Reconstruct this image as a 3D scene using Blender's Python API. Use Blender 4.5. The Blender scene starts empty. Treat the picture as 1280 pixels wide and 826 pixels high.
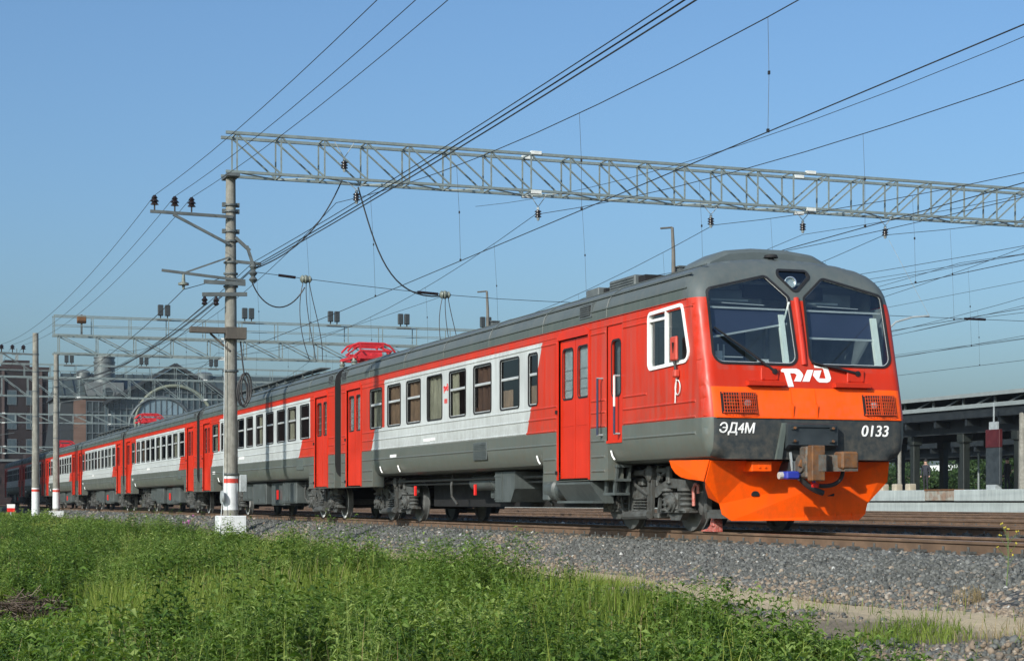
import bpy, bmesh, math, random
import numpy as np
from mathutils import Vector, Matrix, geometry
R = math.radians
SC = bpy.context.scene
COL = SC.collection
random.seed(7)
rng = np.random.default_rng(11)

# ------------------------------------------------------------------ camera, sky, sun, exposure
THETA = math.atan(795.0 / 2200.0)
cam = bpy.data.cameras.new("camera")
cam_o = bpy.data.objects.new("camera", cam)
COL.objects.link(cam_o)
cam.sensor_width = 36.0
cam.lens = 36.0 * 2200.0 / 1280.0
cam.shift_y = (626.0 - 413.0) / 1280.0
cam.clip_start = 0.1
cam.clip_end = 9000.0
fwd = Vector((-math.cos(THETA), math.sin(THETA), 0))
cam_o.location = (0, 0, 0.497)
cam_o.rotation_euler = fwd.to_track_quat('-Z', 'Y').to_euler()
SC.camera = cam_o

SUN_EL = R(29.0)
SUN_DIR = Vector((0.60, -0.80, 0)).normalized()
sun_vec = Vector((SUN_DIR.x * math.cos(SUN_EL), SUN_DIR.y * math.cos(SUN_EL), math.sin(SUN_EL)))
world = bpy.data.worlds.new("World")
SC.world = world
world.use_nodes = True
wn = world.node_tree
wn.nodes.clear()
w_out = wn.nodes.new("ShaderNodeOutputWorld")
w_bg = wn.nodes.new("ShaderNodeBackground")
w_sky = wn.nodes.new("ShaderNodeTexSky")
w_sky.sky_type = 'NISHITA'
w_sky.sun_disc = False
w_sky.sun_elevation = SUN_EL
w_sky.sun_rotation = math.atan2(SUN_DIR.x, SUN_DIR.y)
w_sky.altitude = 0
w_sky.air_density = 1.1
w_sky.dust_density = 3.3
w_sky.ozone_density = 5.2
w_bg.inputs["Strength"].default_value = 0.15
w_tint = wn.nodes.new("ShaderNodeMix")
w_tint.data_type = 'RGBA'
w_tint.blend_type = 'MULTIPLY'
w_tint.inputs[0].default_value = 1.0
w_tint.inputs[7].default_value = (0.84, 0.955, 1.0, 1)
wn.links.new(w_sky.outputs[0], w_tint.inputs[6])
wn.links.new(w_tint.outputs[2], w_bg.inputs[0])
wn.links.new(w_bg.outputs[0], w_out.inputs[0])

sun = bpy.data.lights.new("sun", 'SUN')
sun.energy = 4.55
sun.angle = R(0.53)
sun.color = (1.0, 0.955, 0.88)
sun_o = bpy.data.objects.new("sun", sun)
COL.objects.link(sun_o)
sun_o.location = (30, -50, 60)
sun_o.rotation_euler = sun_vec.to_track_quat('Z', 'Y').to_euler()

SC.view_settings.view_transform = 'Standard'
SC.view_settings.look = 'None'
SC.view_settings.gamma = 1.0
SC.view_settings.use_curve_mapping = False
SC.view_settings.exposure = 0.10
SC.cycles.max_bounces = 8
SC.cycles.transparent_max_bounces = 16

# ------------------------------------------------------------------ node helpers
class NT:
    def __init__(self, name):
        self.m = bpy.data.materials.new(name)
        self.m.use_nodes = True
        self.t = self.m.node_tree
        self.t.nodes.clear()
        self.out = self.t.nodes.new("ShaderNodeOutputMaterial")
    def n(self, typ, **kw):
        nd = self.t.nodes.new(typ)
        for k, v in kw.items():
            setattr(nd, k, v)
        return nd
    def put(self, sock, v):
        if isinstance(v, bpy.types.NodeSocket):
            self.t.links.new(v, sock)
        elif isinstance(v, (tuple, list)):
            sock.default_value = tuple(v) + ((1.0,) if len(v) == 3 and len(sock.default_value) == 4 else ())
        else:
            sock.default_value = v
    def math(self, op, a, b=0.0, clamp=False):
        nd = self.n("ShaderNodeMath", operation=op, use_clamp=clamp)
        self.put(nd.inputs[0], a)
        self.put(nd.inputs[1], b)
        return nd.outputs[0]
    def gt(self, a, b): return self.math('GREATER_THAN', a, b)
    def lt(self, a, b): return self.math('LESS_THAN', a, b)
    def mul(self, a, b): return self.math('MULTIPLY', a, b)
    def add(self, a, b): return self.math('ADD', a, b)
    def band(self, v, a, b): return self.mul(self.gt(v, a), self.lt(v, b))
    def mix(self, f, a, b, blend='MIX'):
        nd = self.n("ShaderNodeMix", data_type='RGBA', blend_type=blend)
        self.put(nd.inputs[0], f)
        self.put(nd.inputs[6], a)
        self.put(nd.inputs[7], b)
        return nd.outputs[2]
    def coord(self, which="Object"):
        return self.n("ShaderNodeTexCoord").outputs[which]
    def scale(self, vec, s):
        nd = self.n("ShaderNodeMapping")
        self.put(nd.inputs[0], vec)
        nd.inputs["Scale"].default_value = s
        return nd.outputs[0]
    def noise(self, vec, scale, detail=4.0, rough=0.55):
        nd = self.n("ShaderNodeTexNoise")
        self.put(nd.inputs["Vector"], vec)
        nd.inputs["Scale"].default_value = scale
        nd.inputs["Detail"].default_value = detail
        nd.inputs["Roughness"].default_value = rough
        return nd.outputs["Fac"]
    def remap(self, v, a, b, c, d):
        nd = self.n("ShaderNodeMapRange")
        self.put(nd.inputs[0], v)
        for i, x in enumerate((a, b, c, d)):
            nd.inputs[i + 1].default_value = x
        return nd.outputs[0]
    def ramp(self, v, stops):
        nd = self.n("ShaderNodeValToRGB")
        self.put(nd.inputs[0], v)
        el = nd.color_ramp.elements
        while len(el) < len(stops):
            el.new(0.5)
        for e, (p, c) in zip(el, stops):
            e.position = p
            e.color = tuple(c) + (1.0,)
        return nd.outputs[0]
    def grey(self, v):
        nd = self.n("ShaderNodeCombineColor")
        for i in range(3):
            self.put(nd.inputs[i], v)
        return nd.outputs[0]
    def bump(self, h, strength, dist=0.02):
        nd = self.n("ShaderNodeBump")
        self.put(nd.inputs["Height"], h)
        nd.inputs["Strength"].default_value = strength
        nd.inputs["Distance"].default_value = dist
        return nd.outputs[0]
    def bsdf(self, color, rough=0.5, metal=0.0, normal=None, spec=0.5, coat=0.0):
        nd = self.n("ShaderNodeBsdfPrincipled")
        self.put(nd.inputs["Base Color"], color)
        self.put(nd.inputs["Roughness"], rough)
        self.put(nd.inputs["Metallic"], metal)
        nd.inputs["Specular IOR Level"].default_value = spec
        nd.inputs["Coat Weight"].default_value = coat
        if normal is not None:
            self.t.links.new(normal, nd.inputs["Normal"])
        return nd.outputs[0]
    def done(self, shader):
        self.t.links.new(shader, self.out.inputs[0])
        return self.m

def M_(name, color, rough=0.5, metal=0.0, var=0.25, scale=3.0, streak=0.0, bump=0.0, bscale=30.0, spec=0.5, dirt=None, dirt_amt=0.5):
    """paint / metal / stone with blotches, optional vertical streaks, optional second colour where dirty"""
    t = NT(name)
    co = t.coord()
    n1 = t.noise(co, scale, 5.0)
    f = t.remap(n1, 0.3, 0.7, 1.0 - var, 1.0 + var * 0.5)
    c = t.mix(1.0, color, t.grey(f), 'MULTIPLY')
    if streak:
        n2 = t.noise(t.scale(co, (5.0, 5.0, 0.35)), scale, 4.0)
        c = t.mix(1.0, c, t.grey(t.remap(n2, 0.35, 0.7, 1.0 - streak, 1.0)), 'MULTIPLY')
    if dirt is not None:
        n3 = t.noise(co, scale * 2.3, 6.0, 0.65)
        c = t.mix(t.math('MULTIPLY', t.remap(n3, 0.45, 0.62, 0.0, 1.0), dirt_amt), c, dirt)
    nb = None
    if bump:
        nb = t.bump(t.noise(co, bscale, 5.0), bump, 0.01)
    rr = t.remap(n1, 0.3, 0.7, max(0.05, rough - 0.1), min(1.0, rough + 0.1))
    return t.done(t.bsdf(c, rr, metal, nb, spec))

def glass_mat(name, tint, ior=1.5, extra=0.02):
    t = NT(name)
    tr = t.n("ShaderNodeBsdfTransparent")
    tr.inputs[0].default_value = tuple(tint) + (1,)
    gl = t.n("ShaderNodeBsdfGlossy")
    gl.inputs["Roughness"].default_value = 0.015
    fr = t.n("ShaderNodeFresnel")
    bf = t.n("ShaderNodeNewGeometry").outputs["Backfacing"]
    t.put(fr.inputs[0], t.add(t.mul(bf, 1.0 / ior - ior), ior))   # a thin sheet reflects alike from both sides
    mx = t.n("ShaderNodeMixShader")
    t.put(mx.inputs[0], t.math('ADD', fr.outputs[0], extra, True))
    t.t.links.new(tr.outputs[0], mx.inputs[1])
    t.t.links.new(gl.outputs[0], mx.inputs[2])
    return t.done(mx.outputs[0])

def leaf_mat(name, c0, c1, c2, trans=0.35, rough=0.55):
    t = NT(name)
    at = t.n("ShaderNodeAttribute", attribute_name="tone")
    c = t.ramp(at.outputs["Fac"], [(0.0, c0), (0.5, c1), (1.0, c2)])
    p = t.bsdf(c, rough, 0.0, None, 0.2)
    tl = t.n("ShaderNodeBsdfTranslucent")
    t.put(tl.inputs[0], t.mix(1.0, c, (1.3, 1.35, 0.5), 'MULTIPLY'))
    mx = t.n("ShaderNodeMixShader")
    mx.inputs[0].default_value = trans
    t.t.links.new(p, mx.inputs[1])
    t.t.links.new(tl.outputs[0], mx.inputs[2])
    return t.done(mx.outputs[0])

# ------------------------------------------------------------------ mesh helpers
class MB:
    def __init__(self):
        self.v, self.f, self.s, self.m = [], [], [], []
    def add(self, verts, faces, smooth=False, mi=0):
        b = len(self.v)
        self.v.extend([tuple(p) for p in verts])
        for fc in faces:
            self.f.append([i + b for i in fc])
            self.s.append(smooth)
            self.m.append(mi)
        return self
    def box(self, x0, x1, y0, y1, z0, z1, mi=0, ch=0.0):
        x0, x1 = min(x0, x1), max(x0, x1); y0, y1 = min(y0, y1), max(y0, y1); z0, z1 = min(z0, z1), max(z0, z1)
        if not ch:
            v = [(x, y, z) for z in (z0, z1) for y in (y0, y1) for x in (x0, x1)]
            return self.add(v, [(0, 2, 3, 1), (4, 5, 7, 6), (0, 1, 5, 4), (2, 6, 7, 3), (0, 4, 6, 2), (1, 3, 7, 5)], False, mi)
        bm = bmesh.new()
        bmesh.ops.create_cube(bm, size=1.0)
        for q in bm.verts:
            q.co = Vector(((x0 + x1) / 2 + q.co.x * (x1 - x0), (y0 + y1) / 2 + q.co.y * (y1 - y0), (z0 + z1) / 2 + q.co.z * (z1 - z0)))
        bmesh.ops.bevel(bm, geom=bm.edges[:], offset=ch, segments=1, affect='EDGES')
        bm.verts.index_update()
        self.add([q.co[:] for q in bm.verts], [[q.index for q in fc.verts] for fc in bm.faces], False, mi)
        bm.free()
        return self
    def tube(self, pts, r, n=6, mi=0, smooth=True, closed=False):
        pts = [Vector(p) for p in pts]
        N = len(pts)
        rs = r if isinstance(r, (list, tuple)) else [r] * N
        vs, fs = [], []
        prev = None
        for i, p in enumerate(pts):
            a = pts[(i - 1) % N] if (closed or i > 0) else p
            b = pts[(i + 1) % N] if (closed or i < N - 1) else p
            d = (b - a)
            d = d.normalized() if d.length > 1e-9 else Vector((0, 0, 1))
            if prev is None:
                u = Vector((0, 0, 1)) if abs(d.z) < 0.9 else Vector((1, 0, 0))
            else:
                u = prev
            u = (u - d * u.dot(d))
            u = u.normalized() if u.length > 1e-6 else d.orthogonal().normalized()
            prev = u
            w = d.cross(u)
            for k in range(n):
                an = 2 * math.pi * k / n
                vs.append(p + (u * math.cos(an) + w * math.sin(an)) * rs[i])
        for i in range(N if closed else N - 1):
            j = (i + 1) % N
            for k in range(n):
                l = (k + 1) % n
                fs.append((i * n + k, i * n + l, j * n + l, j * n + k))
        self.add(vs, fs, smooth, mi)
        if not closed:
            self.add([vs[k] for k in range(n)], [tuple(range(n))[::-1]], False, mi)
            self.add([vs[(N - 1) * n + k] for k in range(n)], [tuple(range(n))], False, mi)
        return self
    def bar(self, p, q, w, h=None, mi=0):
        """square bar between two points"""
        h = h or w
        p, q = Vector(p), Vector(q)
        d = (q - p).normalized()
        u = Vector((0, 0, 1)) if abs(d.z) < 0.95 else Vector((1, 0, 0))
        a = d.cross(u).normalized() * (w / 2)
        b = a.cross(d).normalized() * (h / 2)
        v = [p - a - b, p + a - b, p + a + b, p - a + b, q - a - b, q + a - b, q + a + b, q - a + b]
        return self.add(v, [(3, 2, 1, 0), (4, 5, 6, 7), (0, 1, 5, 4), (1, 2, 6, 5), (2, 3, 7, 6), (3, 0, 4, 7)], False, mi)
    def lathe(self, p0, axis, prof, n=16, mi=0, smooth=True, caps=True):
        """prof: list of (t along axis, radius)"""
        p0, d = Vector(p0), Vector(axis).normalized()
        u = d.orthogonal().normalized()
        w = d.cross(u)
        vs, fs = [], []
        for (t, r) in prof:
            for k in range(n):
                an = 2 * math.pi * k / n
                vs.append(p0 + d * t + (u * math.cos(an) + w * math.sin(an)) * r)
        for i in range(len(prof) - 1):
            for k in range(n):
                l = (k + 1) % n
                fs.append((i * n + k, i * n + l, (i + 1) * n + l, (i + 1) * n + k))
        self.add(vs, fs, smooth, mi)
        if caps:
            self.add(vs[:n], [tuple(range(n))[::-1]], False, mi)
            self.add(vs[-n:], [tuple(range(n))], False, mi)
        return self
    def prism(self, poly, plane, a, b, mi=0, smooth=False):
        """extrude a 2D polygon; plane 'xz' extrudes along y, 'yz' along x, 'xy' along z"""
        def P(p, t):
            return {'xz': (p[0], t, p[1]), 'yz': (t, p[0], p[1]), 'xy': (p[0], p[1], t)}[plane]
        n = len(poly)
        vs = [P(p, a) for p in poly] + [P(p, b) for p in poly]
        fs = [tuple(range(n))[::-1], tuple(range(n, 2 * n))]
        self.add(vs, fs, False, mi)
        self.add(vs, [(i, (i + 1) % n, n + (i + 1) % n, n + i) for i in range(n)], smooth, mi)
        return self
    def build(self, name, mats, parent=None, recalc=True, sharp=35, loc=None):
        me = bpy.data.meshes.new(name)
        me.from_pydata(self.v, [], self.f)
        if not isinstance(mats, (list, tuple)):
            mats = [mats]
        for m in mats:
            me.materials.append(m)
        me.polygons.foreach_set("material_index", self.m)
        me.polygons.foreach_set("use_smooth", self.s)
        if recalc:
            bm = bmesh.new()
            bm.from_mesh(me)
            bmesh.ops.remove_doubles(bm, verts=bm.verts, dist=1e-5)
            bmesh.ops.recalc_face_normals(bm, faces=bm.faces)
            bm.to_mesh(me)
            bm.free()
        if any(self.s):
            me.set_sharp_from_angle(angle=R(sharp))
        me.update()
        return link(name, me, parent, loc)

def link(name, me, parent=None, loc=None):
    o = bpy.data.objects.new(name, me)
    COL.objects.link(o)
    if parent is not None:
        o.parent = parent
    if loc is not None:
        o.location = loc
    return o

def tag(o, label=None, cat=None, group=None, kind=None):
    if label: o["label"] = label
    if cat: o["category"] = cat
    if group: o["group"] = group
    if kind: o["kind"] = kind
    return o

def thing(name, label, cat, loc=(0, 0, 0), group=None, rz=0.0):
    o = bpy.data.objects.new(name, None)
    COL.objects.link(o)
    o.location = loc
    o.rotation_euler = (0, 0, rz)
    return tag(o, label, cat, group)

def kids(o):
    return [c for c in COL.objects if c.parent == o]

def dup(o, loc=None, label=None, parent=None, tree=None):
    tree = tree or child_map()
    c = o.copy()
    COL.objects.link(c)
    if parent is not None: c.parent = parent
    if loc is not None: c.location = loc
    if label: c["label"] = label
    for k in tree.get(o.name, ()):
        dup(k, None, None, c, tree)
    return c

def child_map():
    t = {}
    for o in COL.objects:
        if o.parent is not None:
            t.setdefault(o.parent.name, []).append(o)
    return t

def rounded(poly, rad, n=5):
    """round the corners of a 2D polygon"""
    out = []
    N = len(poly)
    rads = rad if isinstance(rad, (list, tuple)) else [rad] * N
    for i in range(N):
        p, a, b = Vector(poly[i]), Vector(poly[i - 1]), Vector(poly[(i + 1) % N])
        u, w = (a - p).normalized(), (b - p).normalized()
        ang = math.acos(max(-1, min(1, u.dot(w))))
        r = rads[i]
        if r <= 0:
            out.append(tuple(p)); continue
        t = min(r / math.tan(ang / 2), 0.48 * (a - p).length, 0.48 * (b - p).length)
        rr = t * math.tan(ang / 2)
        c = p + (u + w).normalized() * (rr / math.sin(ang / 2))
        s, e = p + u * t - c, p + w * t - c
        a0 = math.atan2(s.y, s.x)
        da = math.atan2(e.y, e.x) - a0
        while da > math.pi: da -= 2 * math.pi
        while da < -math.pi: da += 2 * math.pi
        for k in range(n + 1):
            q = a0 + da * k / n
            out.append((c.x + rr * math.cos(q), c.y + rr * math.sin(q)))
    return out

def offset_poly(poly, d):
    """offset a 2D polygon outward (d>0) whatever its winding"""
    A = sum(poly[i - 1][0] * poly[i][1] - poly[i][0] * poly[i - 1][1] for i in range(len(poly)))
    s = 1 if A > 0 else -1
    out = []
    N = len(poly)
    for i in range(N):
        p, a, b = Vector(poly[i]), Vector(poly[i - 1]), Vector(poly[(i + 1) % N])
        e1, e2 = (p - a), (b - p)
        if e1.length < 1e-7: e1 = e2
        if e2.length < 1e-7: e2 = e1
        n1 = Vector((e1.y, -e1.x)).normalized() * s
        n2 = Vector((e2.y, -e2.x)).normalized() * s
        nn = (n1 + n2).normalized()
        k = max(0.4, nn.dot(n1))
        out.append(tuple(p + nn * (d / k)))
    return out

def in_poly(p, poly):
    x, y = p
    c = False
    j = len(poly) - 1
    for i in range(len(poly)):
        xi, yi = poly[i]; xj, yj = poly[j]
        if (yi > y) != (yj > y) and x < (xj - xi) * (y - yi) / (yj - yi) + xi:
            c = not c
        j = i
    return c

def sheet(outer, holes, extra=()):
    """triangulated flat sheet with holes -> verts2d, faces"""
    pts, edges = [], []
    for loop in [outer] + list(holes):
        b = len(pts)
        n = len(loop)
        pts += [Vector(p) for p in loop]
        edges += [(b + i, b + (i + 1) % n) for i in range(n)]
    pts += [Vector(p) for p in extra]
    vo, eo, fo, *_ = geometry.delaunay_2d_cdt(pts, edges, [], 0, 1e-6)
    out = []
    for t in fo:
        c = ((vo[t[0]].x + vo[t[1]].x + vo[t[2]].x) / 3, (vo[t[0]].y + vo[t[1]].y + vo[t[2]].y) / 3)
        if in_poly(c, outer) and not any(in_poly(c, h) for h in holes):
            out.append(tuple(t))
    return [tuple(v) for v in vo], out

def ring(mb, loop_a, loop_b, P, mi=0, smooth=False):
    """strip between two equally long 2D loops, P maps a 2D point to 3D; loops may be given with their own map"""
    n = len(loop_a)
    vs = [P(p, 0) for p in loop_a] + [P(p, 1) for p in loop_b]
    mb.add(vs, [(i, (i + 1) % n, n + (i + 1) % n, n + i) for i in range(n)], smooth, mi)

def np_mesh(name, V, F, mat, tone=None, parent=None, smooth=False):
    V = np.ascontiguousarray(V, dtype=np.float32)
    F = np.ascontiguousarray(F, dtype=np.int32)
    me = bpy.data.meshes.new(name)
    k = F.shape[1]
    me.vertices.add(len(V))
    me.vertices.foreach_set("co", V.ravel())
    me.loops.add(F.size)
    me.loops.foreach_set("vertex_index", F.ravel())
    me.polygons.add(len(F))
    me.polygons.foreach_set("loop_start", np.arange(0, F.size, k, dtype=np.int32))
    if smooth:
        me.polygons.foreach_set("use_smooth", np.ones(len(F), dtype=bool))
    me.update(calc_edges=True)
    me.validate()
    if tone is not None:
        at = me.attributes.new("tone", 'FLOAT', 'POINT')
        at.data.foreach_set("value", np.ascontiguousarray(tone, dtype=np.float32))
    me.materials.append(mat)
    return link(name, me, parent)

# ------------------------------------------------------------------ materials
RED = (0.53, 0.027, 0.006)
WHITE = (0.50, 0.535, 0.525)
SKIRT = (0.100, 0.121, 0.109)
ROOF = (0.088, 0.107, 0.107)
STRIP = (0.078, 0.098, 0.088)
ORANGE = (1.0, 0.102, 0.0)
CHARCOAL = (0.030, 0.038, 0.042)

def livery(name, head):
    t = NT(name)
    co = t.coord()
    sp = t.n("ShaderNodeSeparateXYZ")
    t.put(sp.inputs[0], co)
    x, y, z = sp.outputs
    if head:
        xf = t.add(t.mul(z, 0.5), -7.05 - 1.75)
        lo = t.lt(z, 2.33)
        xr = t.add(t.mul(t.math('SUBTRACT', 1.0, lo), -18.05), t.mul(lo, t.add(t.mul(z, 0.65), -18.95 - 2.3 * 0.65)))
    else:
        lo = t.lt(z, 2.33)
        hi = t.math('SUBTRACT', 1.0, lo)
        xf = t.add(t.mul(hi, -3.25), t.mul(lo, t.add(t.mul(z, 0.9), -4.25 - 2.3 * 0.9)))
        xr = t.add(t.mul(hi, -17.55), t.mul(lo, t.add(t.mul(z, 0.9), -18.75 - 2.3 * 0.9)))
    white = t.mul(t.mul(t.lt(x, xf), t.gt(x, xr)), t.band(z, 1.775, 3.49))
    c = t.mix(white, RED, WHITE)
    c = t.mix(t.lt(z, 1.775), c, SKIRT)
    rf = t.gt(z, 3.65)
    if head:
        fm = t.mul(t.gt(x, -0.17), t.lt(t.math('ABSOLUTE', y), 1.63))
        c = t.mix(t.mul(fm, t.band(z, 1.775, 2.25)), c, ORANGE)
        c = t.mix(t.mul(fm, t.lt(z, 1.775)), c, CHARCOAL)
        c = t.mix(rf, c, t.mix(t.mul(t.lt(z, 3.825), t.lt(x, -0.9)), ROOF, STRIP))
    else:
        c = t.mix(rf, c, t.mix(t.lt(z, 3.825), ROOF, STRIP))
    n1 = t.noise(co, 1.1, 5.0)
    c = t.mix(1.0, c, t.grey(t.remap(n1, 0.3, 0.7, 0.86, 1.05)), 'MULTIPLY')
    n2 = t.noise(t.scale(co, (7.0, 7.0, 0.4)), 1.3, 4.0, 0.6)
    st = t.remap(n2, 0.4, 0.75, 0.0, 0.30)
    c = t.mix(t.mul(st, t.math('SUBTRACT', 1.0, t.mul(t.gt(x, -0.17), 0.8)) if head else st), c, (0.16, 0.15, 0.13))
    n3 = t.noise(co, 9.0, 4.0, 0.65)
    low = t.remap(z, 2.4, 1.0, 0.0, 0.72)
    c = t.mix(t.mul(low, t.remap(n3, 0.35, 0.7, 0.0, 1.0)), c, (0.12, 0.105, 0.08))
    wavy = t.noise(t.scale(co, (1.0, 1.0, 0.6)), 2.2, 2.0)
    nb = t.bump(t.add(wavy, t.mul(n3, 0.06)), 0.34, 0.014)
    rr = t.add(t.remap(n1, 0.3, 0.7, 0.33, 0.50), t.mul(rf, 0.08))
    return t.done(t.bsdf(c, rr, 0.0, nb, 0.28))

MT = {}
MT['head'] = livery("head_car_livery", True)
MT['mid'] = livery("car_livery", False)
MT['red'] = M_("red_paint", RED, 0.34, var=0.14, scale=1.3, streak=0.12)
MT['door_red'] = M_("door_red_paint", (0.60, 0.027, 0.006), 0.42, var=0.12, scale=1.5, streak=0.1)
MT['bright_red'] = M_("bright_red_paint", (0.7, 0.02, 0.015), 0.4, var=0.2, scale=6)
MT['orange'] = M_("orange_paint", ORANGE, 0.5, var=0.10, scale=1.6, streak=0.10, dirt=(0.42, 0.075, 0.015), dirt_amt=0.30, spec=0.2)
MT['skirt'] = M_("grey_paint", SKIRT, 0.45, var=0.2, scale=2.0, streak=0.2)
MT['roofgrey'] = M_("roof_grey_paint", ROOF, 0.5, var=0.2, scale=1.8)
MT['charcoal'] = M_("charcoal_paint", CHARCOAL, 0.5, var=0.3, scale=4.0)
MT['rubber'] = M_("black_rubber", (0.012, 0.012, 0.013), 0.6, var=0.2)
MT['white'] = M_("white_paint", (0.8, 0.8, 0.77), 0.4, var=0.08)
MT['offwhite'] = M_("old_white_paint", (0.68, 0.70, 0.66), 0.5, var=0.15, scale=2.0, streak=0.15)
MT['alu'] = M_("window_aluminium", (0.60, 0.63, 0.62), 0.38, 0.35, var=0.1)
MT['steel'] = M_("galvanised_steel", (0.40, 0.44, 0.44), 0.5, 0.25, var=0.25, scale=4.0, bump=0.05)
MT['darksteel'] = M_("dark_painted_steel", (0.10, 0.115, 0.115), 0.55, 0.1, var=0.3, scale=3.0)
MT['bogie'] = M_("greasy_bogie_steel", (0.085, 0.091, 0.087), 0.6, 0.1, var=0.45, scale=7.0, dirt=(0.05, 0.04, 0.03), dirt_amt=0.6, bump=0.3, bscale=60)
MT['tread'] = M_("wheel_steel", (0.15, 0.155, 0.15), 0.5, 0.3, var=0.35, scale=6.0)
MT['black'] = M_("underframe_black", (0.008, 0.008, 0.008), 0.75, var=0.3)
MT['box'] = M_("equipment_grey", (0.085, 0.10, 0.097), 0.5, var=0.25, scale=2.5, streak=0.25)
MT['rust'] = M_("rusty_cast_steel", (0.17, 0.072, 0.022), 0.75, 0.1, var=0.45, scale=7.0, dirt=(0.09, 0.08, 0.065), dirt_amt=0.5, bump=0.5, bscale=45)
MT['casting'] = M_("worn_cast_steel", (0.10, 0.098, 0.085), 0.6, 0.2, var=0.4, scale=8.0, dirt=(0.16, 0.075, 0.03), dirt_amt=0.5, bump=0.4, bscale=45)
MT['blue'] = M_("blue_paint", (0.02, 0.035, 0.30), 0.45, var=0.2)
MT['hose'] = M_("rubber_hose", (0.02, 0.018, 0.018), 0.55, var=0.3, scale=10)
MT['chrome'] = M_("bright_metal", (0.72, 0.74, 0.75), 0.2, 0.9, var=0.05)
MT['lens'] = M_("lamp_glass", (0.55, 0.58, 0.56), 0.12, 0.5, var=0.2, scale=30)
MT['blind'] = M_("blue_roller_blind", (0.020, 0.030, 0.068), 0.7, var=0.2, scale=2.0)
MT['cab'] = M_("cab_lining", (0.48, 0.54, 0.54), 0.7, var=0.2)
MT['cabdark'] = M_("cab_dark_lining", (0.17, 0.20, 0.21), 0.8, var=0.3)
MT['cabwhite'] = M_("cab_white_frame", (0.74, 0.80, 0.74), 0.5, var=0.08)
MT['liner'] = M_("saloon_lining", (0.085, 0.082, 0.07), 0.8, var=0.3)
MT['brownblind'] = M_("brown_curtain", (0.17, 0.09, 0.06), 0.85, var=0.25, scale=4.0, streak=0.25)
MT['tanblind'] = M_("tan_curtain", (0.38, 0.235, 0.145), 0.85, var=0.25, scale=4.0, streak=0.25)
MT['beigeblind'] = M_("beige_curtain", (0.52, 0.48, 0.35), 0.85, var=0.2, scale=4.0, streak=0.3)
MT['glass'] = glass_mat("train_window_glass", (0.62, 0.66, 0.66), 1.5, 0.025)
MT['cabglass'] = glass_mat("cab_window_glass", (0.76, 0.82, 0.82), 1.5, 0.085)
MT['pantored'] = M_("pantograph_red_paint", (0.50, 0.022, 0.028), 0.45, var=0.25, scale=6)
MT['concrete'] = M_("mast_concrete", (0.29, 0.285, 0.245), 0.85, var=0.3, scale=2.5, streak=0.35, bump=0.3, bscale=40, dirt=(0.15, 0.14, 0.115), dirt_amt=0.6)
MT['limewash'] = M_("limewashed_concrete", (0.66, 0.69, 0.69), 0.85, var=0.12, scale=4, streak=0.12)
MT['redband'] = M_("red_band_paint", (0.55, 0.05, 0.03), 0.6, var=0.2, scale=8)
MT['insul'] = M_("brown_glazed_porcelain", (0.018, 0.012, 0.011), 0.22, var=0.2)
MT['glassinsul'] = M_("grey_glass_insulator", (0.16, 0.18, 0.15), 0.3, var=0.2, scale=9)
MT['wire'] = M_("weathered_wire", (0.028, 0.030, 0.032), 0.6, 0.2, var=0.2)
MT['cable'] = M_("black_cable", (0.015, 0.015, 0.016), 0.6, var=0.2)
MT['grey_metal'] = M_("bridge_grey_paint", (0.19, 0.235, 0.228), 0.5, 0.1, var=0.2, scale=4.0, dirt=(0.16, 0.17, 0.16), dirt_amt=0.45)
# ------------------------------------------------------------------ ground
TY = [13.63, 20.7, 27.3, 34.1, 40.5, 46.7]          # track centre lines
def interp(v, tab):
    if v <= tab[0][0]: return tab[0][1]
    for (a, za), (b, zb) in zip(tab, tab[1:]):
        if v <= b: return za + (zb - za) * (v - a) / (b - a)
    return tab[-1][1]
GT = [(-400, -1.5), (0, -1.22), (3, -1.12), (6, -0.98), (8.2, -0.82), (9.3, -0.70), (10.2, -0.64), (11, -0.62), (60, -0.6), (4000, -0.6)]
def gz(x, y):
    z = interp(y, GT)
    if -3 < y < 11:
        w = min(1, max(0, (11 - y) / 1.5))
        z += w * (0.05 * math.sin(x * 0.55 + y * 0.8) + 0.035 * math.sin(x * 1.3 - y * 1.7 + 1) + 0.02 * math.sin(x * 3.1 + y * 2.3))
    return z
def gz_np(x, y):
    z = np.interp(y, [a for a, _ in GT], [b for _, b in GT])
    w = np.clip((11 - y) / 1.5, 0, 1)
    return z + w * (0.05 * np.sin(x * 0.55 + y * 0.8) + 0.035 * np.sin(x * 1.3 - y * 1.7 + 1) + 0.02 * np.sin(x * 3.1 + y * 2.3))

def mat_ground():
    t = NT("meadow_soil")
    geo = t.n("ShaderNodeNewGeometry")
    sp = t.n("ShaderNodeSeparateXYZ")
    t.put(sp.inputs[0], geo.outputs["Position"])
    x, y, z = sp.outputs
    pos = geo.outputs["Position"]
    n1 = t.noise(pos, 0.7, 6, 0.6)
    n2 = t.noise(pos, 6.0, 6, 0.65)
    n3 = t.noise(pos, 35.0, 3, 0.6)
    grass = t.mix(n2, (0.030, 0.045, 0.014), (0.075, 0.085, 0.03))
    dirt = t.mix(n2, (0.12, 0.10, 0.075), (0.23, 0.195, 0.145))
    sand = t.mix(n3, (0.33, 0.265, 0.17), (0.50, 0.415, 0.285))
    yy = t.add(y, t.remap(n1, 0.2, 0.8, -0.55, 0.55))
    c = t.mix(t.remap(yy, 7.6, 8.3, 0.0, 1.0), grass, dirt)
    c = t.mix(t.remap(yy, 9.25, 9.75, 0.0, 1.0), c, sand)
    c = t.mix(t.remap(y, 60, 66, 0, 1), c, (0.06, 0.075, 0.03))
    bp = t.bump(t.add(n2, t.mul(n3, 0.4)), 0.8, 0.05)
    return t.done(t.bsdf(c, 0.95, 0.0, bp, 0.1))

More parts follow.
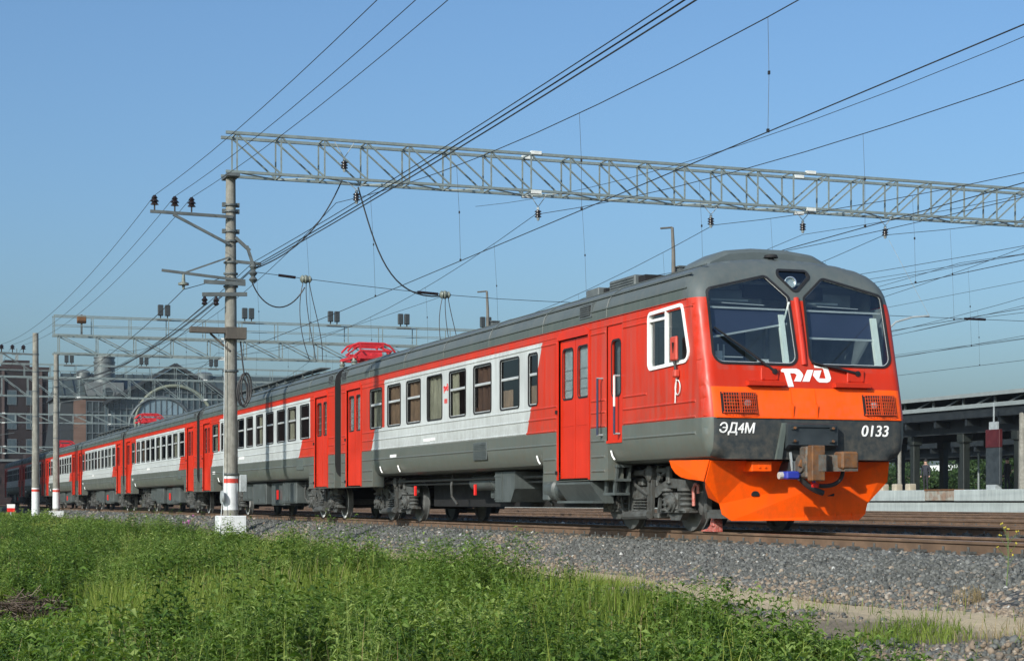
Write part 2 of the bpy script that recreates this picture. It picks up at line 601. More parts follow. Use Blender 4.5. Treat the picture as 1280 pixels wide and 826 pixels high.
def mat_ballast():
    t = NT("ballast_gravel")
    geo = t.n("ShaderNodeNewGeometry")
    pos = geo.outputs["Position"]
    v = t.n("ShaderNodeTexVoronoi")
    t.put(v.inputs["Vector"], pos)
    v.inputs["Scale"].default_value = 17.0
    sp = t.n("ShaderNodeSeparateColor")
    t.put(sp.inputs[0], v.outputs["Color"])
    c = t.ramp(sp.outputs[0], [(0.0, (0.05, 0.052, 0.051)), (0.45, (0.09, 0.093, 0.090)), (0.8, (0.14, 0.14, 0.13)), (1.0, (0.2, 0.15, 0.11))])
    n = t.noise(pos, 0.5, 5)
    c = t.mix(t.remap(n, 0.45, 0.7, 0.0, 0.55), c, (0.115, 0.085, 0.062))
    bp = t.bump(v.outputs["Distance"], 1.0, 0.05)
    return t.done(t.bsdf(c, 0.9, 0.0, bp, 0.2))
MT['ballast'] = mat_ballast()

xs = [-4000, -1500, -600, -300, -200] + [-150 + 2.5 * i for i in range(28)] + [-80 + 0.5 * i for i in range(150)] + [-4, 0, 10, 40, 200, 1500, 4000]
ys = [-4000, -1200, -400, -120, -40, -15, -8] + [-5 + 0.5 * i for i in range(33)] + [12, 14, 20, 40, 60, 90, 200, 600, 1800, 5000]
gv = [(x, y, gz(x, y)) for y in ys for x in xs]
nx = len(xs)
gf = [(j * nx + i, j * nx + i + 1, (j + 1) * nx + i + 1, (j + 1) * nx + i) for j in range(len(ys) - 1) for i in range(nx - 1)]
MT['ground'] = mat_ground()
g = MB().add(gv, gf, True).build("ground", MT['ground'], recalc=False, sharp=60)
tag(g, kind="structure")

# ballast bed carrying all the tracks
bx_ = [-420, -250] + [-150 + 1.0 * i for i in range(151)] + [6, 25]
prof = [(10.35, -0.66), (10.75, -0.56), (11.2, -0.40), (11.65, -0.245), (11.95, -0.205), (12.7, -0.195), (14.6, -0.195), (16.2, -0.22), (17.3, -0.33), (18.3, -0.24), (19.2, -0.2), (22.2, -0.2), (24, -0.27), (25.6, -0.2), (52.6, -0.2), (53.4, -0.2), (54.4, -0.3)]
bv = []
for (y, z) in prof:
    for x in bx_:
        bv.append((x, y + (0.12 * math.sin(x * 0.9) + 0.07 * math.sin(x * 2.3 + 1) if y < 11.5 else 0), z + (0.012 * math.sin(x * 2.1 + y * 3) if y > 10.6 else 0)))
nb_ = len(bx_)
bf = [(j * nb_ + i, j * nb_ + i + 1, (j + 1) * nb_ + i + 1, (j + 1) * nb_ + i) for j in range(len(prof) - 1) for i in range(nb_ - 1)]
bv = [(x, y, z - 0.03) for x, y, z in bv]
tag(MB().add(bv, bf, True).build("ballast_bed", MT['ballast'], recalc=False, sharp=70), kind="structure")

# loose stones (nobody could count them)
def mat_stone():
    t = NT("crushed_stone")
    at = t.n("ShaderNodeAttribute", attribute_name="tone")
    co = t.n("ShaderNodeNewGeometry").outputs["Position"]
    c = t.ramp(at.outputs["Fac"], [(0.0, (0.048, 0.050, 0.046)), (0.35, (0.104, 0.107, 0.098)), (0.6, (0.172, 0.175, 0.162)), (0.78, (0.17, 0.128, 0.09)), (0.9, (0.27, 0.22, 0.165)), (1.0, (0.42, 0.42, 0.39))])
    n = t.noise(co, 40, 4)
    c = t.mix(1.0, c, t.grey(t.remap(n, 0.3, 0.7, 0.75, 1.12)), 'MULTIPLY')
    return t.done(t.bsdf(c, 0.85, 0.0, t.bump(n, 0.4, 0.006), 0.25))
MT['stone'] = mat_stone()
ph = (1 + 5 ** 0.5) / 2
ICO_V = np.array([(-1, ph, 0), (1, ph, 0), (-1, -ph, 0), (1, -ph, 0), (0, -1, ph), (0, 1, ph), (0, -1, -ph), (0, 1, -ph), (ph, 0, -1), (ph, 0, 1), (-ph, 0, -1), (-ph, 0, 1)], float) / math.hypot(1, ph)
ICO_F = np.array([(0, 11, 5), (0, 5, 1), (0, 1, 7), (0, 7, 10), (0, 10, 11), (1, 5, 9), (5, 11, 4), (11, 10, 2), (10, 7, 6), (7, 1, 8), (3, 9, 4), (3, 4, 2), (3, 2, 6), (3, 6, 8), (3, 8, 9), (4, 9, 5), (2, 4, 11), (6, 2, 10), (8, 6, 7), (9, 8, 1)])

def stones(px, py, pz, size, tone):
    N = len(px)
    V = ICO_V[None] * (1 + rng.uniform(-0.28, 0.28, (N, 12, 1)))
    V = V * rng.uniform(0.6, 1.25, (N, 1, 3))
    a, b = rng.uniform(0, 2 * np.pi, N), rng.uniform(0, 2 * np.pi, N)
    ca, sa, cb, sb = np.cos(a), np.sin(a), np.cos(b), np.sin(b)
    Rz = np.zeros((N, 3, 3)); Rz[:, 0, 0] = ca; Rz[:, 0, 1] = -sa; Rz[:, 1, 0] = sa; Rz[:, 1, 1] = ca; Rz[:, 2, 2] = 1
    Rx = np.zeros((N, 3, 3)); Rx[:, 0, 0] = 1; Rx[:, 1, 1] = cb; Rx[:, 1, 2] = -sb; Rx[:, 2, 1] = sb; Rx[:, 2, 2] = cb
    V = np.einsum('nij,nkj->nki', Rz @ Rx, V) * size[:, None, None]
    V += np.stack([px, py, pz], 1)[:, None, :]
    F = ICO_F[None] + (np.arange(N) * 12)[:, None, None]
    return V.reshape(-1, 3), F.reshape(-1, 3), np.repeat(tone, 12)

def berm(y): return np.interp(y, [p[0] for p in prof], [p[1] for p in prof])
def scatter(n, x0, x1, y0, y1, s0, s1, zfun, brown=None):
    px, py = rng.uniform(x0, x1, n), rng.uniform(y0, y1, n)
    sz = rng.uniform(s0, s1, n) * rng.choice([0.65, 0.9, 1.1, 1.5], n)
    tone = rng.beta(2.0, 2.6, n) * 0.72
    r = rng.uniform(0, 1, n)
    tone = np.where(r > 0.993, 1.0, tone)
    if brown is not None:
        pb = brown(px, py)
        tone = np.where(rng.uniform(0, 1, n) < pb, rng.uniform(0.72, 0.93, n), tone)
    return px, py, zfun(px, py) + sz * rng.uniform(-0.25, 0.45, n), sz, tone
def brown1(px, py): return np.clip((11.2 - py) / 1.3, 0.04, 0.6) + 0.25 * (np.sin(px * 0.35) > 0.75) + 0.35 * np.clip((py - 12.3) / 0.5, 0, 1)
parts_ = [scatter(72000, -32, -12, 10.3, 12.95, 0.016, 0.028, lambda x, y: berm(y), brown1),
          scatter(42000, -62, -32, 10.3, 12.95, 0.022, 0.038, lambda x, y: berm(y), brown1),
          scatter(15000, -125, -62, 10.3, 12.95, 0.04, 0.065, lambda x, y: berm(y), brown1),
          scatter(9000, -75, -12, 13.1, 15.9, 0.03, 0.05, lambda x, y: berm(y)),
          scatter(9000, -80, -14, 16.0, 32.0, 0.035, 0.06, lambda x, y: berm(y))]
px, py, pz, sz, tn = [np.concatenate([p[i] for p in parts_]) for i in range(5)]
V, F, T = stones(px, py, pz, sz, tn)
tag(np_mesh("gravel", V, F, MT['stone'], T), "grey crushed stone ballast banked along the near rail", "gravel", kind="stuff")
# stray stones and clods on the sandy strip
def blot(x, y): return np.sin(x * 0.9 + 2 * np.sin(y * 1.1)) + np.sin(y * 2.3 - x * 0.6)
sx, sy, sz_, ss, st_ = scatter(22000, -34, -10, 6.8, 9.55, 0.010, 0.032, gz_np, lambda a, b: 0.45 + 0 * a)
keep = (blot(sx, sy) > rng.uniform(-0.9, 0.9, len(sx)))
V, F, T = stones(sx[keep], sy[keep], sz_[keep], ss[keep], st_[keep])
tag(np_mesh("pebbles", V, F, MT['stone'], T), "stray pebbles and clods scattered on the sandy strip below the ballast", "pebbles", kind="stuff")

# ------------------------------------------------------------------ railway tracks
MT['rail'] = M_("rusty_rail_steel", (0.165, 0.105, 0.065), 0.7, 0.2, var=0.3, scale=2.0, dirt=(0.09, 0.06, 0.04), dirt_amt=0.5)
MT['railtop'] = M_("worn_rail_head", (0.36, 0.33, 0.30), 0.3, 0.8, var=0.2, scale=3)
MT['sleeper'] = M_("sleeper_concrete", (0.21, 0.20, 0.18), 0.9, var=0.3, scale=5, bump=0.2)
RAIL = [(-0.075, -0.18), (0.075, -0.18), (0.075, -0.168), (0.012, -0.148), (0.009, -0.05), (0.036, -0.036), (0.036, -0.004), (0.03, 0.0), (-0.03, 0.0), (-0.036, -0.004), (-0.036, -0.036), (-0.009, -0.05), (-0.012, -0.148), (-0.075, -0.168)]
def sleeper_mesh():
    m = MB()
    m.box(-0.13, 0.13, -1.35, 1.35, -0.36, -0.184, 0, 0.015)
    for s in (-1, 1):
        for k in (-1, 1):
            y = s * 0.7975 + k * 0.135
            m.box(-0.07, 0.07, y - 0.055, y + 0.055, -0.185, -0.155, 1)
            m.lathe((0.0, y, -0.156), (0, 0, 1), [(0, 0.03), (0.03, 0.03), (0.03, 0.016), (0.085, 0.016)], 8, 1)
            m.box(-0.1, -0.04, y - 0.05, y + 0.05, -0.156, -0.125, 1)
            m.box(0.04, 0.1, y - 0.05, y + 0.05, -0.156, -0.125, 1)
    return m
sl = sleeper_mesh().build("sleeper", [MT['sleeper'], MT['bogie']])
sl_me = sl.data
bpy.data.objects.remove(sl)
ORD = ["near track carrying the orange fronted train", "second track, lying in the train's shadow", "third track with sunlit rusty rails beyond the train", "fourth track counted outward from the train", "fifth track, the last but one before the platform", "track running along the foot of the pale platform"]
for i, y in enumerate(TY):
    t = thing("railway_track", ORD[i], "track", (0, y, 0), "parallel railway tracks")
    for s in (-1, 1):
        m = MB()
        pr = [(p[0] + s * 0.7975, p[1]) for p in RAIL]
        n = len(pr)
        vs, fs = [], []
        X = [-420, -120, -60, -40, -30, -20, -14, 20]
        for x in X:
            vs += [(x, a, b) for a, b in pr]
        for k in range(len(X) - 1):
            for q in range(n):
                r_ = (q + 1) % n
                m.add([], [])
                fs.append((k * n + q, k * n + r_, (k + 1) * n + r_, (k + 1) * n + q))
        m.add(vs, fs, False, 0)
        for idx in range(len(m.f)):
            if idx % n in (7,): m.m[idx] = 1
        m.build("rail", [MT['rail'], MT['railtop']], t)
    pitch = 0.545
    n_ind = 100 if i < 3 else 0
    x = -12.0
    for k in range(n_ind):
        link("sleeper", sl_me, t, (x - k * pitch, 0, 0))
    rest = MB()
    xx = x - n_ind * pitch
    sv = [v.co[:] for v in sl_me.vertices]
    if i < 3:
        while xx > -150:
            for s in (-1, 1):
                rest.box(xx - 0.13, xx + 0.13, s * 0.7975 - 0.5, s * 0.7975 + 0.5, -0.36, -0.184)
                rest.box(xx - 0.09, xx + 0.09, s * 0.7975 - 0.19, s * 0.7975 + 0.19, -0.185, -0.12, 1)
            xx -= pitch
    else:
        xx = -25.0
        while xx > -150:
            rest.box(xx - 0.13, xx + 0.13, -1.35, 1.35, -0.36, -0.184)
            for s in (-1, 1):
                rest.box(xx - 0.09, xx + 0.09, s * 0.7975 - 0.19, s * 0.7975 + 0.19, -0.185, -0.12, 1)
            xx -= pitch
    ro = rest.build("sleeper", [MT['sleeper'], MT['rail']], t)
    ro["kind"] = "stuff"

# ------------------------------------------------------------------ platform and canopies
MT['platform'] = M_("platform_pale_concrete", (0.36, 0.405, 0.39), 0.85, var=0.12, scale=1.2, streak=0.2)
MT['asphalt'] = M_("platform_asphalt", (0.10, 0.10, 0.10), 0.9, var=0.2)
MT['rustpanel'] = M_("rust_streaked_panel", (0.34, 0.33, 0.28), 0.8, var=0.2, scale=0.9, streak=0.4, dirt=(0.20, 0.10, 0.05), dirt_amt=0.7)
pf = thing("station_platform", "long pale concrete platform with joints behind the train front", "platform", (-85, 54.0, 0))
MB().box(-95, 105, 0.2, 13, -0.3, 1.02).build("platform_deck", MT['asphalt'], pf)
MB().box(-95, 105, 0.02, 0.2, -0.35, 0.42).build("base_wall", MT['platform'], pf)
MB().box(-95, 105, 0.12, 0.2, 0.42, 0.50).build("recess", MT['black'], pf)  # black strip, the shadow of the gap put into its colour
xs_ = [-82.8 + 85 - 3.0 * k for k in range(0, 32)] + [-80.0 + 85 + 3.0 * k for k in range(0, 32)]
for xk in xs_:
    MB().box(xk - (2.985 if xk < 3 else 0), xk + (0 if xk < 3 else 2.985), -0.12, 0.6, 0.50, 1.10, 0, 0.02).build("edge_panel", MT['platform'], pf)
e = MB().box(2.215, 4.985, -0.10, 0.6, 0.52, 1.06, 0, 0.02)
e.box(2.215, 4.985, -0.14, 0.55, 1.062, 1.14, 1)
tag(e.build("edge_panel", [MT['rustpanel'], MT['rust']], pf), "rust stained edge panel")

MT['canopy'] = M_("canopy_dark_paint", (0.012, 0.016, 0.018), 0.6, var=0.3)
MT['fascia'] = M_("canopy_white_fascia", (0.21, 0.24, 0.237), 0.5, var=0.1)
MT['column'] = M_("column_dark_green_paint", (0.016, 0.022, 0.019), 0.6, var=0.3, scale=2, streak=0.3)  # near black: the shade under the canopy is put into the colour
def canopy(x0, y0, zb, zt, cols, label, depth, colw=0.42):
    c = thing("platform_canopy", label, "canopy", (x0, y0, 1.1))
    z = lambda q: q - 1.1
    L = 90
    MB().box(-L, L, 1.6, depth, z(zt - 0.12), z(zt)).build("upper_roof", MT['canopy'], c)
    MB().box(-L, L, 1.45, 1.6, z(zt - 0.16), z(zt + 0.05)).build("upper_fascia", MT['fascia'], c)
    MB().box(-L, L, -0.1, depth, z(zb + 0.75), z(zb + 1.28)).build("lower_roof", MT['canopy'], c)
    MB().box(-L, L, -0.25, -0.1, z(zb + 1.26), z(zb + 1.48)).build("lower_fascia", MT['fascia'], c)
    m = MB()
    m.box(-L, L, 0.9, 1.3, z(zb + 0.0), z(zb + 0.75))
    m.box(-L, L, depth - 1.4, depth - 1.0, z(zb + 0.0), z(zb + 0.75))
    for k in range(-30, 31):
        m.box(k * 3.0 - 0.1, k * 3.0 + 0.1, 0.0, depth, z(zb + 0.35), z(zb + 0.75))
    m.build("beam", MT['canopy'], c)
    m = MB()
    a, b = z(zb + 1.3), z(zt - 0.12)
    for k in range(-30, 30):
        xk = k * 3.0
        m.bar((xk, 1.9, a), (xk, 1.9, b), 0.12)
        m.bar((xk, 1.9, a), (xk + 2.9, 1.9, b), 0.09)
        m.box(xk + 0.4, xk + 0.9, 2.2, 2.3, a + 0.05, a + 0.28, 1)
        m.box(xk + 1.8, xk + 2.1, 2.2, 2.3, a + 0.05, a + 0.2, 1)
    m.build("truss", [MT['darksteel'], MT['fascia']], c)
    for (cx_, cy_) in cols:
        m = MB().box(cx_ - x0 - colw / 2, cx_ - x0 + colw / 2, cy_, cy_ + colw, 0, z(zb) - 0.01, 0, 0.03)
        m.box(cx_ - x0 - colw * 0.75, cx_ - x0 + colw * 0.75, cy_ - 0.1, cy_ + colw + 0.1, z(zb) - 0.5, z(zb) - 0.005, 0, 0.03)
        m.build("column", MT['column'], c)
    return c
colx = [-88.9 + 5.0 * k for k in range(-5, 14)]
canopy(-85, 56.0, 4.25, 6.45, [(x, 1.0) for x in colx] + [(x + 3.2, 7.5) for x in colx], "dark canopy with white fascia over the pale platform", 9.5)
canopy(-110, 80.0, 4.0, 5.9, [(-112 + 9 * k, 2.0) for k in range(-3, 9)], "farther canopy seen between the columns of the near one", 8.0)
pf2 = MB().box(-180, 0, 78, 92, -0.3, 1.1).build("far_platform", MT['platform'])
tag(pf2, "low far platform under the farther canopy", "platform")
# ------------------------------------------------------------------ station and brick buildings at the far left
MT['brick'] = M_("brown_brick", (0.07, 0.05, 0.045), 0.9, var=0.25, scale=1.2)
def brick_mat(name, c1, c2, mortar, s):
    t = NT(name)
    co = t.coord()
    b = t.n("ShaderNodeTexBrick")
    mp = t.n("ShaderNodeMapping")
    t.put(mp.inputs[0], co)
    mp.inputs["Rotation"].default_value = (R(90), 0, R(90))
    t.put(b.inputs["Vector"], mp.outputs[0])
    b.inputs["Scale"].default_value = s
    t.put(b.inputs["Color1"], c1); t.put(b.inputs["Color2"], c2); t.put(b.inputs["Mortar"], mortar)
    n = t.noise(co, 0.5, 5)
    c = t.mix(1.0, b.outputs[0], t.grey(t.remap(n, 0.3, 0.7, 0.7, 1.1)), 'MULTIPLY')
    return t.done(t.bsdf(c, 0.9, spec=0.2))
MT['pinkstone'] = brick_mat("pink_stone_courses", (0.165, 0.108, 0.082), (0.135, 0.086, 0.066), (0.10, 0.07, 0.058), 1.2)
MT['darkbrick'] = brick_mat("dark_brown_brick", (0.042, 0.028, 0.027), (0.030, 0.021, 0.021), (0.025, 0.02, 0.02), 1.6)
MT['tinroof'] = M_("grey_green_tin_roof", (0.062, 0.080, 0.072), 0.5, 0.2, var=0.2, scale=0.6, streak=0.2)
MT['slate'] = M_("dark_slate", (0.022, 0.027, 0.029), 0.6, var=0.2)
MT['stone_grey'] = M_("grey_facing", (0.11, 0.125, 0.125), 0.8, var=0.15)
MT['greenrib'] = M_("pale_green_arch_paint", (0.165, 0.185, 0.14), 0.6, var=0.15)
MT['mullion'] = M_("grey_mullion", (0.09, 0.11, 0.118), 0.5, 0.2, var=0.15)
MT['cyl'] = M_("galvanised_tank", (0.17, 0.19, 0.188), 0.42, 0.5, var=0.25, scale=0.5, streak=0.25)
def pane_mat(name, col, rough=0.15):
    t = NT(name)
    co = t.coord()
    n = t.noise(co, 0.35, 3)
    return t.done(t.bsdf(t.mix(n, tuple(0.6 * k for k in col), tuple(1.4 * k for k in col)), rough, 0.0, None, 0.7))
MT['pane'] = pane_mat("blue_tinted_glazing", (0.045, 0.068, 0.08))
MT['pane_lt'] = pane_mat("sky_lit_glazing", (0.14, 0.20, 0.235))  # paler blue base colour than the other panes
MT['pane_dk'] = pane_mat("dark_glazing", (0.03, 0.04, 0.045))

XS = -260.0
st = thing("station_building", "glazed station hall with tin roof and round arch beyond the last cars", "building", (XS, 38, -0.2))
def P_(y, z): return (y - 38.0, z + 0.2)
def yz(poly): return [P_(*p) for p in poly]
# main hall body and roof
MB().prism(yz([(24.9, 0), (24.9, 15.7), (62, 16.0), (62, 0)]), 'yz', -18, -0.6).build("wall", MT['stone_grey'], st)
m = MB()
a = [(0.4, -13.1 - 0.4, 15.75), (0.4, 26, 16.3), (-7.5, 26, 19.8), (-7.5, -12.2, 19.6)]
m.add([(x, y, z) for x, y, z in a], [(0, 1, 2, 3)])
m.add([(-18, -13.5, 15.7), (-18, 26, 16.1), (-7.5, 26, 19.8), (-7.5, -12.2, 19.6)], [(0, 3, 2, 1)])
m.add([(0.4, -13.5, 15.75), (-7.5, -12.2, 19.6), (-18, -13.5, 15.7)], [(0, 1, 2)], False, 1)
for k in range(26):
    y = -12.6 + k * 1.5
    m.bar((0.45, y, 15.95), (-7.4, y + 0.2, 19.75), 0.09, 0.12)
m.box(-0.5, 0.42, -13.6, 26, 15.45, 15.78)
rf = m.build("roof", [MT['tinroof'], MT['slate']], st)
# sloping dark left end
MB().prism(yz([(23.6, 4), (25.2, 15.6), (26.8, 15.6), (26.8, 4)]), 'yz', -17, -0.3).build("end_wall", MT['slate'], st)
# pink stone pier and brick base
MB().prism(yz([(26.8, 0), (26.8, 15.7), (28.5, 15.7), (28.5, 0)]), 'yz', -8, 0.25).build("stone_pier", MT['pinkstone'], st)
MB().prism(yz([(28.5, 15.0), (28.5, 15.72), (31.9, 15.72), (31.9, 15.0)]), 'yz', -3, 0.2).build("stone_band", MT['pinkstone'], st)
MB().prism(yz([(20, 0), (20, 7.2), (36, 7.2), (36, 0)]), 'yz', -3, 2.0).build("base_wall", MT['darkbrick'], st)
# glazed bays left of the gable
def window_grid(y0, y1, z0, z1, ny, nz, pane, x=0.0):
    w = MB()
    for i in range(ny + 1):
        y = y0 + (y1 - y0) * i / ny
        w.box(x, x + 0.22, y - 38 - 0.07, y - 38 + 0.07, z0 + 0.2, z1 + 0.2)
    for k in range(nz + 1):
        z = z0 + (z1 - z0) * k / nz
        w.box(x + 0.01, x + 0.20, y0 - 38, y1 - 38, z + 0.2 - 0.07, z + 0.2 + 0.07)
    o = w.build("window", MT['mullion'], st)
    MB().box(x - 0.1, x + 0.05, y0 - 38, y1 - 38, z0 + 0.2, z1 + 0.2).build("pane", pane, o)
window_grid(28.55, 31.2, 7.3, 14.9, 3, 5, MT['pane_dk'])
window_grid(31.3, 32.6, 7.3, 15.0, 1, 4, MT['pane_lt'])
window_grid(32.7, 35.8, 7.3, 15.0, 4, 4, MT['pane'])
# round porthole under the tank
m = MB().lathe((-0.2, -6.35, 16.4), (1, 0, 0), [(0, 0.95), (0.35, 0.95), (0.35, 0.72), (0.1, 0.72)], 24)
po = m.build("round_window", MT['stone_grey'], st)
MB().lathe((-0.15, -6.35, 16.4), (1, 0, 0), [(0, 0.7), (0.25, 0.7)], 24).build("pane", MT['pane_dk'], po)
MB().prism(yz([(28.6, 15.7), (28.6, 17.7), (33.9, 17.7), (33.9, 15.7)]), 'yz', -4, 0.05).build("tank_stand", MT['stone_grey'], st)
# gable with round glazed arch
GX = 1.4
gab = [(31.0, 14.6), (41.0, 20.2), (47.6, 15.6), (47.6, 6.5), (31.0, 6.5)]
m = MB()
m.bar((GX + 0.5, 30.7 - 38, 14.5 + 0.2), (GX + 0.5, 41.0 - 38, 20.35 + 0.2), 1.6, 0.45)
m.bar((GX + 0.5, 41.0 - 38, 20.35 + 0.2), (GX + 0.5, 49.5 - 38, 15.4 + 0.2), 1.6, 0.45)
m.build("gable_roof", MT['slate'], st)
MB().prism(yz([(31.2, 6.5), (31.2, 14.5), (41.0, 20.0), (49, 15.3), (49, 6.5)]), 'yz', -2, GX - 0.25).build("gable_glazing", MT['pane'], st)
m = MB()
for k in range(20):
    y = 31.5 + k * 0.88
    zt = 14.6 + (y - 31) * 0.56 if y < 41 else 20.2 - (y - 41) * 0.58
    m.box(GX - 0.25, GX + 0.02, y - 38 - 0.06, y - 38 + 0.06, 6.7, zt)
for z in (9, 11.5, 14, 16.5):
    m.box(GX - 0.2, GX - 0.02, 31.3 - 38, 48.8 - 38, z, z + 0.12)
m.build("gable_mullion", MT['mullion'], st)
def arc_pts(cy, cz, r, n=28, a0=0, a1=180):
    return [(cy + r * math.cos(R(a0 + (a1 - a0) * k / n)), cz + r * math.sin(R(a0 + (a1 - a0) * k / n))) for k in range(n + 1)]
m = MB()
m.tube([(GX + 0.25, y - 38, z + 0.2) for y, z in arc_pts(41.0, 11.6, 5.7)], 0.24, 8)
m.build("arch_rib", MT['greenrib'], st)
m = MB().tube([(GX + 0.35, y - 38, z + 0.2) for y, z in arc_pts(39.0, 11.0, 4.6)], 0.2, 8)
m.build("inner_arch_rib", MT['mullion'], st)
m = MB().prism(yz([(43.4, 7.3)] + arc_pts(39.0, 11.0, 4.4) + [(34.6, 7.3)]), 'yz', GX, GX + 0.12)
pn = m.build("arch_pane", MT['pane_lt'], st)
m = MB()
for k in range(11):
    y = 35.0 + k * 0.8
    h = 11.0 + math.sqrt(max(0, 4.4 ** 2 - (y - 39) ** 2))
    m.box(GX + 0.12, GX + 0.24, y - 38 - 0.05, y - 38 + 0.05, 7.5, h + 0.2)
for z in (9.2, 11.2, 13.2):
    hw = math.sqrt(max(0.1, 4.4 ** 2 - max(0, z - 11) ** 2))
    m.box(GX + 0.13, GX + 0.22, 39 - hw - 38, 39 + hw - 38, z - 0.05, z + 0.05)
m.build("arch_mullion", MT['mullion'], pn)
# roof-top tanks
tk = thing("roof_tank", "big shiny cylindrical tank standing on the station roof", "tank", (XS - 2.2, 31.4, 17.55))
m = MB().lathe((0, 0, 0), (0, 0, 1), [(0, 1.5), (3.05, 1.5), (3.06, 1.58), (3.3, 1.58), (3.31, 1.45), (3.75, 1.45), (3.8, 1.55), (3.95, 1.55), (3.95, 0.2)], 32)
m.build("tank_shell", MT['cyl'], tk)
MB().lathe((1.46, 0.5, 2.4), (1, 0, 0), [(0, 0.2), (0.14, 0.2)], 12).build("port", MT['black'], tk)
tk2 = MB().lathe((XS - 7, 46.8, 18.6), (0, 0, 1), [(0, 1.3), (1.1, 1.3), (1.3, 1.1), (1.45, 0.2)], 24).build("roof_ventilator", MT['cyl'])
tag(tk2, "low round steel ventilator on the roof right of the glass gable", "ventilator")
tk3 = MB().lathe((XS - 7, 28.9, 18.6), (0, 0, 1), [(0, 1.0), (1.0, 1.0), (1.25, 0.75), (1.38, 0.1)], 24).build("roof_ventilator", MT['cyl'])
tag(tk3, "small domed ventilator on the roof left of the tank", "ventilator")

# dark brick block at the far left edge
XB = -300.0
bb = thing("brick_building", "dark brown brick block at the left edge behind the masts", "building", (XB, 18, -0.2))
MB().box(-25, 0, -24, 8.8, 0, 22.2).build("wall", MT['darkbrick'], bb)
m = MB().box(-25.3, 0.3, -24.3, 9.1, 22.2, 22.8)
m.box(-10, -2, 2, 6, 22.8, 24.0); m.box(-14, -4, -9, -3, 22.8, 23.6)
m.build("parapet", MT['darkbrick'], bb)
for k in range(6):
    y = -9.0 + k * 3.0
    for z in (4.5, 8.5, 12.5, 16.5):
        w = MB().box(0.0, 0.14, y - 0.75, y + 0.75, z, z + 2.4)
        wo = w.build("window", MT['mullion'], bb)
        MB().box(0.05, 0.16, y - 0.62, y - 0.03, z + 0.13, z + 2.27).box(0.05, 0.16, y + 0.03, y + 0.62, z + 0.13, z + 2.27).build("pane", MT['pane'], wo)
m = MB()
for k in range(5):
    m.box(0, 0.5, -10.6 + k * 6 , -10.2 + k * 6, 0, 22)
m.build("pilaster", MT['brick'], bb)
for y in (-2.0, 1.5, 4.0):
    m = MB().bar((-3, y, 22.8), (-3, y, 26.0), 0.12).bar((-3, y - 0.8, 25.0), (-3, y + 0.8, 25.0), 0.1)
    m.box(-3.2, -2.8, y - 0.25, y + 0.25, 23.6, 25.0, 1)
    m.build("roof_antenna", [MT['darksteel'], MT['fascia']], bb)
# long low dark brick wing behind the station foot
lw = thing("brick_wing", "long low brown brick wing below the station glazing", "building", (-285, 24, -0.2))
MB().box(-10, 12, -14, 14, 0, 6.6).build("wall", MT['darkbrick'], lw)
for k in range(7):
    y = -11.5 + k * 3.8
    wo = MB().lathe((12.0, y, 3.9), (1, 0, 0), [(0, 1.1), (0.18, 1.1), (0.18, 0.95), (0.05, 0.95)], 20).build("window", MT['stone_grey'], lw)
    MB().lathe((12.0, y, 3.9), (1, 0, 0), [(0, 0.93), (0.1, 0.93)], 20).build("pane", MT['pane_dk'], wo)
MB().box(-10.2, 12.3, -14.2, 14.2, 6.6, 6.95).build("parapet", MT['stone_grey'], lw)

# unseen building added left of the frame, to throw shade on the last car
dp = thing("depot_building", "brick depot beside the line left of the frame, shading the last car", "building", (-150, -12, -1.3))
MB().box(-45, 24.3, -8, 10.6, 0, 15).build("wall", MT['darkbrick'], dp)
MB().prism([(-8.4, 15), (1.3, 17.5), (11.0, 15)], 'yz', -45.5, 24.8).build("roof", MT['tinroof'], dp)
# ------------------------------------------------------------------ the train
HALF = [(-1.48, 1.135), (-1.62, 1.18), (-1.70, 1.29), (-1.74, 1.50)]          # lower flank, near side
UP = [(-1.74, 3.65), (-1.737, 3.82), (-1.70, 3.95), (-1.62, 4.06), (-1.48, 4.16), (-1.28, 4.235), (-0.95, 4.30), (-0.5, 4.345), (0, 4.36)]
def profile_full():
    p = HALF + UP
    return p + [(-y, z) for y, z in p[::-1][1:]]

# ---- cab front as a height field over its silhouette
def lean(z):
    if z < 1.7: return -0.02 * max(0.0, 1.7 - z)
    t = z - 1.7
    return -0.245 * (t - 0.12 * (1 - math.exp(-t / 0.12)))
_top = UP[1:] + [(-y, z) for y, z in UP[::-1][1:-1]] + [(1.737, 3.82)]
_edge = [(-1.74, 1.50)] + UP + [(-y, z) for y, z in UP[::-1][1:]] + [(1.74, 1.50)]
_low = HALF, [(-y, z) for y, z in HALF[::-1]]
def seg_d(p, a, b):
    ax, ay = a; bx, by = b
    dx, dy = bx - ax, by - ay
    t = max(0, min(1, ((p[0] - ax) * dx + (p[1] - ay) * dy) / (dx * dx + dy * dy)))
    return math.hypot(p[0] - ax - t * dx, p[1] - ay - t * dy)
def RR(z):
    return 0.20 + 0.19 * max(0, min(1, (z - 3.5) / 0.5))
_walls = list(zip(_edge, _edge[1:])) + list(zip(HALF, HALF[1:])) + list(zip(_low[1], _low[1][1:]))
def fx(y, z):
    d = min(seg_d((y, z), a, b) for a, b in _walls)
    r = RR(z)
    drop = 0.0
    if d < r:
        drop = r - math.sqrt(max(0, r * r - (r - d) ** 2))
    return lean(z) - drop
def fp(y, z, o=0.0):
    return (fx(y, z) + o, y, z)

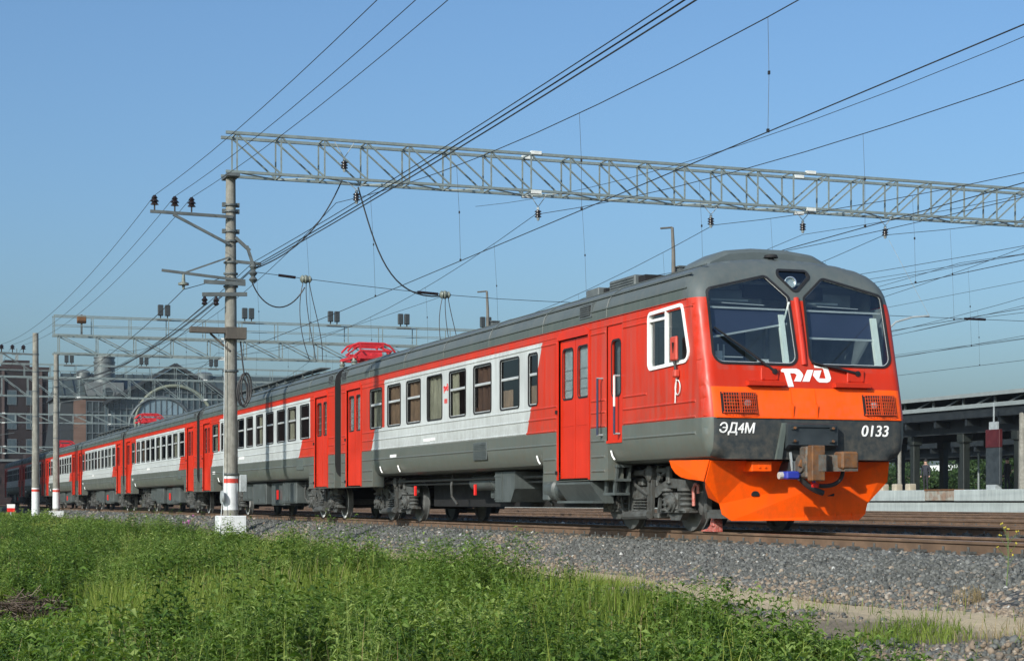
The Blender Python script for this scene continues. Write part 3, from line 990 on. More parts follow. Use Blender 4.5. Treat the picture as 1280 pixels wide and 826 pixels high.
WS = [(-1.535, 3.785), (-0.505, 4.035), (-0.13, 3.705), (-0.105, 2.615), (-1.55, 2.615)]
WS_R = [0.09, 0.10, 0.08, 0.16, 0.17]
ws_l = rounded(WS, WS_R, 6)
ws_r = rounded([(-y, z) for y, z in WS], WS_R, 6)
LAMP = [(-0.25, 4.145), (0.25, 4.145), (0.285, 4.05), (0.0, 3.775), (-0.285, 4.05)]
lamp_l = rounded(LAMP, [0.05, 0.05, 0.06, 0.08, 0.06], 5)

def resample(loop, step, closed=True):
    out = []
    n = len(loop)
    for i in range(n if closed else n - 1):
        a, b = loop[i], loop[(i + 1) % n]
        k = max(1, int(math.ceil(math.hypot(b[0] - a[0], b[1] - a[1]) / step)))
        out += [(a[0] + (b[0] - a[0]) * j / k, a[1] + (b[1] - a[1]) * j / k) for j in range(k)]
    if not closed:
        out.append(loop[-1])
    return out

ZSIDE = [1.5, 1.62, 1.775, 1.9, 2.05, 2.25, 2.5, 2.65, 2.69, 2.9, 3.1, 3.3, 3.53, 3.65]
def wall_front(z): return fx(-1.74, z)

def wall_sheet(mb, outer, holes, y, extra=()):
    v, f = sheet(outer, holes, extra)
    mb.add([(p[0], y, p[1]) for p in v], f)

def rect(a, b, c, d): return [(a, c), (b, c), (b, d), (a, d)]

class Car:
    """one car body in local coordinates (x forward, y away from the camera, z above the rail)"""
    def __init__(self, name, label, loc, group, x_rear, x_front, head, windows, doors, skirts, livery_m):
        self.t = thing(name, label, "train car", loc, group)
        self.t.scale = (1, 1.0115, 1)
        self.xr, self.xf, self.head = x_rear, x_front, head
        self.lm = livery_m
        b = MB()
        xr = x_rear
        holes = [rounded(rect(a, c, 2.33, 3.33), 0.07, 4) for a, c, _ in windows]
        for (a, c, _k) in doors:
            holes.append(rect(a, c, 0.90, 3.45))
        if head:
            holes.append(rect(-3.93, -3.27, 1.53, 3.53))
            self.cabwin = rounded([(-2.15, 2.65), (-0.62, 2.69), (-0.90, 3.56), (-2.15, 3.53)], [0.09, 0.13, 0.08, 0.08], 5)
            holes.append(self.cabwin)
        # near wall outline, drops to the door skirts
        low = []
        edges = sorted(skirts)
        front_pts = [(wall_front(z), z) for z in ZSIDE] if head else [(x_front, 1.5), (x_front, 3.65)]
        out = list(front_pts) + [(xr, 3.65), (xr, 1.5)]
        for (a, c) in edges:
            if abs(a - xr) < 1e-6:
                out[-1] = (xr, 0.86)
            else:
                out += [(a, 1.5), (a, 0.86)]
            if abs(c - x_front) < 1e-6:
                out += [(c, 0.86)]
            else:
                out += [(c, 0.86), (c, 1.5)]
        if not head and abs(edges[-1][1] - x_front) < 1e-6:
            out = out[1:]
        seen = []
        for p in out:
            if not seen or math.hypot(p[0] - seen[-1][0], p[1] - seen[-1][1]) > 1e-6:
                seen.append(p)
        wall_sheet(b, seen, holes, -1.74)
        # curved lower flank between the skirts (near) and everywhere on the far side
        xs_end = wall_front(1.5) if head else x_front
        gaps, cur = [], xr
        for (a, c) in edges:
            if a > cur + 1e-6: gaps.append((cur, a))
            cur = c
        if cur < xs_end - 1e-6: gaps.append((cur, xs_end))
        for (a, c) in gaps:
            n = 4
            isfront = head and c == xs_end
            vs = []
            for (y, z) in HALF:
                e = fx(y, z) if isfront else c
                vs += [(a, y, z), (e, y, z)]
            b.add(vs, [(2 * i, 2 * i + 1, 2 * i + 3, 2 * i + 2) for i in range(n - 1)], True)
        for (a, c) in edges:
            for e in (a, c):
                b.add([(e, -1.74, 1.5), (e, -1.74, 0.86), (e, -1.45, 0.86), (e, -1.45, 1.14), (e, -1.62, 1.18), (e, -1.70, 1.29)], [(0, 1, 2, 3, 4, 5)])
            b.add([(a, -1.74, 0.86), (c, -1.74, 0.86), (c, -1.45, 0.86), (a, -1.45, 0.86)], [(0, 1, 2, 3)])
        # far wall, roof
        far = [(1.74, 3.65), (1.74, 1.5), (1.70, 1.29), (1.62, 1.18), (1.48, 1.135)]
        def strip(pr, smooth):
            vs, fs = [], []
            nxs = 2
            for (y, z) in pr:
                e = fx(y, z) if head else x_front
                xs2 = [xr, e]
                vs += [(x, y, z) for x in xs2]
            for i in range(len(pr) - 1):
                fs.append((2 * i, 2 * i + 1, 2 * i + 3, 2 * i + 2))
            b.add(vs, fs, smooth)
        strip(far, True)
        roof = UP + [(-y, z) for y, z in UP[::-1][1:]]
        strip(roof, True)
        b.add([(xr, -1.48, 1.135), (x_front if not head else -0.3, -1.48, 1.135), (x_front if not head else -0.3, 1.48, 1.135), (xr, 1.48, 1.135)], [(0, 1, 2, 3)])
        pf_ = profile_full()
        b.add([(xr, y, z) for y, z in pf_], [tuple(range(len(pf_)))], False, 1)
        if not head:
            b.add([(x_front, y, z) for y, z in pf_], [tuple(range(len(pf_)))], False, 1)
        else:
            self.front(b)
        # pressed ribs along the flank
        def rib(a, c, z, r=0.016, y=-1.74):
            b.add([(a, y, z - r * 1.5), (c, y, z - r * 1.5), (a + r, y - r, z - r * 0.4), (c - r, y - r, z - r * 0.4), (a + r, y - r, z + r * 0.4), (c - r, y - r, z + r * 0.4), (a, y, z + r * 1.5), (c, y, z + r * 1.5)],
                  [(0, 1, 3, 2), (2, 3, 5, 4), (4, 5, 7, 6), (0, 2, 4, 6), (1, 7, 5, 3)])
        xe = -0.42 if head else x_front - 0.06
        blocks = [(xr + 0.06, xe)]
        cuts = [(a - 0.10, c + 0.10) for a, c, _ in doors] + ([(-3.98, -3.22)] if head else [])
        for (ca, cc) in cuts:
            nb = []
            for (a, c) in blocks:
                if cc <= a or ca >= c: nb.append((a, c)); continue
                if ca > a + 0.1: nb.append((a, ca))
                if cc < c - 0.1: nb.append((cc, c))
            blocks = nb
        for (a, c) in blocks:
            for z in (1.545, 1.800, 2.04):
                rib(a, c, z)
            segs = [(a, c)]
            if head:
                if c > -1: segs = [(a, -2.25)]
            for (p, q) in segs:
                if q - p > 0.3:
                    rib(p, q, 2.25)
                    rib(p, q, 3.42)
        rib(xr + 0.05, (-0.55 if head else x_front - 0.05), 3.52, 0.010)
        for (a, c) in edges:
            for (a2, c2) in blocks:
                p, q = max(a, a2) + 0.03, min(c, c2) - 0.03
                if q - p > 0.25:
                    rib(p, q, 1.27); rib(p, q, 1.02)
        # gutters along the roof edge
        def gutter(y, z, r):
            xe2 = (-0.75 if head else x_front - 0.03)
            b.bar((xr + 0.03, y, z), (xe2, y, z), r, r * 0.8)
        gutter(-1.745, 3.655, 0.03); gutter(-1.742, 3.822, 0.024); gutter(-1.655, 4.045, 0.03); gutter(-1.40, 4.20, 0.018)
        k = xr + 3.0
        while k < x_front - 2:
            pr = [(y - 0.004 * (1 if y < 0 else -1), z + 0.006) for y, z in UP]
            b.tube([(k, y, z) for y, z in pr], 0.012, 4)
            k += 3.1
        self.body = b.build("body", [livery_m, MT['black']], self.t, recalc=True, sharp=32)
        self.windows(windows)
        for d in doors: self.door(*d)
        self.inside(x_rear, x_front)

    def front(self, b):
        outline = HALF + [(-1.74, z) for z in ZSIDE[1:-1]] + resample(UP, 0.13, False)
        outline = outline + [(-y, z) for y, z in outline[::-1] if abs(y) > 1e-6]
        holes = [resample(h, 0.14) for h in (ws_l, ws_r, lamp_l)]
        core = HALF + UP
        core = core + [(-y, z) for y, z in core[::-1] if abs(y) > 1e-6]
        ext = []
        dense = resample(core, 0.10)
        for d in (0.006, 0.02, 0.05, 0.09, 0.14, 0.20, 0.27):
            for p in resample(offset_poly(dense, -d), 0.12):
                ext.append(p)
        for i in range(-15, 16):
            for k in range(0, 24):
                ext.append((i * 0.105, 1.25 + k * 0.132))
        for z in (1.775, 2.25):
            for i in range(-20, 21):
                ext += [(i * 0.081, z - 0.002), (i * 0.081, z + 0.002)]
        good = []
        grid = {}
        bars = [p for loop in [outline] + holes for p in loop]
        for p in bars: grid.setdefault((int(p[0] // 0.05), int(p[1] // 0.05)), []).append(p)
        for p in ext:
            if not in_poly(p, core) or any(in_poly(p, h) for h in holes): continue
            kx, ky = int(p[0] // 0.05), int(p[1] // 0.05)
            near = False
            for a in (-1, 0, 1):
                for c in (-1, 0, 1):
                    for q in grid.get((kx + a, ky + c), ()):
                        if (q[0] - p[0]) ** 2 + (q[1] - p[1]) ** 2 < 0.003 ** 2: near = True
            if not near:
                good.append(p); grid.setdefault((kx, ky), []).append(p)
        v, f = sheet(outline, holes, good)
        b.add([fp(*p) for p in v], f, True)
        # reveals of the openings
        for h in holes:
            n = len(h)
            vs = [fp(*p) for p in h] + [fp(p[0], p[1], -0.06) for p in h]
            b.add(vs, [(i, (i + 1) % n, n + (i + 1) % n, n + i) for i in range(n)], False, 1)

    def windows(self, wins):
        for (a, c, kind) in wins:
            m = MB()
            hole = rounded(rect(a, c, 2.33, 3.33), 0.07, 4)
            o = offset_poly(hole, 0.014); i = offset_poly(hole, -0.014)
            Y0, Y1, Y2 = -1.742, -1.754, -1.69
            ring(m, o, o, lambda p, s: (p[0], (Y0, Y1)[s], p[1]))
            ring(m, o, i, lambda p, s: (p[0], Y1, p[1]))
            ring(m, i, i, lambda p, s: (p[0], (Y1, Y2)[s], p[1]))
            fr = m.build("window", MT['rubber'], self.t)
            m = MB()
            m.add([(p[0], -1.715, p[1]) for p in i], [tuple(range(len(i)))])
            m.build("pane", MT['glass'], fr, recalc=False)
            if kind != 'full':
                m = MB().box(a + 0.03, c - 0.03, -1.735, -1.70, 2.90, 2.955, 0, 0.008)
                ii = offset_poly(hole, -0.014); jj = offset_poly(hole, -0.034)
                ring(m, ii, jj, lambda p, s: (p[0], -1.728, p[1]))
                m.build("glazing_bar", MT['alu'], fr)
            cm = {'brown': 'brownblind', 'tan': 'tanblind', 'full': 'beigeblind', 'beige': 'beigeblind', 'dark': None, 'halfbeige': 'beigeblind', 'seat': 'tanblind'}[kind]
            if cm:
                m = MB()
                x0, x1, z0, z1 = a - 0.05, c + 0.05, 2.28, 3.38
                if kind == 'halfbeige': x1 = a + (c - a) * 0.38
                if kind == 'seat': z1 = 2.72; x1 = a + (c - a) * 0.5
                if kind == 'beige': x0 = a + (c - a) * 0.1
                n = 22
                vs = []
                for k in range(n + 1):
                    u = k / n
                    x = x0 + (x1 - x0) * u
                    w = 0.022 * math.sin(u * 26 + a * 5) + 0.01 * math.sin(u * 11 + 2)
                    sw = 0.05 * math.sin(3.0 * u + a) if kind in ('full', 'beige', 'halfbeige') else 0
                    vs += [(x, -1.655 + w, z1), (x + sw, -1.655 + w, z0)]
                m.add(vs, [(2 * k, 2 * k + 1, 2 * k + 3, 2 * k + 2) for k in range(n)], True)
                m.build("curtain", MT[cm], fr, recalc=False)

    def door(self, a, c, kind):
        mid = (a + c) / 2
        m = MB()
        # door frame
        for (x0, x1, z0, z1) in ((a - 0.06, a, 0.88, 3.50), (c, c + 0.06, 0.88, 3.50)):
            m.box(x0, x1, -1.762, -1.742, z0, z1)
        m.prism([(a - 0.06, 3.50), (a + 0.1, 3.58), (c - 0.1, 3.58), (c + 0.06, 3.50), (c, 3.45), (a, 3.45)], 'xz', -1.765, -1.742)
        m.build("door_frame", MT['door_red'], self.t)
        MB().box(a - 0.02, c + 0.02, -1.64, -1.60, 0.87, 3.46).box(a, c, -1.74, -1.64, 0.872, 0.898).build("door_recess", MT['black'], self.t)
        for (p, q) in ((a, mid - 0.012), (mid + 0.012, c)):
            h = rounded(rect(p + 0.12, q - 0.10, 2.36, 3.27), 0.07, 4)
            m = MB()
            v, f = sheet(rect(p, q, 0.91, 3.44), [h])
            m.add([(x, -1.705, z) for x, z in v], f)
            ring(m, rect(p, q, 0.91, 3.44), rect(p, q, 0.91, 3.44), lambda s, k: (s[0], (-1.705, -1.665)[k], s[1]))
            ring(m, h, h, lambda s, k: (s[0], (-1.705, -1.665)[k], s[1]))
            m.box(p + 0.05, q - 0.05, -1.711, -1.7055, 1.86, 1.875)
            lf = m.build("door_leaf", MT['door_red'], self.t)
            m = MB()
            o2, i2 = offset_poly(h, 0.022), offset_poly(h, -0.012)
            ring(m, o2, i2, lambda s, k: (s[0], -1.711, s[1]))
            ring(m, o2, o2, lambda s, k: (s[0], (-1.706, -1.711)[k], s[1]))
            m.build("window_gasket", MT['rubber'], lf)
            MB().add([(s[0], -1.69, s[1]) for s in h], [tuple(range(len(h)))]).build("window_pane", MT['glass'], lf, recalc=False)
            pm = MB()
            for z in (2.52, 2.70, 2.88):
                pm.box(p + 0.1, q - 0.08, -1.668, -1.66, z, z + 0.022)
            pm.box(p + 0.1, q - 0.08, -1.655, -1.65, 2.34, 3.29, 1)
            pm.build("inner_grille", [MT['alu'], MT['cab'] if self.head else MT['liner']], lf)
        for z in (2.10, 0.98):
            MB().box(a - 0.045, a - 0.005, -1.80, -1.764, z, z + 0.07).build("hinge", MT['black'], self.t)

    def inside(self, xr, xf):
        m = MB()
        x1 = -2.9 if self.head else xf - 0.1
        m.box(xr + 0.1, x1, 0.7, 1.2, 1.3, 3.6)
        m.box(xr + 0.1, x1, -1.58, 0.7, 1.25, 1.32)
        m.box(xr + 0.1, x1, -1.66, 1.2, 3.55, 3.62)
        xs = [xr + 0.35, xr + 2.7, x1 - 0.05] + ([-6.9, -4.5] if self.head else [-3.2])
        for x in xs:
            m.box(x, x + 0.05, -1.62, 0.7, 1.32, 3.55)
        x = xr + 3.6
        while x < x1 - 3.5:
            m.box(x, x + 0.12, -1.45, -0.5, 1.7, 2.52, 1)
            m.box(x - 0.4, x + 0.5, -1.45, -0.5, 1.66, 1.74, 1)
            x += 1.64
        m.build("saloon_interior", [MT['liner'], MT['brownblind']], self.t)

# ---- bogie
def make_bogie(parent, xc, wb, white_rim, rods=True):
    b = thing("bogie", None, None, (xc, 0, 0))
    b.parent = parent
    for s in (-1, 1):
        for e in (-1, 1):
            w = MB()
            x = e * wb / 2
            y0 = s * 0.7975
            # outside to inside along y
            w.lathe((x, y0 + s * 0.07, 0.475), (0, -s, 0), [(0, 0.25), (0.0, 0.40), (0.005, 0.44), (0.005, 0.475), (0.105, 0.478), (0.11, 0.50), (0.135, 0.50), (0.14, 0.42), (0.10, 0.40), (0.09, 0.1)], 32, 0, True)
            w.lathe((x, y0 + s * 0.069, 0.475), (0, -s, 0), [(0.03, 0.06), (0.03, 0.40)], 32, 1, True, False)
            w.lathe((x, y0 + s * 0.12, 0.475), (0, -s, 0), [(0, 0.07), (0.1, 0.09), (0.12, 0.13)], 16, 1)
            if white_rim:
                w.lathe((x, y0 + s * 0.0715, 0.475), (0, s, 0), [(0, 0.40), (0.002, 0.405), (0.002, 0.468), (0, 0.472)], 32, 2, True, False)
            w.build("wheel", [MT['tread'], MT['bogie'], MT['white']], b)
    for e in (-1, 1):
        MB().lathe((e * wb / 2, -0.75, 0.475), (0, 1, 0), [(0, 0.09), (1.5, 0.09)], 12).build("axle", MT['bogie'], b)
    m = MB()
    # transom, bolster and traction gear between the wheels
    m.box(-0.28, 0.28, -1.0, 1.0, 0.45, 0.80)
    m.box(-0.9, -0.3, -0.5, 0.5, 0.3, 0.75); m.box(0.3, 0.9, -0.5, 0.5, 0.3, 0.75)
    m.lathe((0, 0, 0.8), (0, 0, 1), [(0, 0.35), (0.25, 0.35)], 16)
    m.build("bolster", MT['black'], b)
    for s in (-1, 1):
        f = MB()
        y = s * 1.08
        yo = s * 1.20
        h = wb / 2
        # main side beam with dropped middle
        f.prism([(-h - 0.45, 0.70), (-h + 0.25, 0.72), (-0.55, 0.56), (0.55, 0.56), (h - 0.25, 0.72), (h + 0.45, 0.70), (h + 0.45, 0.84), (h - 0.15, 0.88), (0.5, 0.74), (-0.5, 0.74), (-h + 0.15, 0.88), (-h - 0.45, 0.84)], 'xz', y - s * 0.09, y + s * 0.09)
        for e in (-1, 1):
            x = e * h
            # axle box with round cover, arms and springs either side
            f.box(x - 0.17, x + 0.17, y - 0.13, y + 0.13, 0.34, 0.64, 0, 0.03)
            f.lathe((x, yo - s * 0.02, 0.475), (0, s, 0), [(0, 0.17), (0.05, 0.17), (0.06, 0.145), (0.10, 0.135), (0.11, 0.07), (0.15, 0.06), (0.155, 0.02)], 20)
            for k in range(8):
                a = 2 * math.pi * k / 8
                f.lathe((x + 0.15 * math.cos(a), yo + s * 0.02, 0.475 + 0.15 * math.sin(a)), (0, s, 0), [(0, 0.018), (0.025, 0.018)], 6)
            f.box(x - 0.50, x + 0.50, y - 0.12, y + 0.12, 0.30, 0.345, 0, 0.01)
            f.prism([(x - 0.3, 0.30), (x + 0.3, 0.30), (x + 0.17, 0.18), (x - 0.17, 0.18)], 'xz', y - 0.06, y + 0.06)
            for q in (-1, 1):
                sx_ = x + q * 0.34
                prof_ = []
                for k in range(9):
                    z = 0.0 + k * 0.042
                    prof_ += [(z, 0.085 if k % 2 else 0.125)]
                f.lathe((sx_, y + s * 0.02, 0.35), (0, 0, 1), prof_, 16)
                f.lathe((sx_, y + s * 0.02, 0.34), (0, 0, 1), [(0, 0.15), (0.03, 0.15), (0.035, 0.13)], 16)
                f.lathe((sx_, y + s * 0.02, 0.66), (0, 0, 1), [(0, 0.13), (0.005, 0.15), (0.05, 0.15)], 16)
        # hangers, spring plank and leaf of the secondary suspension
        for x in (-0.50, -0.36, 0.30, 0.44):
            f.bar((x, yo, 0.24), (x + 0.02, yo, 0.86), 0.055, 0.05)
        f.box(-0.62, 0.62, y - 0.10, y + 0.14, 0.20, 0.30, 0, 0.02)
        f.tube([(-0.62, yo + s * 0.05, 0.24), (0.45, yo + s * 0.05, 0.27)], 0.075, 10)
        for k in range(5):
            f.box(-0.34 + 0.02 * k, 0.28 - 0.02 * k, y - 0.06, yo + s * 0.04, 0.33 + 0.05 * k, 0.355 + 0.05 * k)
        f.bar((-0.34, yo, 0.33), (-0.34, yo, 0.56), 0.05); f.bar((-0.1, yo - s * 0.03, 0.33), (-0.1, yo - s * 0.03, 0.56), 0.05)
        # brake cylinder arms, dampers and step at the ends
        f.bar((-0.72, yo + s * 0.03, 0.28), (-0.84, yo + s * 0.03, 0.80), 0.035)
        f.bar((0.70, yo, 0.30), (0.76, yo, 0.55), 0.05)
        f.tube([(-h - 0.25, yo, 0.92), (-h - 0.02, yo, 1.10)], [0.045, 0.03], 8)
        f.tube([(-h - 0.42, yo, 0.85), (-h - 0.25, yo, 0.92)], 0.06, 8)
        f.box(-h - 0.55, -h - 0.36, y - 0.1, y + 0.12, 0.34, 0.60, 0, 0.03)
        # rod above the beam with round end
        f.prism([(-0.78, 0.76), (-0.40, 0.76), (-0.52, 1.06), (-0.60, 1.10), (-0.68, 1.06)], 'xz', y - 0.08, y + 0.1)
        f.lathe((-0.45, yo, 0.98), (1, 0, 0), [(0, 0.09), (0.06, 0.09), (0.07, 0.05), (0.62, 0.05), (0.64, 0.08), (0.7, 0.08)], 12)
        f.box(-0.45, -0.15, y - 0.05, y + 0.12, 0.76, 0.90, 0, 0.02)
        f.lathe((0.36, yo - s * 0.06, 0.97), (0, s, 0), [(0, 0.14), (0.10, 0.14), (0.12, 0.10), (0.125, 0.06)], 18)
        f.box(0.18, 0.52, y - 0.08, y + 0.05, 0.74, 0.92, 0, 0.02)
        f.box(0.62, 0.68, y - 0.06, yo, 0.80, 1.10); f.box(0.62, 1.0, y - 0.04, yo + s * 0.02, 0.98, 1.05, 0, 0.01)
        f.lathe((0.80, yo, 0.90), (0, s, 0), [(0, 0.06), (0.05, 0.06)], 10)
        f.bar((0.7, yo, 0.86), (1.06, yo, 1.02), 0.05)
        f.box(1.0, 1.12, y - 0.05, yo + s * 0.02, 0.78, 1.08, 0, 0.02)
        f.tube([(-0.3, yo + s * 0.02, 0.80), (0.0, yo + s * 0.05, 0.72), (0.2, yo + s * 0.05, 0.66), (0.3, yo + s * 0.02, 0.60)], 0.03, 6)
        f.build("side_frame", MT['bogie'], b)
    return b
# ---- head car
LB, DK, BR, TN, BE, FU, HB, SE = 'beige', 'dark', 'brown', 'tan', 'beige', 'full', 'halfbeige', 'seat'
HEAD_X = -24.1
head = Car("head_car", "leading car with orange snow guard, white number 0133 and two big windscreens", (HEAD_X, 13.63, 0), "coupled cars of the electric train",
           -22.42, 0.0, True,
           [(-19.40, -18.28, 'beige'), (-17.76, -16.62, 'tan'), (-16.11, -14.97, 'tan'), (-14.45, -13.32, 'full'), (-12.79, -11.65, 'halfbeige'), (-11.12, -9.99, 'brown'), (-9.44, -8.32, 'seat'), (-7.80, -7.30, 'seat')],
           [(-21.78, -20.30, 'd'), (-6.20, -4.74, 'd')], [(-22.42, -19.15), (-7.01, -3.88)], MT['head'])
HT = head.t
# narrow cab door
m = MB()
h = rounded(rect(-3.74, -3.36, 2.30, 3.24), 0.08, 5)
v, f = sheet(rect(-3.92, -3.28, 1.535, 3.525), [h])
m.add([(x, -1.725, z) for x, z in v], f)
ring(m, h, h, lambda s, k: (s[0], (-1.725, -1.68)[k], s[1]))
m.box(-3.93, -3.27, -1.752, -1.742, 1.49, 1.535)
cd = m.build("cab_door", MT['door_red'], HT)
m = MB()
ring(m, offset_poly(h, 0.025), offset_poly(h, -0.01), lambda s, k: (s[0], -1.731, s[1]))
m.build("window_gasket", MT['rubber'], cd)
MB().add([(s[0], -1.70, s[1]) for s in h], [tuple(range(len(h)))]).build("window_pane", MT['glass'], cd, recalc=False)
MB().box(-3.95, -3.25, -1.60, -1.56, 1.5, 3.55).build("door_recess", MT['cabdark'], HT)
for (x, two) in ((-4.11, False), (-3.37, True)):
    m = MB()
    m.tube([(x, -1.84, 1.64), (x, -1.84, 2.10)], 0.021, 8, 0)
    m.tube([(x, -1.84, 2.10), (x, -1.84, 2.62)], 0.021, 8, 1 if two else 0)
    for z in (1.64, 2.62):
        m.tube([(x, -1.74, z), (x, -1.85, z)], 0.018, 8, 2)
    m.build("handrail", [MT['blind'], MT['offwhite'], MT['steel']], HT)
# white framed side window of the cab
m = MB()
cw = head.cabwin
o, i = offset_poly(cw, 0.036), offset_poly(cw, -0.018)
ring(m, o, o, lambda p, s: (p[0], (-1.742, -1.765)[s], p[1]))
ring(m, o, i, lambda p, s: (p[0], -1.765, p[1]))
ring(m, i, i, lambda p, s: (p[0], (-1.765, -1.69)[s], p[1]))
m.box(-1.51, -1.47, -1.763, -1.70, 2.68, 3.53)
m.box(-2.12, -1.52, -1.757, -1.71, 3.40, 3.44)
sw = m.build("side_window", MT['white'], HT)
MB().add([(p[0], -1.71, p[1]) for p in i], [tuple(range(len(i)))]).build("pane", MT['cabglass'], sw, recalc=False)
# red mirror board with hook and looped cable below the side window
m = MB()
m.box(-1.16, -0.92, -1.84, -1.79, 2.70, 3.08, 0, 0.02)
m.bar((-1.04, -1.82, 2.78), (-1.0, -1.86, 2.98), 0.025, 0.025, 1)
m.tube([(-1.02, -1.80, 2.5), (-1.06, -1.80, 2.70)], 0.02, 6, 1)
m.box(-1.10, -0.98, -1.83, -1.74, 2.44, 2.56, 0, 0.02)
mr = m.build("mirror_board", [M_("faded_red_board", (0.50, 0.06, 0.035), 0.5, var=0.2), MT['cable']], HT)
lp = [(-1.02 + 0.09 * math.cos(a), -1.765, 2.28 + 0.115 * math.sin(a)) for a in [k * math.pi / 9 for k in range(18)]]
m = MB().tube(lp, 0.010, 6, 0, True, True).tube([(-1.06, -1.765, 2.45), (-1.10, -1.765, 2.20), (-1.11, -1.765, 2.04)], 0.012, 6)
m.build("cable_loop", MT['offwhite'], mr)

# windscreens
for nm, lp in (("l", ws_l), ("r", ws_r)):
    lp = resample(lp, 0.14)
    a, c = offset_poly(lp, 0.014), offset_poly(lp, -0.022)
    m = MB()
    ring(m, a, a, lambda p, s: fp(p[0], p[1], (0.002, 0.016)[s]), 0)
    ring(m, a, c, lambda p, s: fp(p[0], p[1], 0.016), 0)
    ring(m, c, c, lambda p, s: fp(p[0], p[1], (0.016, -0.03)[s]), 0)
    ws = m.build("windscreen", MT['rubber'], HT)
    v, f = sheet(c, [])
    MB().add([fp(p[0], p[1], -0.012) for p in v], f, True).build("pane", MT['cabglass'], ws, recalc=False)
    m = MB()
    c2 = offset_poly(lp, -0.032)
    ring(m, c, c2, lambda p, s: fp(p[0], p[1], -0.006), 0)
    m.build("inner_trim", MT['alu'], ws)
# centre pillar bead
m = MB()
m.tube([fp(0, 3.69, 0.0), fp(0, 3.3, 0.012), fp(0, 2.9, 0.012), fp(0.0, 2.62, 0.0)], 0.045, 10)
m.build("centre_pillar", MT['red'], HT)
# lamp window above
lpz = resample(lamp_l, 0.14)
a, c = offset_poly(lpz, 0.02), offset_poly(lpz, -0.02)
m = MB()
ring(m, a, a, lambda p, s: fp(p[0], p[1], (0.002, 0.014)[s]))
ring(m, a, c, lambda p, s: fp(p[0], p[1], 0.014))
ring(m, c, c, lambda p, s: fp(p[0], p[1], (0.014, -0.05)[s]))
sl = m.build("searchlight", MT['rubber'], HT)
v, f = sheet(c, [])
MB().add([fp(p[0], p[1], -0.01) for p in v], f, True).build("pane", MT['cabglass'], sl, recalc=False)
m = MB()
m.lathe((-0.60, -0.03, 3.94), (1, -0.35, 0.12), [(-0.1, 0.03), (-0.06, 0.06), (0.02, 0.085), (0.06, 0.095), (0.062, 0.085), (0.0, 0.07), (-0.03, 0.03)], 24, 0)
m.lathe((-0.62, -0.03, 3.94), (1, -0.35, 0.12), [(0.03, 0.078), (0.032, 0.02)], 24, 1)
m.build("lamp_reflector", [MT['chrome'], MT['lens']], sl)
MB().box(-1.0, -0.85, -0.7, 0.7, 3.72, 4.22).build("lamp_housing", MT['black'], sl)

# cab interior
m = MB()
m.box(-2.9, -2.8, -1.66, 1.66, 1.3, 4.0, 0)
m.box(-2.9, -0.12, -1.6, 1.6, 1.25, 1.3, 1)
m.box(-2.8, -0.75, -1.62, 1.62, 3.93, 3.97, 1)
m.box(-2.8, -0.56, 1.60, 1.63, 1.3, 3.6, 1)
m.box(-2.8, -0.95, 1.60, 1.63, 3.6, 3.93, 1)
m.box(-2.79, -2.75, 0.75, 1.25, 1.3, 3.7, 2)
m.box(-2.79, -2.76, -0.35, 0.3, 1.3, 3.75, 1)
m.box(-2.79, -2.72, 0.66, 0.72, 1.3, 3.8, 0)
m.box(-2.79, -2.74, -1.3, -0.6, 2.2, 3.4, 1)
m.build("cab_interior", [MT['cab'], MT['cabdark'], MT['cabwhite']], HT)
m = MB()
m.prism([(-0.95, 2.35), (-0.95, 2.60), (-0.55, 2.66), (-0.36, 2.60), (-0.36, 2.2)], 'xz', -1.5, 1.5, 0)
m.box(-0.62, -0.50, -0.60, -0.44, 2.655, 2.72, 1, 0.01)

m.box(-0.6, -0.52, -1.32, -1.24, 2.655, 2.83, 1)
m.bar((-0.5, -1.46, 2.74), (-0.5, -0.9, 2.74), 0.016, 0.016, 1)
for y in (-0.98, -0.88, 0.42, 0.5):
    m.bar((-1.2, y, 2.3), (-1.2, y, 3.0), 0.02, 0.02, 1)
m.build("driver_desk", [MT['cab'], MT['alu']], HT)
def blind(y0, y1, zt, zb0, zb1, off):
    m = MB()
    x = lambda z: lean(z) - off
    m.add([(x(zt), y0, zt), (x(zt), y1, zt), (x(zb1), y1, zb1), (x(zb0), y0, zb0)], [(0, 1, 2, 3)])
    m.bar((x(zb0) + 0.004, y0, zb0), (x(zb1) + 0.004, y1, zb1), 0.02, 0.03, 1)
    return m.build("sun_blind", [MT['blind'], MT['alu']], HT)
blind(-1.52, -0.16, 3.52, 3.02, 3.28, 0.10)
blind(0.16, 1.40, 3.50, 3.06, 3.06, 0.10)
m = MB()
for (y0, y1) in ((-1.52, -0.14), (0.14, 1.52)):
    m.bar((lean(3.5) - 0.07, y0, 3.50), (lean(3.5) - 0.07, y1, 3.50), 0.022, 0.028)
    m.bar((lean(3.5) - 0.075, y0 + 0.25, 3.575), (lean(3.5) - 0.075, y1 - 0.4, 3.56), 0.012, 0.012)
m.build("blind_rail", MT['alu'], HT)
m = MB()
for (y, y2) in ((-0.30, -0.22), (1.33, 1.43)):
    m.prism([(lean(2.63) - 0.13, 2.63), (lean(2.63) - 0.06, 2.63), (lean(3.4) - 0.06, 3.42), (lean(3.4) - 0.13, 3.42)], 'xz', y, y2)
m.bar((lean(3.3) - 0.09, -0.24, 3.25), (lean(3.3) - 0.06, -0.14, 3.62), 0.02)
m.build("window_frame_post", MT['cabwhite'], HT)
m = MB()
for (y0, y1) in ((-1.35, -0.35), (0.35, 1.25)):
    m.box(-1.02, -0.92, y0, y1, 3.62, 3.84, 0, 0.02)
    m.box(-0.915, -0.905, y0 + 0.1, y1 - 0.25, 3.66, 3.69, 1)
m.build("overhead_console", [MT['cabdark'], MT['cab']], HT)

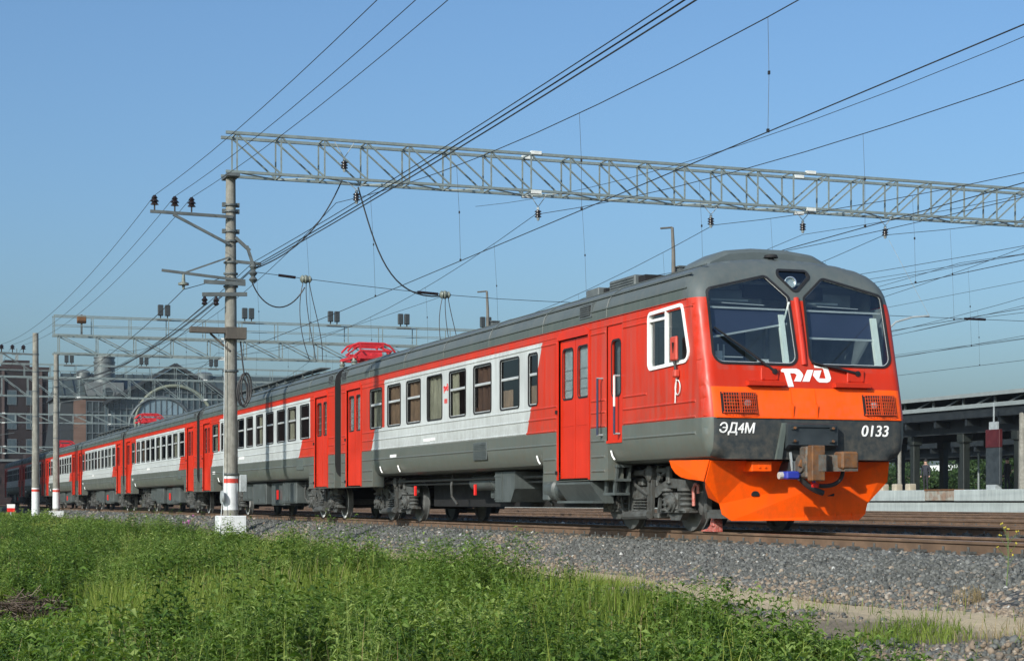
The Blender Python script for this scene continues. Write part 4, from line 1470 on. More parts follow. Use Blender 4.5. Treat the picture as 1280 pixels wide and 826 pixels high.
# wipers with their red motor covers
for (y0, z0, y1, z1, yb) in ((-0.55, 2.50, -1.49, 3.17, -0.72), (0.90, 2.50, 0.12, 2.66, 0.78)):
    m = MB()
    m.tube([fp(y0, z0, 0.05), fp(y0 + (y1 - y0) * 0.5, z0 + (z1 - z0) * 0.5, 0.075), fp(y1, z1, 0.045)], [0.024, 0.018, 0.012], 6)
    m.bar(fp(y0 + (y1 - y0) * 0.25, z0 + (z1 - z0) * 0.25 + 0.01, 0.04), fp(y1, z1, 0.03), 0.03, 0.022)
    m.lathe(fp(y0, z0, 0.0), (1, 0, 0), [(0, 0.05), (0.06, 0.045), (0.065, 0.02)], 12)
    m.build("wiper", MT['rubber'], HT)
    m = MB()
    m.box(lean(2.4) - 0.02, lean(2.4) + 0.02, yb - 0.06, yb + 0.24, 2.36, 2.56, 0, 0.01)
    m.prism([(lean(2.30) - 0.02, 2.265), (lean(2.30) + 0.10, 2.275), (lean(2.3) + 0.10, 2.33), (lean(2.35) - 0.02, 2.355)], 'xz', yb - 0.32, yb + 0.30)
    for (yy, zz) in ((yb - 0.03, 2.39), (yb + 0.21, 2.39), (yb - 0.03, 2.53), (yb + 0.21, 2.53)):
        m.lathe((lean(zz) + 0.02, yy, zz), (1, 0, 0), [(0, 0.014), (0.012, 0.012)], 6)
    m.build("wiper_motor_cover", MT['red'], HT)

# white emblem: slanted rounded letters
def lg(X, Y):  # image-like units of the emblem -> (y, z)
    y = -0.418 + (X - 210) * 0.001005
    return (y, 2.545 - (Y - 190) * 0.00096 + 0.026 * (y + 0.418))
LOGO = [
    [(238, 184), (480, 184), (530, 205), (575, 260), (585, 300), (530, 398), (415, 392), (475, 290), (440, 262), (360, 258), (398, 480), (305, 484), (262, 250), (235, 240), (212, 235), (212, 205)],
    [(668, 205), (772, 205), (680, 398), (560, 396), (585, 350)],
    [(790, 115), (910, 118), (985, 140), (1028, 170), (1050, 255), (1066, 345), (1040, 395), (985, 416), (850, 412), (815, 385), (755, 295), (790, 215), (915, 212), (855, 345), (972, 350), (950, 195), (920, 175), (800, 170)],
]
def emblem(name, mat, parent, M):
    m = MB()
    for poly in LOGO:
        pts = resample([lg(*p) for p in poly], 0.06)
        v, f = sheet(pts, [])
        m.add([M(p) for p in v], f)
        ring(m, pts, pts, lambda p, s: M(p, s))
    return m.build(name, mat, parent, recalc=True)
emblem("emblem", MT['white'], HT, lambda p, s=0: fp(p[0], p[1], 0.007 - 0.007 * s))
emblem("side_emblem", MT['bright_red'], HT, lambda p, s=0: (-13.05 + p[0] * 0.42, -1.746 + 0.004 * s, 2.97 + (p[1] - 2.42) * 0.55))
m = MB()
for k, w in enumerate((0.05, 0.045, 0.05)):
    m.box(-13.15 + k * 0.075, -13.15 + k * 0.075 + w, -1.746, -1.742, 2.66, 2.76)
m.build("side_mark", MT['bright_red'], HT)

# orange seams
m = MB()
for y in (-0.30, 0.12):
    m.box(-0.001, 0.008, y - 0.008, y + 0.008, 1.79, 2.0)
    m.bar(fp(y, 2.0, 0.002), fp(y, 2.245, 0.002), 0.014, 0.014)
m.bar((0.004, -1.60, 1.775), (0.004, 1.60, 1.775), 0.02, 0.016)
m.build("band_seam", MT['orange'], HT)
# lettering on the charcoal band
def lettering(name, text, size, parent, mat, place, shear=0.0, off=0.006, sx=1.0):
    cu = bpy.data.curves.new(name, 'FONT')
    cu.body = text
    cu.size = size
    cu.shear = shear
    cu.offset = off
    cu.extrude = 0.003
    cu.bevel_depth = 0.0035
    cu.bevel_resolution = 0
    o = bpy.data.objects.new(name, cu)
    COL.objects.link(o)
    bpy.context.view_layer.update()
    me = bpy.data.meshes.new_from_object(o.evaluated_get(bpy.context.evaluated_depsgraph_get()))
    bpy.data.objects.remove(o)
    xs_ = [v.co.x for v in me.vertices]; ys_ = [v.co.y for v in me.vertices]
    x0, x1, y0, y1 = min(xs_), max(xs_), min(ys_), max(ys_)
    ya, yb, za, zb = place
    for v in me.vertices:
        u = (v.co.x - x0) / (x1 - x0); w = (v.co.y - y0) / (y1 - y0)
        v.co = (0.004 + v.co.z, ya + (yb - ya) * u, za + (zb - za) * w)
    me.materials.clear()
    me.materials.append(mat)
    me.name = name
    return link(name, me, parent)
lettering("type_lettering", "ЭД4М", 0.2, HT, MT['white'], (-1.55, -0.945, 1.50, 1.70), 0.16, 0.0)
lettering("number_lettering", "0133", 0.2, HT, MT['white'], (0.90, 1.385, 1.505, 1.685), 0.16, 0.0)

# headlight clusters behind bowed grilles
for s, (ya, yb) in ((-1, (-1.47, -0.93)), (1, (0.98, 1.50))):
    yc = (ya + yb) / 2
    hl = MB()
    hl.add([(lean(z) + o, y, z) for o in (-0.1, 0.012) for (y, z) in ((ya - 0.03, 1.835), (yb + 0.03, 1.835), (yb + 0.03, 2.0), (yb + 0.03, 2.165), (ya - 0.03, 2.165), (ya - 0.03, 2.0))],
           [(0, 1, 2, 5), (5, 2, 3, 4), (6, 7, 8, 11), (11, 8, 9, 10), (0, 1, 7, 6), (1, 2, 8, 7), (2, 3, 9, 8), (3, 4, 10, 9), (4, 5, 11, 10), (5, 0, 6, 11)])
    hb = hl.build("headlight", MT['rubber'], HT)
    for k, yy in enumerate((ya + 0.14, yb - 0.14)):
        m = MB()
        m.lathe((lean(2.0) + 0.02, yy, 2.0), (1, 0, 0), [(0, 0.11), (0.02, 0.11), (0.03, 0.095)], 20, 1)
        bright = (k == 1 and s == -1) or (k == 0 and s == 1)
        m.lathe((lean(2.0) + 0.022, yy, 2.0), (1, 0, 0), [(0.0, 0.09), (0.025, 0.075), (0.035, 0.02)], 20, 0)
        m.build("lens", [MT['lens'] if bright else MT['rust'], MT['black']], hb)
    m = MB()
    nb2 = 14
    for k in range(nb2 + 1):
        y = ya + (yb - ya) * k / nb2
        u = (k / nb2 - 0.5) * 2
        bow = 0.055 * (1 - u * u) + 0.045
        m.bar((lean(1.85) + bow, y, 1.845), (lean(2.15) + bow, y + 0.0, 2.155), 0.007, 0.007)
    for k in range(7):
        z = 1.845 + 0.31 * k / 6
        pts = []
        for q in range(11):
            u = (q / 10 - 0.5) * 2
            pts.append((lean(z) + 0.055 * (1 - u * u) + 0.045, ya + (yb - ya) * q / 10, z))
        m.tube(pts, 0.0055, 4)
    for (y, z) in ((ya, 1.85), (yb, 1.85), (ya, 2.15), (yb, 2.15)):
        m.bar((lean(z) - 0.0, y, z), (lean(z) + 0.05, y, z), 0.02)
    m.bar((lean(1.85) + 0.06, yc, 1.84), (lean(2.15) + 0.06, yc, 2.16), 0.035, 0.012)
    m.build("headlight_grille", M_("grille_red_paint", (0.60, 0.07, 0.012), 0.45, var=0.15), hb)

# buffer panel over the coupler
m = MB()
m.prism([(0.0, 1.70), (0.14, 1.68), (0.14, 1.36), (0.05, 1.30), (0.0, 1.30)], 'xz', -0.46, 0.40, 0)
m.box(0.14, 0.165, -0.42, 0.36, 1.635, 1.665, 0)
for (y, z) in ((-0.36, 1.62), (0.30, 1.62), (-0.36, 1.42), (0.30, 1.42)):
    m.lathe((0.14, y, z), (1, 0, 0), [(0, 0.022), (0.05, 0.02)], 8, 1)
    m.box(0.14, 0.165, y - 0.05, y + 0.05, z - 0.02, z + 0.02, 0)
m.build("buffer_panel", [MT['charcoal'], MT['rust']], HT)
m = MB().prism([(-0.62, 1.14), (-0.50, 1.70), (-0.44, 1.70), (-0.52, 1.14)], 'yz', 0.002, 0.06)
m.build("panel_edge", MT['skirt'], HT)
# automatic coupler
m = MB()
m.box(-0.9, 0.12, -0.34, -0.02, 0.93, 1.12, 2, 0.02)
m.prism([(0.0, -0.15), (0.22, -0.34), (0.60, -0.33), (0.66, -0.22), (0.66, -0.10), (0.42, -0.02), (0.40, 0.08), (0.58, 0.14), (0.70, 0.20), (0.70, 0.42), (0.42, 0.40), (0.20, 0.22), (0.0, 0.12)], 'xy', 0.95, 1.20, 0)
m.box(0.26, 0.50, -0.345, -0.12, 0.84, 1.33, 0, 0.03)
m.box(0.50, 0.655, -0.335, -0.11, 0.80, 1.34, 1, 0.015)
m.box(0.44, 0.72, 0.14, 0.43, 0.98, 1.25, 1, 0.03)
m.lathe((0.34, -0.35, 1.06), (0, 1, 0), [(-0.03, 0.13), (0.02, 0.14)], 16, 0)
m.bar((0.40, -0.40, 1.02), (0.40, -0.36, 1.12), 0.05, 0.05, 1)
m.bar((0.05, -0.33, 0.92), (0.02, -0.36, 1.25), 0.03, 0.03, 3)
m.bar((0.05, -0.33, 0.95), (0.30, -0.36, 0.82), 0.025, 0.025, 3)
m.build("coupler", [MT['casting'], MT['rust'], MT['charcoal'], MT['steel']], HT)
m = MB()
m.box(0.10, 0.4, -0.62, -0.40, 0.83, 0.95, 0, 0.02)
m.tube([(0.25, -0.68, 0.885), (0.25, -0.58, 0.89)], 0.055, 10, 1)
m.tube([(0.25, -0.60, 0.89), (0.25, -0.42, 0.90), (0.27, -0.33, 0.88)], [0.05, 0.06, 0.045], 10, 0)
m.build("brake_cock", [MT['blue'], M_("dull_beige_metal", (0.42, 0.39, 0.34), 0.5, var=0.3)], HT)
m = MB()
def bez(p, n=16):
    p = [Vector(q) for q in p]
    out = []
    for k in range(n + 1):
        t = k / n
        out.append(p[0] * (1 - t) ** 3 + p[1] * 3 * t * (1 - t) ** 2 + p[2] * 3 * t * t * (1 - t) + p[3] * t ** 3)
    return out
m.tube(bez([(0.27, -0.34, 0.87), (0.32, -0.25, 0.72), (0.33, -0.10, 0.66), (0.34, 0.03, 0.62)]), 0.045, 8)
m.tube(bez([(0.30, -0.02, 0.73), (0.34, 0.15, 0.72), (0.36, 0.38, 0.74), (0.32, 0.38, 1.02)]), 0.033, 8)
m.tube([(0.33, -0.18, 0.745), (0.33, -0.07, 0.735)], 0.05, 8, 1)
m.tube([(0.33, -0.13, 0.76), (0.33, -0.13, 0.82)], 0.03, 6, 2)
m.tube([(0.3, -0.30, 0.86), (0.36, -0.16, 0.83), (0.38, 0.0, 0.82)], 0.02, 6, 1)
m.build("air_hose", [MT['hose'], MT['bright_red'], MT['blue']], HT)

# orange snow guard
T_ = (-0.30, 1.56, 1.125); W_ = (-0.42, 1.59, 0.80); Mm = (-0.52, 1.30, 0.46); C_ = (-0.47, 0.86, 0.90); B_ = (-0.47, 1.12, 0.19); B2 = (-0.51, 1.26, 0.29)
def mir(p, s): return (p[0], p[1] * s, p[2])
vs, fs = [], []
def av(*ps):
    b0 = len(vs); vs.extend(ps); fs.append(tuple(range(b0, b0 + len(ps))))
av(*[mir(C_, -1), mir(C_, 1), mir(Mm, 1), mir(B2, 1), mir(B_, 1), mir(B_, -1), mir(B2, -1), mir(Mm, -1)])
av(mir(T_, -1), mir(T_, 1), mir(C_, 1), mir(C_, -1))
for s in (-1, 1):
    av(mir(T_, s), mir(C_, s), mir(Mm, s), mir(W_, s))
WING = [(-0.30, 1.13), (-0.42, 0.80), (-0.65, 0.815), (-1.0, 0.84), (-1.25, 0.875), (-1.45, 0.935), (-1.60, 1.03), (-1.69, 1.15)]
m = MB()
m.add(vs, fs)
for s in (-1, 1):
    ys_w = {0: 1.56, 1: 1.60}
    m.add([(x, s * ys_w.get(k, 1.585), z) for k, (x, z) in enumerate(WING)], [tuple(range(len(WING)))])
    pts3 = [W_, (-0.64, 1.46, 0.72), (-0.70, 1.38, 0.56), Mm]
    m.add([mir(p, s) for p in pts3], [(0, 1, 2, 3)])
gd = m.build("snow_guard", MT['orange'], HT)
so = gd.modifiers.new("thickness", 'SOLIDIFY'); so.thickness = 0.02; so.offset = -1
be = gd.modifiers.new("edge", 'BEVEL'); be.width = 0.075; be.segments = 4; be.limit_method = 'ANGLE'; be.angle_limit = R(12)
m = MB()
for k in range(8):
    y = -1.02 + k * 0.29
    m.lathe((-0.49, y, 0.235), (1, 0, 0.02), [(0, 0.012), (0.03, 0.012)], 6)
    m.box(-0.495, -0.466, y - 0.01, y + 0.01, 0.255, 0.32)
m.build("guard_bolt", MT['orange'], gd)
m = MB()
for y in (-0.70, 0.62):
    m = MB()
    m.prism([(y + 0.065 * math.cos(a), 0.60 + 0.055 * math.sin(a) if math.sin(a) > -0.5 else 0.575) for a in [k * math.pi / 10 for k in range(20)]], 'yz', -0.60, -0.462)
    m.build("guard_hole", MT['black'], gd)
m = MB()
for y in (-0.78, 0.72):
    m = MB()
    m.box(-0.4, -0.10, y - 0.17 * (1 if y < 0 else 0.5), y + 0.17 * (1 if y < 0 else 0.5), 0.95, 1.11, 0, 0.01)
    for q in (-0.05, 0.05):
        m.lathe((-0.10, y + q, 1.02), (1, 0, 0), [(0, 0.02), (0.02, 0.018)], 6)
    m.build("guard_bracket", MT['orange'], gd)
m = MB().box(-0.95, -0.60, -0.95, 0.9, 0.3, 1.1)
m.build("guard_backing", MT['black'], HT)

# sandpipe / guard iron in front of the first wheel, red hooked brake shoe and clamp on the rail
m = MB()
m.tube([(-1.62, -0.98, 0.9), (-1.58, -1.0, 0.55), (-1.70, -0.92, 0.22)], [0.05, 0.05, 0.045], 8)
m.bar((-1.50, -1.0, 0.85), (-1.50, -1.0, 0.35), 0.09, 0.05)
m.box(-1.55, -0.75, -1.0, -0.7, 0.22, 0.36)
m.build("guard_iron", MT['bogie'], HT)
m = MB()
m.tube([(-1.52, -1.25, 0.42), (-1.53, -1.25, 0.70), (-1.46, -1.25, 0.77), (-1.36, -1.25, 0.75), (-1.35, -1.25, 0.62)], 0.028, 6)
m.build("hook_handle", M_("faded_red_hook", (0.50, 0.12, 0.085), 0.5, var=0.4, scale=15, dirt=(0.5, 0.45, 0.4), dirt_amt=0.4), HT)
bs = thing("brake_shoe", "small red wheel chock clamped on the near rail before the first wheel", "wheel chock", (HEAD_X - 1.62, 12.81, 0.0))
m = MB()
m.prism([(-0.42, 0.002), (0.12, 0.002), (0.12, 0.10), (0.06, 0.22), (-0.04, 0.22), (-0.10, 0.10), (-0.20, 0.045), (-0.42, 0.02)], 'xz', -0.06, 0.06)
m.box(-0.02, 0.08, -0.09, 0.09, 0.08, 0.20, 0, 0.02)
m.build("shoe", M_("worn_red_chock", (0.42, 0.07, 0.05), 0.55, var=0.45, scale=18, dirt=(0.45, 0.38, 0.33), dirt_amt=0.5), bs)

# roof gear of the head car
m = MB()
hump = rounded([(-1.30, 4.06), (-1.14, 4.35), (-0.78, 4.53), (-0.3, 4.585), (0.3, 4.585), (0.78, 4.53), (1.14, 4.35), (1.30, 4.06)], [0, 0.2, 0.3, 0.4, 0.4, 0.3, 0.2, 0], 5)
n = len(hump)
secs = [(-2.45, 0.9, -0.4), (-2.2, 0.97, -0.06), (-2.05, 1.0, 0.0), (-1.42, 1.0, 0.0), (-1.34, 0.985, -0.02), (-1.28, 0.95, -0.08)]
vs = []
for (x, k, dz) in secs:
    for (y, z) in hump: vs.append((x, y * k, 4.1 + (z - 4.1) * (1.0 if dz == 0 else max(0.2, 1.0 + dz * 2)) ))
m.add(vs, [(i * n + j, i * n + j + 1, (i + 1) * n + j + 1, (i + 1) * n + j) for i in range(len(secs) - 1) for j in range(n - 1)], True)
m.add(vs[:n], [tuple(range(n))]); m.add(vs[-n:], [tuple(range(n))])
m.build("roof_fairing", MT['roofgrey'], HT)
m = MB().lathe((-1.0, -0.15, 4.30), (0, 0, 1), [(0, 0.05), (0.08, 0.05), (0.085, 0.12), (0.13, 0.10), (0.14, 0.02)], 12)
m.build("roof_lamp", MT['black'], HT)
m = MB()
m.box(-6.95, -6.35, -0.9, -0.3, 4.28, 4.50, 0, 0.02)
m.box(-6.33, -6.2, -0.8, -0.4, 4.30, 4.47, 1)
m.box(-5.7, -4.55, -0.95, -0.3, 4.28, 4.52, 0, 0.02)
for k in range(4):
    m.box(-5.65, -4.6, -0.965, -0.95, 4.33 + k * 0.045, 4.35 + k * 0.045, 0)
m.box(-4.5, -4.2, -0.9, -0.4, 4.30, 4.48, 1)
m.build("roof_vent", [MT['darksteel'], MT['black']], HT)
def side_vent(car_t, x0, x1):
    m = MB()
    m.prism([(-1.752, 3.74), (-1.742, 3.745), (-1.66, 4.0), (-1.50, 4.05), (-1.60, 4.02), (-1.735, 3.99)], 'yz', x0 - 0.06, x1 + 0.06, 0)
    m.box(x0, x1, -1.758, -1.70, 3.77, 3.955, 1)
    for k in range(5):
        m.box(x0, x1, -1.762, -1.756, 3.785 + k * 0.036, 3.80 + k * 0.036, 0)
    m.build("roof_side_vent", [MT['darksteel'], MT['black']], car_t)
side_vent(HT, -5.12, -4.66); side_vent(HT, -22.25, -21.85)
# louvre, small marks, hooks
def flank_bits(ct, grille_x, plates, hooks):
    if grille_x:
        a, c = grille_x
        m = MB().box(a, c, -1.755, -1.735, 1.35, 1.72, 0, 0.008)
        for k in range(9):
            m.box(a + 0.05, c - 0.05, -1.765, -1.754, 1.39 + k * 0.034, 1.405 + k * 0.034, 0)
        m.build("louvre", MT['box'], ct)
    for (a, c, z0, z1) in plates:
        MB().box(a, c, -1.746, -1.7405, z0, z1).build("marking_plate", MT['white'], ct)
    for x in hooks:
        m = MB()
        m.tube([(x, -1.76, 1.36), (x + 0.03, -1.74, 1.26), (x + 0.08, -1.72, 1.20)], 0.016, 6)
        m.build("jacking_mark", MT['white'], ct)
flank_bits(HT, (-11.13, -10.25), [(-14.75, -14.25, 1.86, 1.93), (-14.2, -13.85, 1.87, 1.93), (-17.55, -17.0, 1.55, 1.63)], (-18.4, -16.8, -7.30, -3.70))
# footboard box, ladder step and underframe gear of the head car
m = MB().prism([(-1.74, 0.84), (-1.74, 0.80), (-1.52, 0.50), (-1.30, 0.50), (-1.30, 0.84)], 'yz', -6.35, -4.68)
m.box(-6.38, -4.65, -1.70, -1.3, 0.46, 0.50)
m.build("footboard", MT['box'], HT)
m = MB()
for x in (-4.32, -3.94):
    m.prism([(x - 0.06, 0.60), (x + 0.0, 0.60), (x + 0.14, 1.12), (x - 0.02, 1.12)], 'xz', -1.60, -1.56)
    m.prism([(x - 0.06, 0.60), (x + 0.0, 0.60), (x + 0.14, 1.12), (x - 0.02, 1.12)], 'xz', -1.36, -1.33)
for z in (0.60, 0.84, 1.08):
    d = (z - 0.5) * 0.2
    m.box(-4.40 + d, -3.88 + d, -1.62, -1.34, z, z + 0.045)
m.build("cab_step", MT['box'], HT)
def underframe(ct, xr, xf, boxes, tanks, ends):
    m = MB()
    m.box(xr + 0.1, xf - 0.5, -0.75, 0.9, 0.95, 1.13)
    m.box(xr + 5.2, xf - 6.6, -0.7, 0.9, 0.37, 0.95)
    m.box(xr + 0.1, xf - 0.8, 1.0, 1.35, 0.7, 1.13)
    m.build("underframe", MT['black'], ct)
    for (a, c, y0, z0, k) in boxes:
        m = MB()
        if k == 't':
            m.prism([(a, 1.10), (c + 0.15, 1.10), (c + 0.15, 0.75), (c - 0.1, z0), (a, z0)], 'xz', y0, -0.5, 0)
            for z in (z0 + 0.04, 1.0):
                m.box(a - 0.015, a + 0.5, y0 - 0.012, y0, z, z + 0.03)
            m.box(a + 0.42, a + 0.46, y0 - 0.02, y0, z0, 1.09)
        else:
            m.box(a, c, y0, -0.4, z0, 1.10, 0, 0.025)
            m.box(a + 0.08, c - 0.08, y0 - 0.015, y0, z0 + 0.06, 1.02, 0, 0.006)
            m.bar(((a + c) / 2, y0 - 0.03, z0 + 0.1), ((a + c) / 2, y0 - 0.03, z0 + 0.2), 0.05)
        m.build("equipment_box", MT['box'], ct)
    for (a, c, z, r) in tanks:
        m = MB().lathe((a, -1.05, z), (1, 0, 0), [(0, 0.02), (0.03, r * 0.7), (0.10, r), (c - a - 0.10, r), (c - a - 0.03, r * 0.7), (c - a, 0.02)], 20)
        for x in (a + 0.25, c - 0.25):
            m.lathe((x, -1.05, z), (1, 0, 0), [(0, r + 0.01), (0.04, r + 0.01)], 20)
        m.build("air_tank", MT['box'], ct)
    m = MB()
    m.tube([(xr + 4, -1.25, 0.98), (xf - 5.5, -1.25, 0.98)], 0.03, 6)
    m.tube([(xr + 4, -1.15, 0.9), (xf - 6.5, -1.15, 0.88)], 0.025, 6)
    for x in ends:
        m.tube([(x, -1.2, 1.1), (x + 0.1, -1.28, 0.85), (x + 0.05, -1.25, 0.6), (x + 0.3, -1.2, 0.42)], 0.028, 6)
    m.build("pipework", MT['bogie'], ct)
underframe(HT, -22.5, 0.0, [(-10.6, -9.55, -1.45, 0.48, 't'), (-12.2, -11.3, -1.0, 0.55, 'b')], [(-13.1, -11.4, 0.90, 0.17)], (-8.2, -14.2))
m = MB()
m.lathe((-7.5, -1.15, 0.72), (1, 0, 0), [(-0.55, 0.1), (-0.5, 0.22), (0.0, 0.25), (0.05, 0.2), (0.35, 0.18), (0.4, 0.06)], 16)
m.box(-8.1, -7.75, -1.35, -0.8, 0.5, 1.05, 0, 0.03)
m.build("compressor", MT['box'], HT)
for x in (-12.1, -16.6):
    MB().box(x, x + 0.06, -1.42, -1.36, 0.62, 0.86, 0, 0.01).build("red_handle", MT['bright_red'], HT)
make_bogie(HT, -3.67, 2.46, False)
make_bogie(HT, -19.26, 2.5, False)
def gangway(ct, x0, x1):
    m = MB()
    k = 0
    x = x0
    while x < x1 - 0.01:
        for (xx, s) in ((x, 0.97), (x + 0.04, 0.92)):
            pass
        m.prism([(y * 0.86, 1.0 + (z - 1.0) * 0.95) for y, z in profile_full()], 'yz', x, x + 0.05)
        m.prism([(y * 0.80, 1.0 + (z - 1.0) * 0.92) for y, z in profile_full()], 'yz', x + 0.05, x + 0.09)
        x += 0.09
    m.box(x0, x1, -1.45, 1.45, 0.86, 1.3)
    m.build("gangway_bellows", MT['rubber'], ct)
gangway(HT, -22.76, -22.42)

# ---- following cars
MW = [(-4.49, -3.37), (-6.18, -5.07), (-7.72, -6.62), (-9.35, -8.26), (-10.95, -9.88), (-12.58, -11.50), (-14.10, -13.02), (-15.66, -14.58), (-17.25, -16.2), (-18.98, -17.88)]
kinds = ['dark', 'halfbeige', 'dark', 'dark', 'beige', 'dark', 'dark', 'tan', 'dark', 'beige']
PITCH = 22.12
X2 = -46.86 - 0.0
car2 = Car("motor_car", "second car, bearing the folded red pantograph nearest the camera", (X2, 13.63, 0), "coupled cars of the electric train",
           -21.82, -0.32, False, [(a, c, k) for (a, c), k in zip(MW, kinds)], [(-2.63, -1.15, 'd'), (-21.0, -19.52, 'd')], [(-21.82, -18.75), (-3.4, -0.32)], MT['mid'])
C2 = car2.t
side_vent(C2, -0.95, -0.55); side_vent(C2, -21.6, -21.2)
flank_bits(C2, None, [(-13.9, -13.0, 1.93, 2.03), (-19.0, -18.5, 1.5, 1.6)], (-17.8,))
MB().box(-5.0, -4.1, -1.752, -1.735, 1.42, 1.72, 0, 0.01).build("flank_hatch", MT['skirt'], C2)
underframe(C2, -21.9, -0.25, [(-8.3, -6.3, -1.45, 0.42, 'b'), (-10.4, -8.5, -1.35, 0.35, 'b'), (-12.9, -10.8, -1.45, 0.38, 'b'), (-15.2, -13.4, -1.35, 0.5, 'b')], [(-9.9, -8.9, 0.9, 0.18)], (-6.0, -13.2))
MB().box(-9.15, -9.08, -1.46, -1.40, 0.55, 0.85).build("red_handle", MT['bright_red'], C2)
make_bogie(C2, -3.97, 2.6, True)
make_bogie(C2, -18.1, 2.6, True)
gangway(C2, -22.12, -21.82); gangway(C2, -0.32, 0.0)
base_kids = [o for o in COL.objects if o.parent == C2]
# trailer: a copy without the roof gear
tree = child_map()
t3 = dup(C2, (X2 - PITCH, 13.63, 0), "third car, plain roofed, beyond the concrete gantry mast", None, tree)
t3.name = "trailer_car"
t5 = dup(C2, (X2 - 3 * PITCH, 13.63, 0), "fifth car, plain roofed, seen just right of the thin left masts", None, tree)
t5.name = "trailer_car"
# roof gear of the motor cars
m = MB()
for y in (-0.62, 0.62):
    m.box(-20.5, -6.0, y - 0.16, y + 0.16, 4.56, 4.60)
    x = -20.3
    while x < -6.0:
        m.bar((x, y - 0.1, 4.30), (x, y - 0.1, 4.57), 0.05)
        x += 1.3
m.build("roof_walkway", MT['darksteel'], C2)
m = MB()
for x in (-8.2, -11.0, -14.5, -18.0):
    m.box(x - 0.9, x + 0.9, -0.55, 0.55, 4.30, 4.52, 0, 0.04)
    for k in range(6):
        m.box(x - 0.8 + k * 0.27, x - 0.65 + k * 0.27, -0.565, 0.565, 4.34, 4.49)
m.build("resistor_box", MT['darksteel'], C2)
m = MB()
# base frame, folded lower arms, collector pans
for y in (-0.75, 0.75):
    m.bar((-5.0, y, 4.66), (-1.6, y, 4.66), 0.08, 0.08)
for x in (-4.9, -3.3, -1.7):
    m.bar((x, -0.75, 4.66), (x, 0.75, 4.66), 0.08)
for s in (-1, 1):
    for y in (-0.62, 0.62):
        m.tube([(-3.3 + s * 0.35, y, 4.72), (-3.3 + s * 1.7, y * 0.9, 4.84)], 0.04, 6)
        m.tube([(-3.3 + s * 1.7, y * 0.9, 4.84), (-3.3 + s * 0.15, y * 0.6, 5.02)], 0.028, 6)
    m.tube([(-3.3 + s * 1.7, -0.56, 4.84), (-3.3 + s * 1.7, 0.56, 4.84)], 0.03, 6)
m.tube([(-3.9, -0.4, 4.74), (-3.9, 0.4, 4.74)], 0.12, 10)
m.tube([(-2.7, -0.4, 4.74), (-2.7, 0.4, 4.74)], 0.12, 10)
m.tube([(-4.6, 0, 4.74), (-2.2, 0, 4.74)], 0.07, 8)
m.v = [(-3.3 + (x + 3.3) * 0.5, y * 0.8, z) for x, y, z in m.v]
pt = m.build("pantograph", MT['pantored'], C2)
m = MB()
for x in (-3.75, -2.85):
    m.tube([(x, -1.05, 4.86), (x, -0.8, 5.04), (x, -0.55, 5.10), (x, 0.55, 5.10), (x, 0.8, 5.04), (x, 1.05, 4.86)], 0.035, 6)
    m.bar((x, -0.5, 5.04), (x, 0.5, 5.04), 0.05)
    for y in (-0.5, 0.5):
        m.bar((x, y, 5.0), (x, y, 5.1), 0.06)
m.bar((-3.75, -0.5, 5.03), (-2.85, -0.5, 5.03), 0.04); m.bar((-3.75, 0.5, 5.03), (-2.85, 0.5, 5.03), 0.04)
m.v = [(-3.3 + (x + 3.3) * 0.8, y * 0.68, z) for x, y, z in m.v]
m.build("collector_pan", MT['pantored'], pt)
for x in (-4.0, -2.6):
    for y in (-0.6, 0.6):
        m = MB()
        m.lathe((x, y, 4.30), (0, 0, 1), [(0, 0.06), (0.05, 0.06), (0.06, 0.1), (0.12, 0.06), (0.14, 0.1), (0.2, 0.06), (0.22, 0.1), (0.28, 0.06), (0.34, 0.06)], 10)
        m.build("roof_insulator", MT['glassinsul'], pt)
tree = child_map()
t4 = dup(C2, (X2 - 2 * PITCH, 13.63, 0), "fourth car, with the second red pantograph in front of the glass arch", None, tree)
t6 = dup(C2, (X2 - 4 * PITCH, 13.63, 0), "sixth car, wholly in shade at the left edge of the photo", None, tree)
t7 = dup(t3, (X2 - 5 * PITCH, 13.63, 0), "last car of the train, farthest back in the shade", None)
# ------------------------------------------------------------------ gantries
def insulator(name, label, x, y, ztop, group, mat='insul', rigid=0.26, n=3, hanger=None):
    """hanging insulator string: V hanger, sheds, clamp (origin at the clamp below)"""
    m = MB()
    z = 0.0
    L = rigid
    m.lathe((0, 0, 0), (0, 0, 1), [(0, 0.03), (0.10, 0.03)], 8, 1)
    pr = [(0.10, 0.05)]
    for k in range(n):
        a = 0.10 + L * k / n
        pr += [(a + 0.01, 0.07), (a + 0.02, 0.115), (a + L / n * 0.5, 0.11), (a + L / n * 0.8, 0.07)]
    m.lathe((0, 0, 0), (0, 0, 1), pr, 14, 0)
    m.lathe((0, 0, 0), (0, 0, 1), [(0.10 + L, 0.05), (0.18 + L, 0.05)], 8, 1)
    m.lathe((0, 0, 0), (0, 0, 1), [(0.02, 0.05), (0.10, 0.06)], 8, 2)
    if hanger:
        for s in (-1, 1):
            m.tube([(0, 0, 0.2 + L), (0, s * 0.32, hanger)], 0.014, 5, 1)
    o = m.build(name, [MT[mat], MT['steel'], MT['fascia']], None, loc=(x, y, ztop))
    return tag(o, label, "insulator", group)

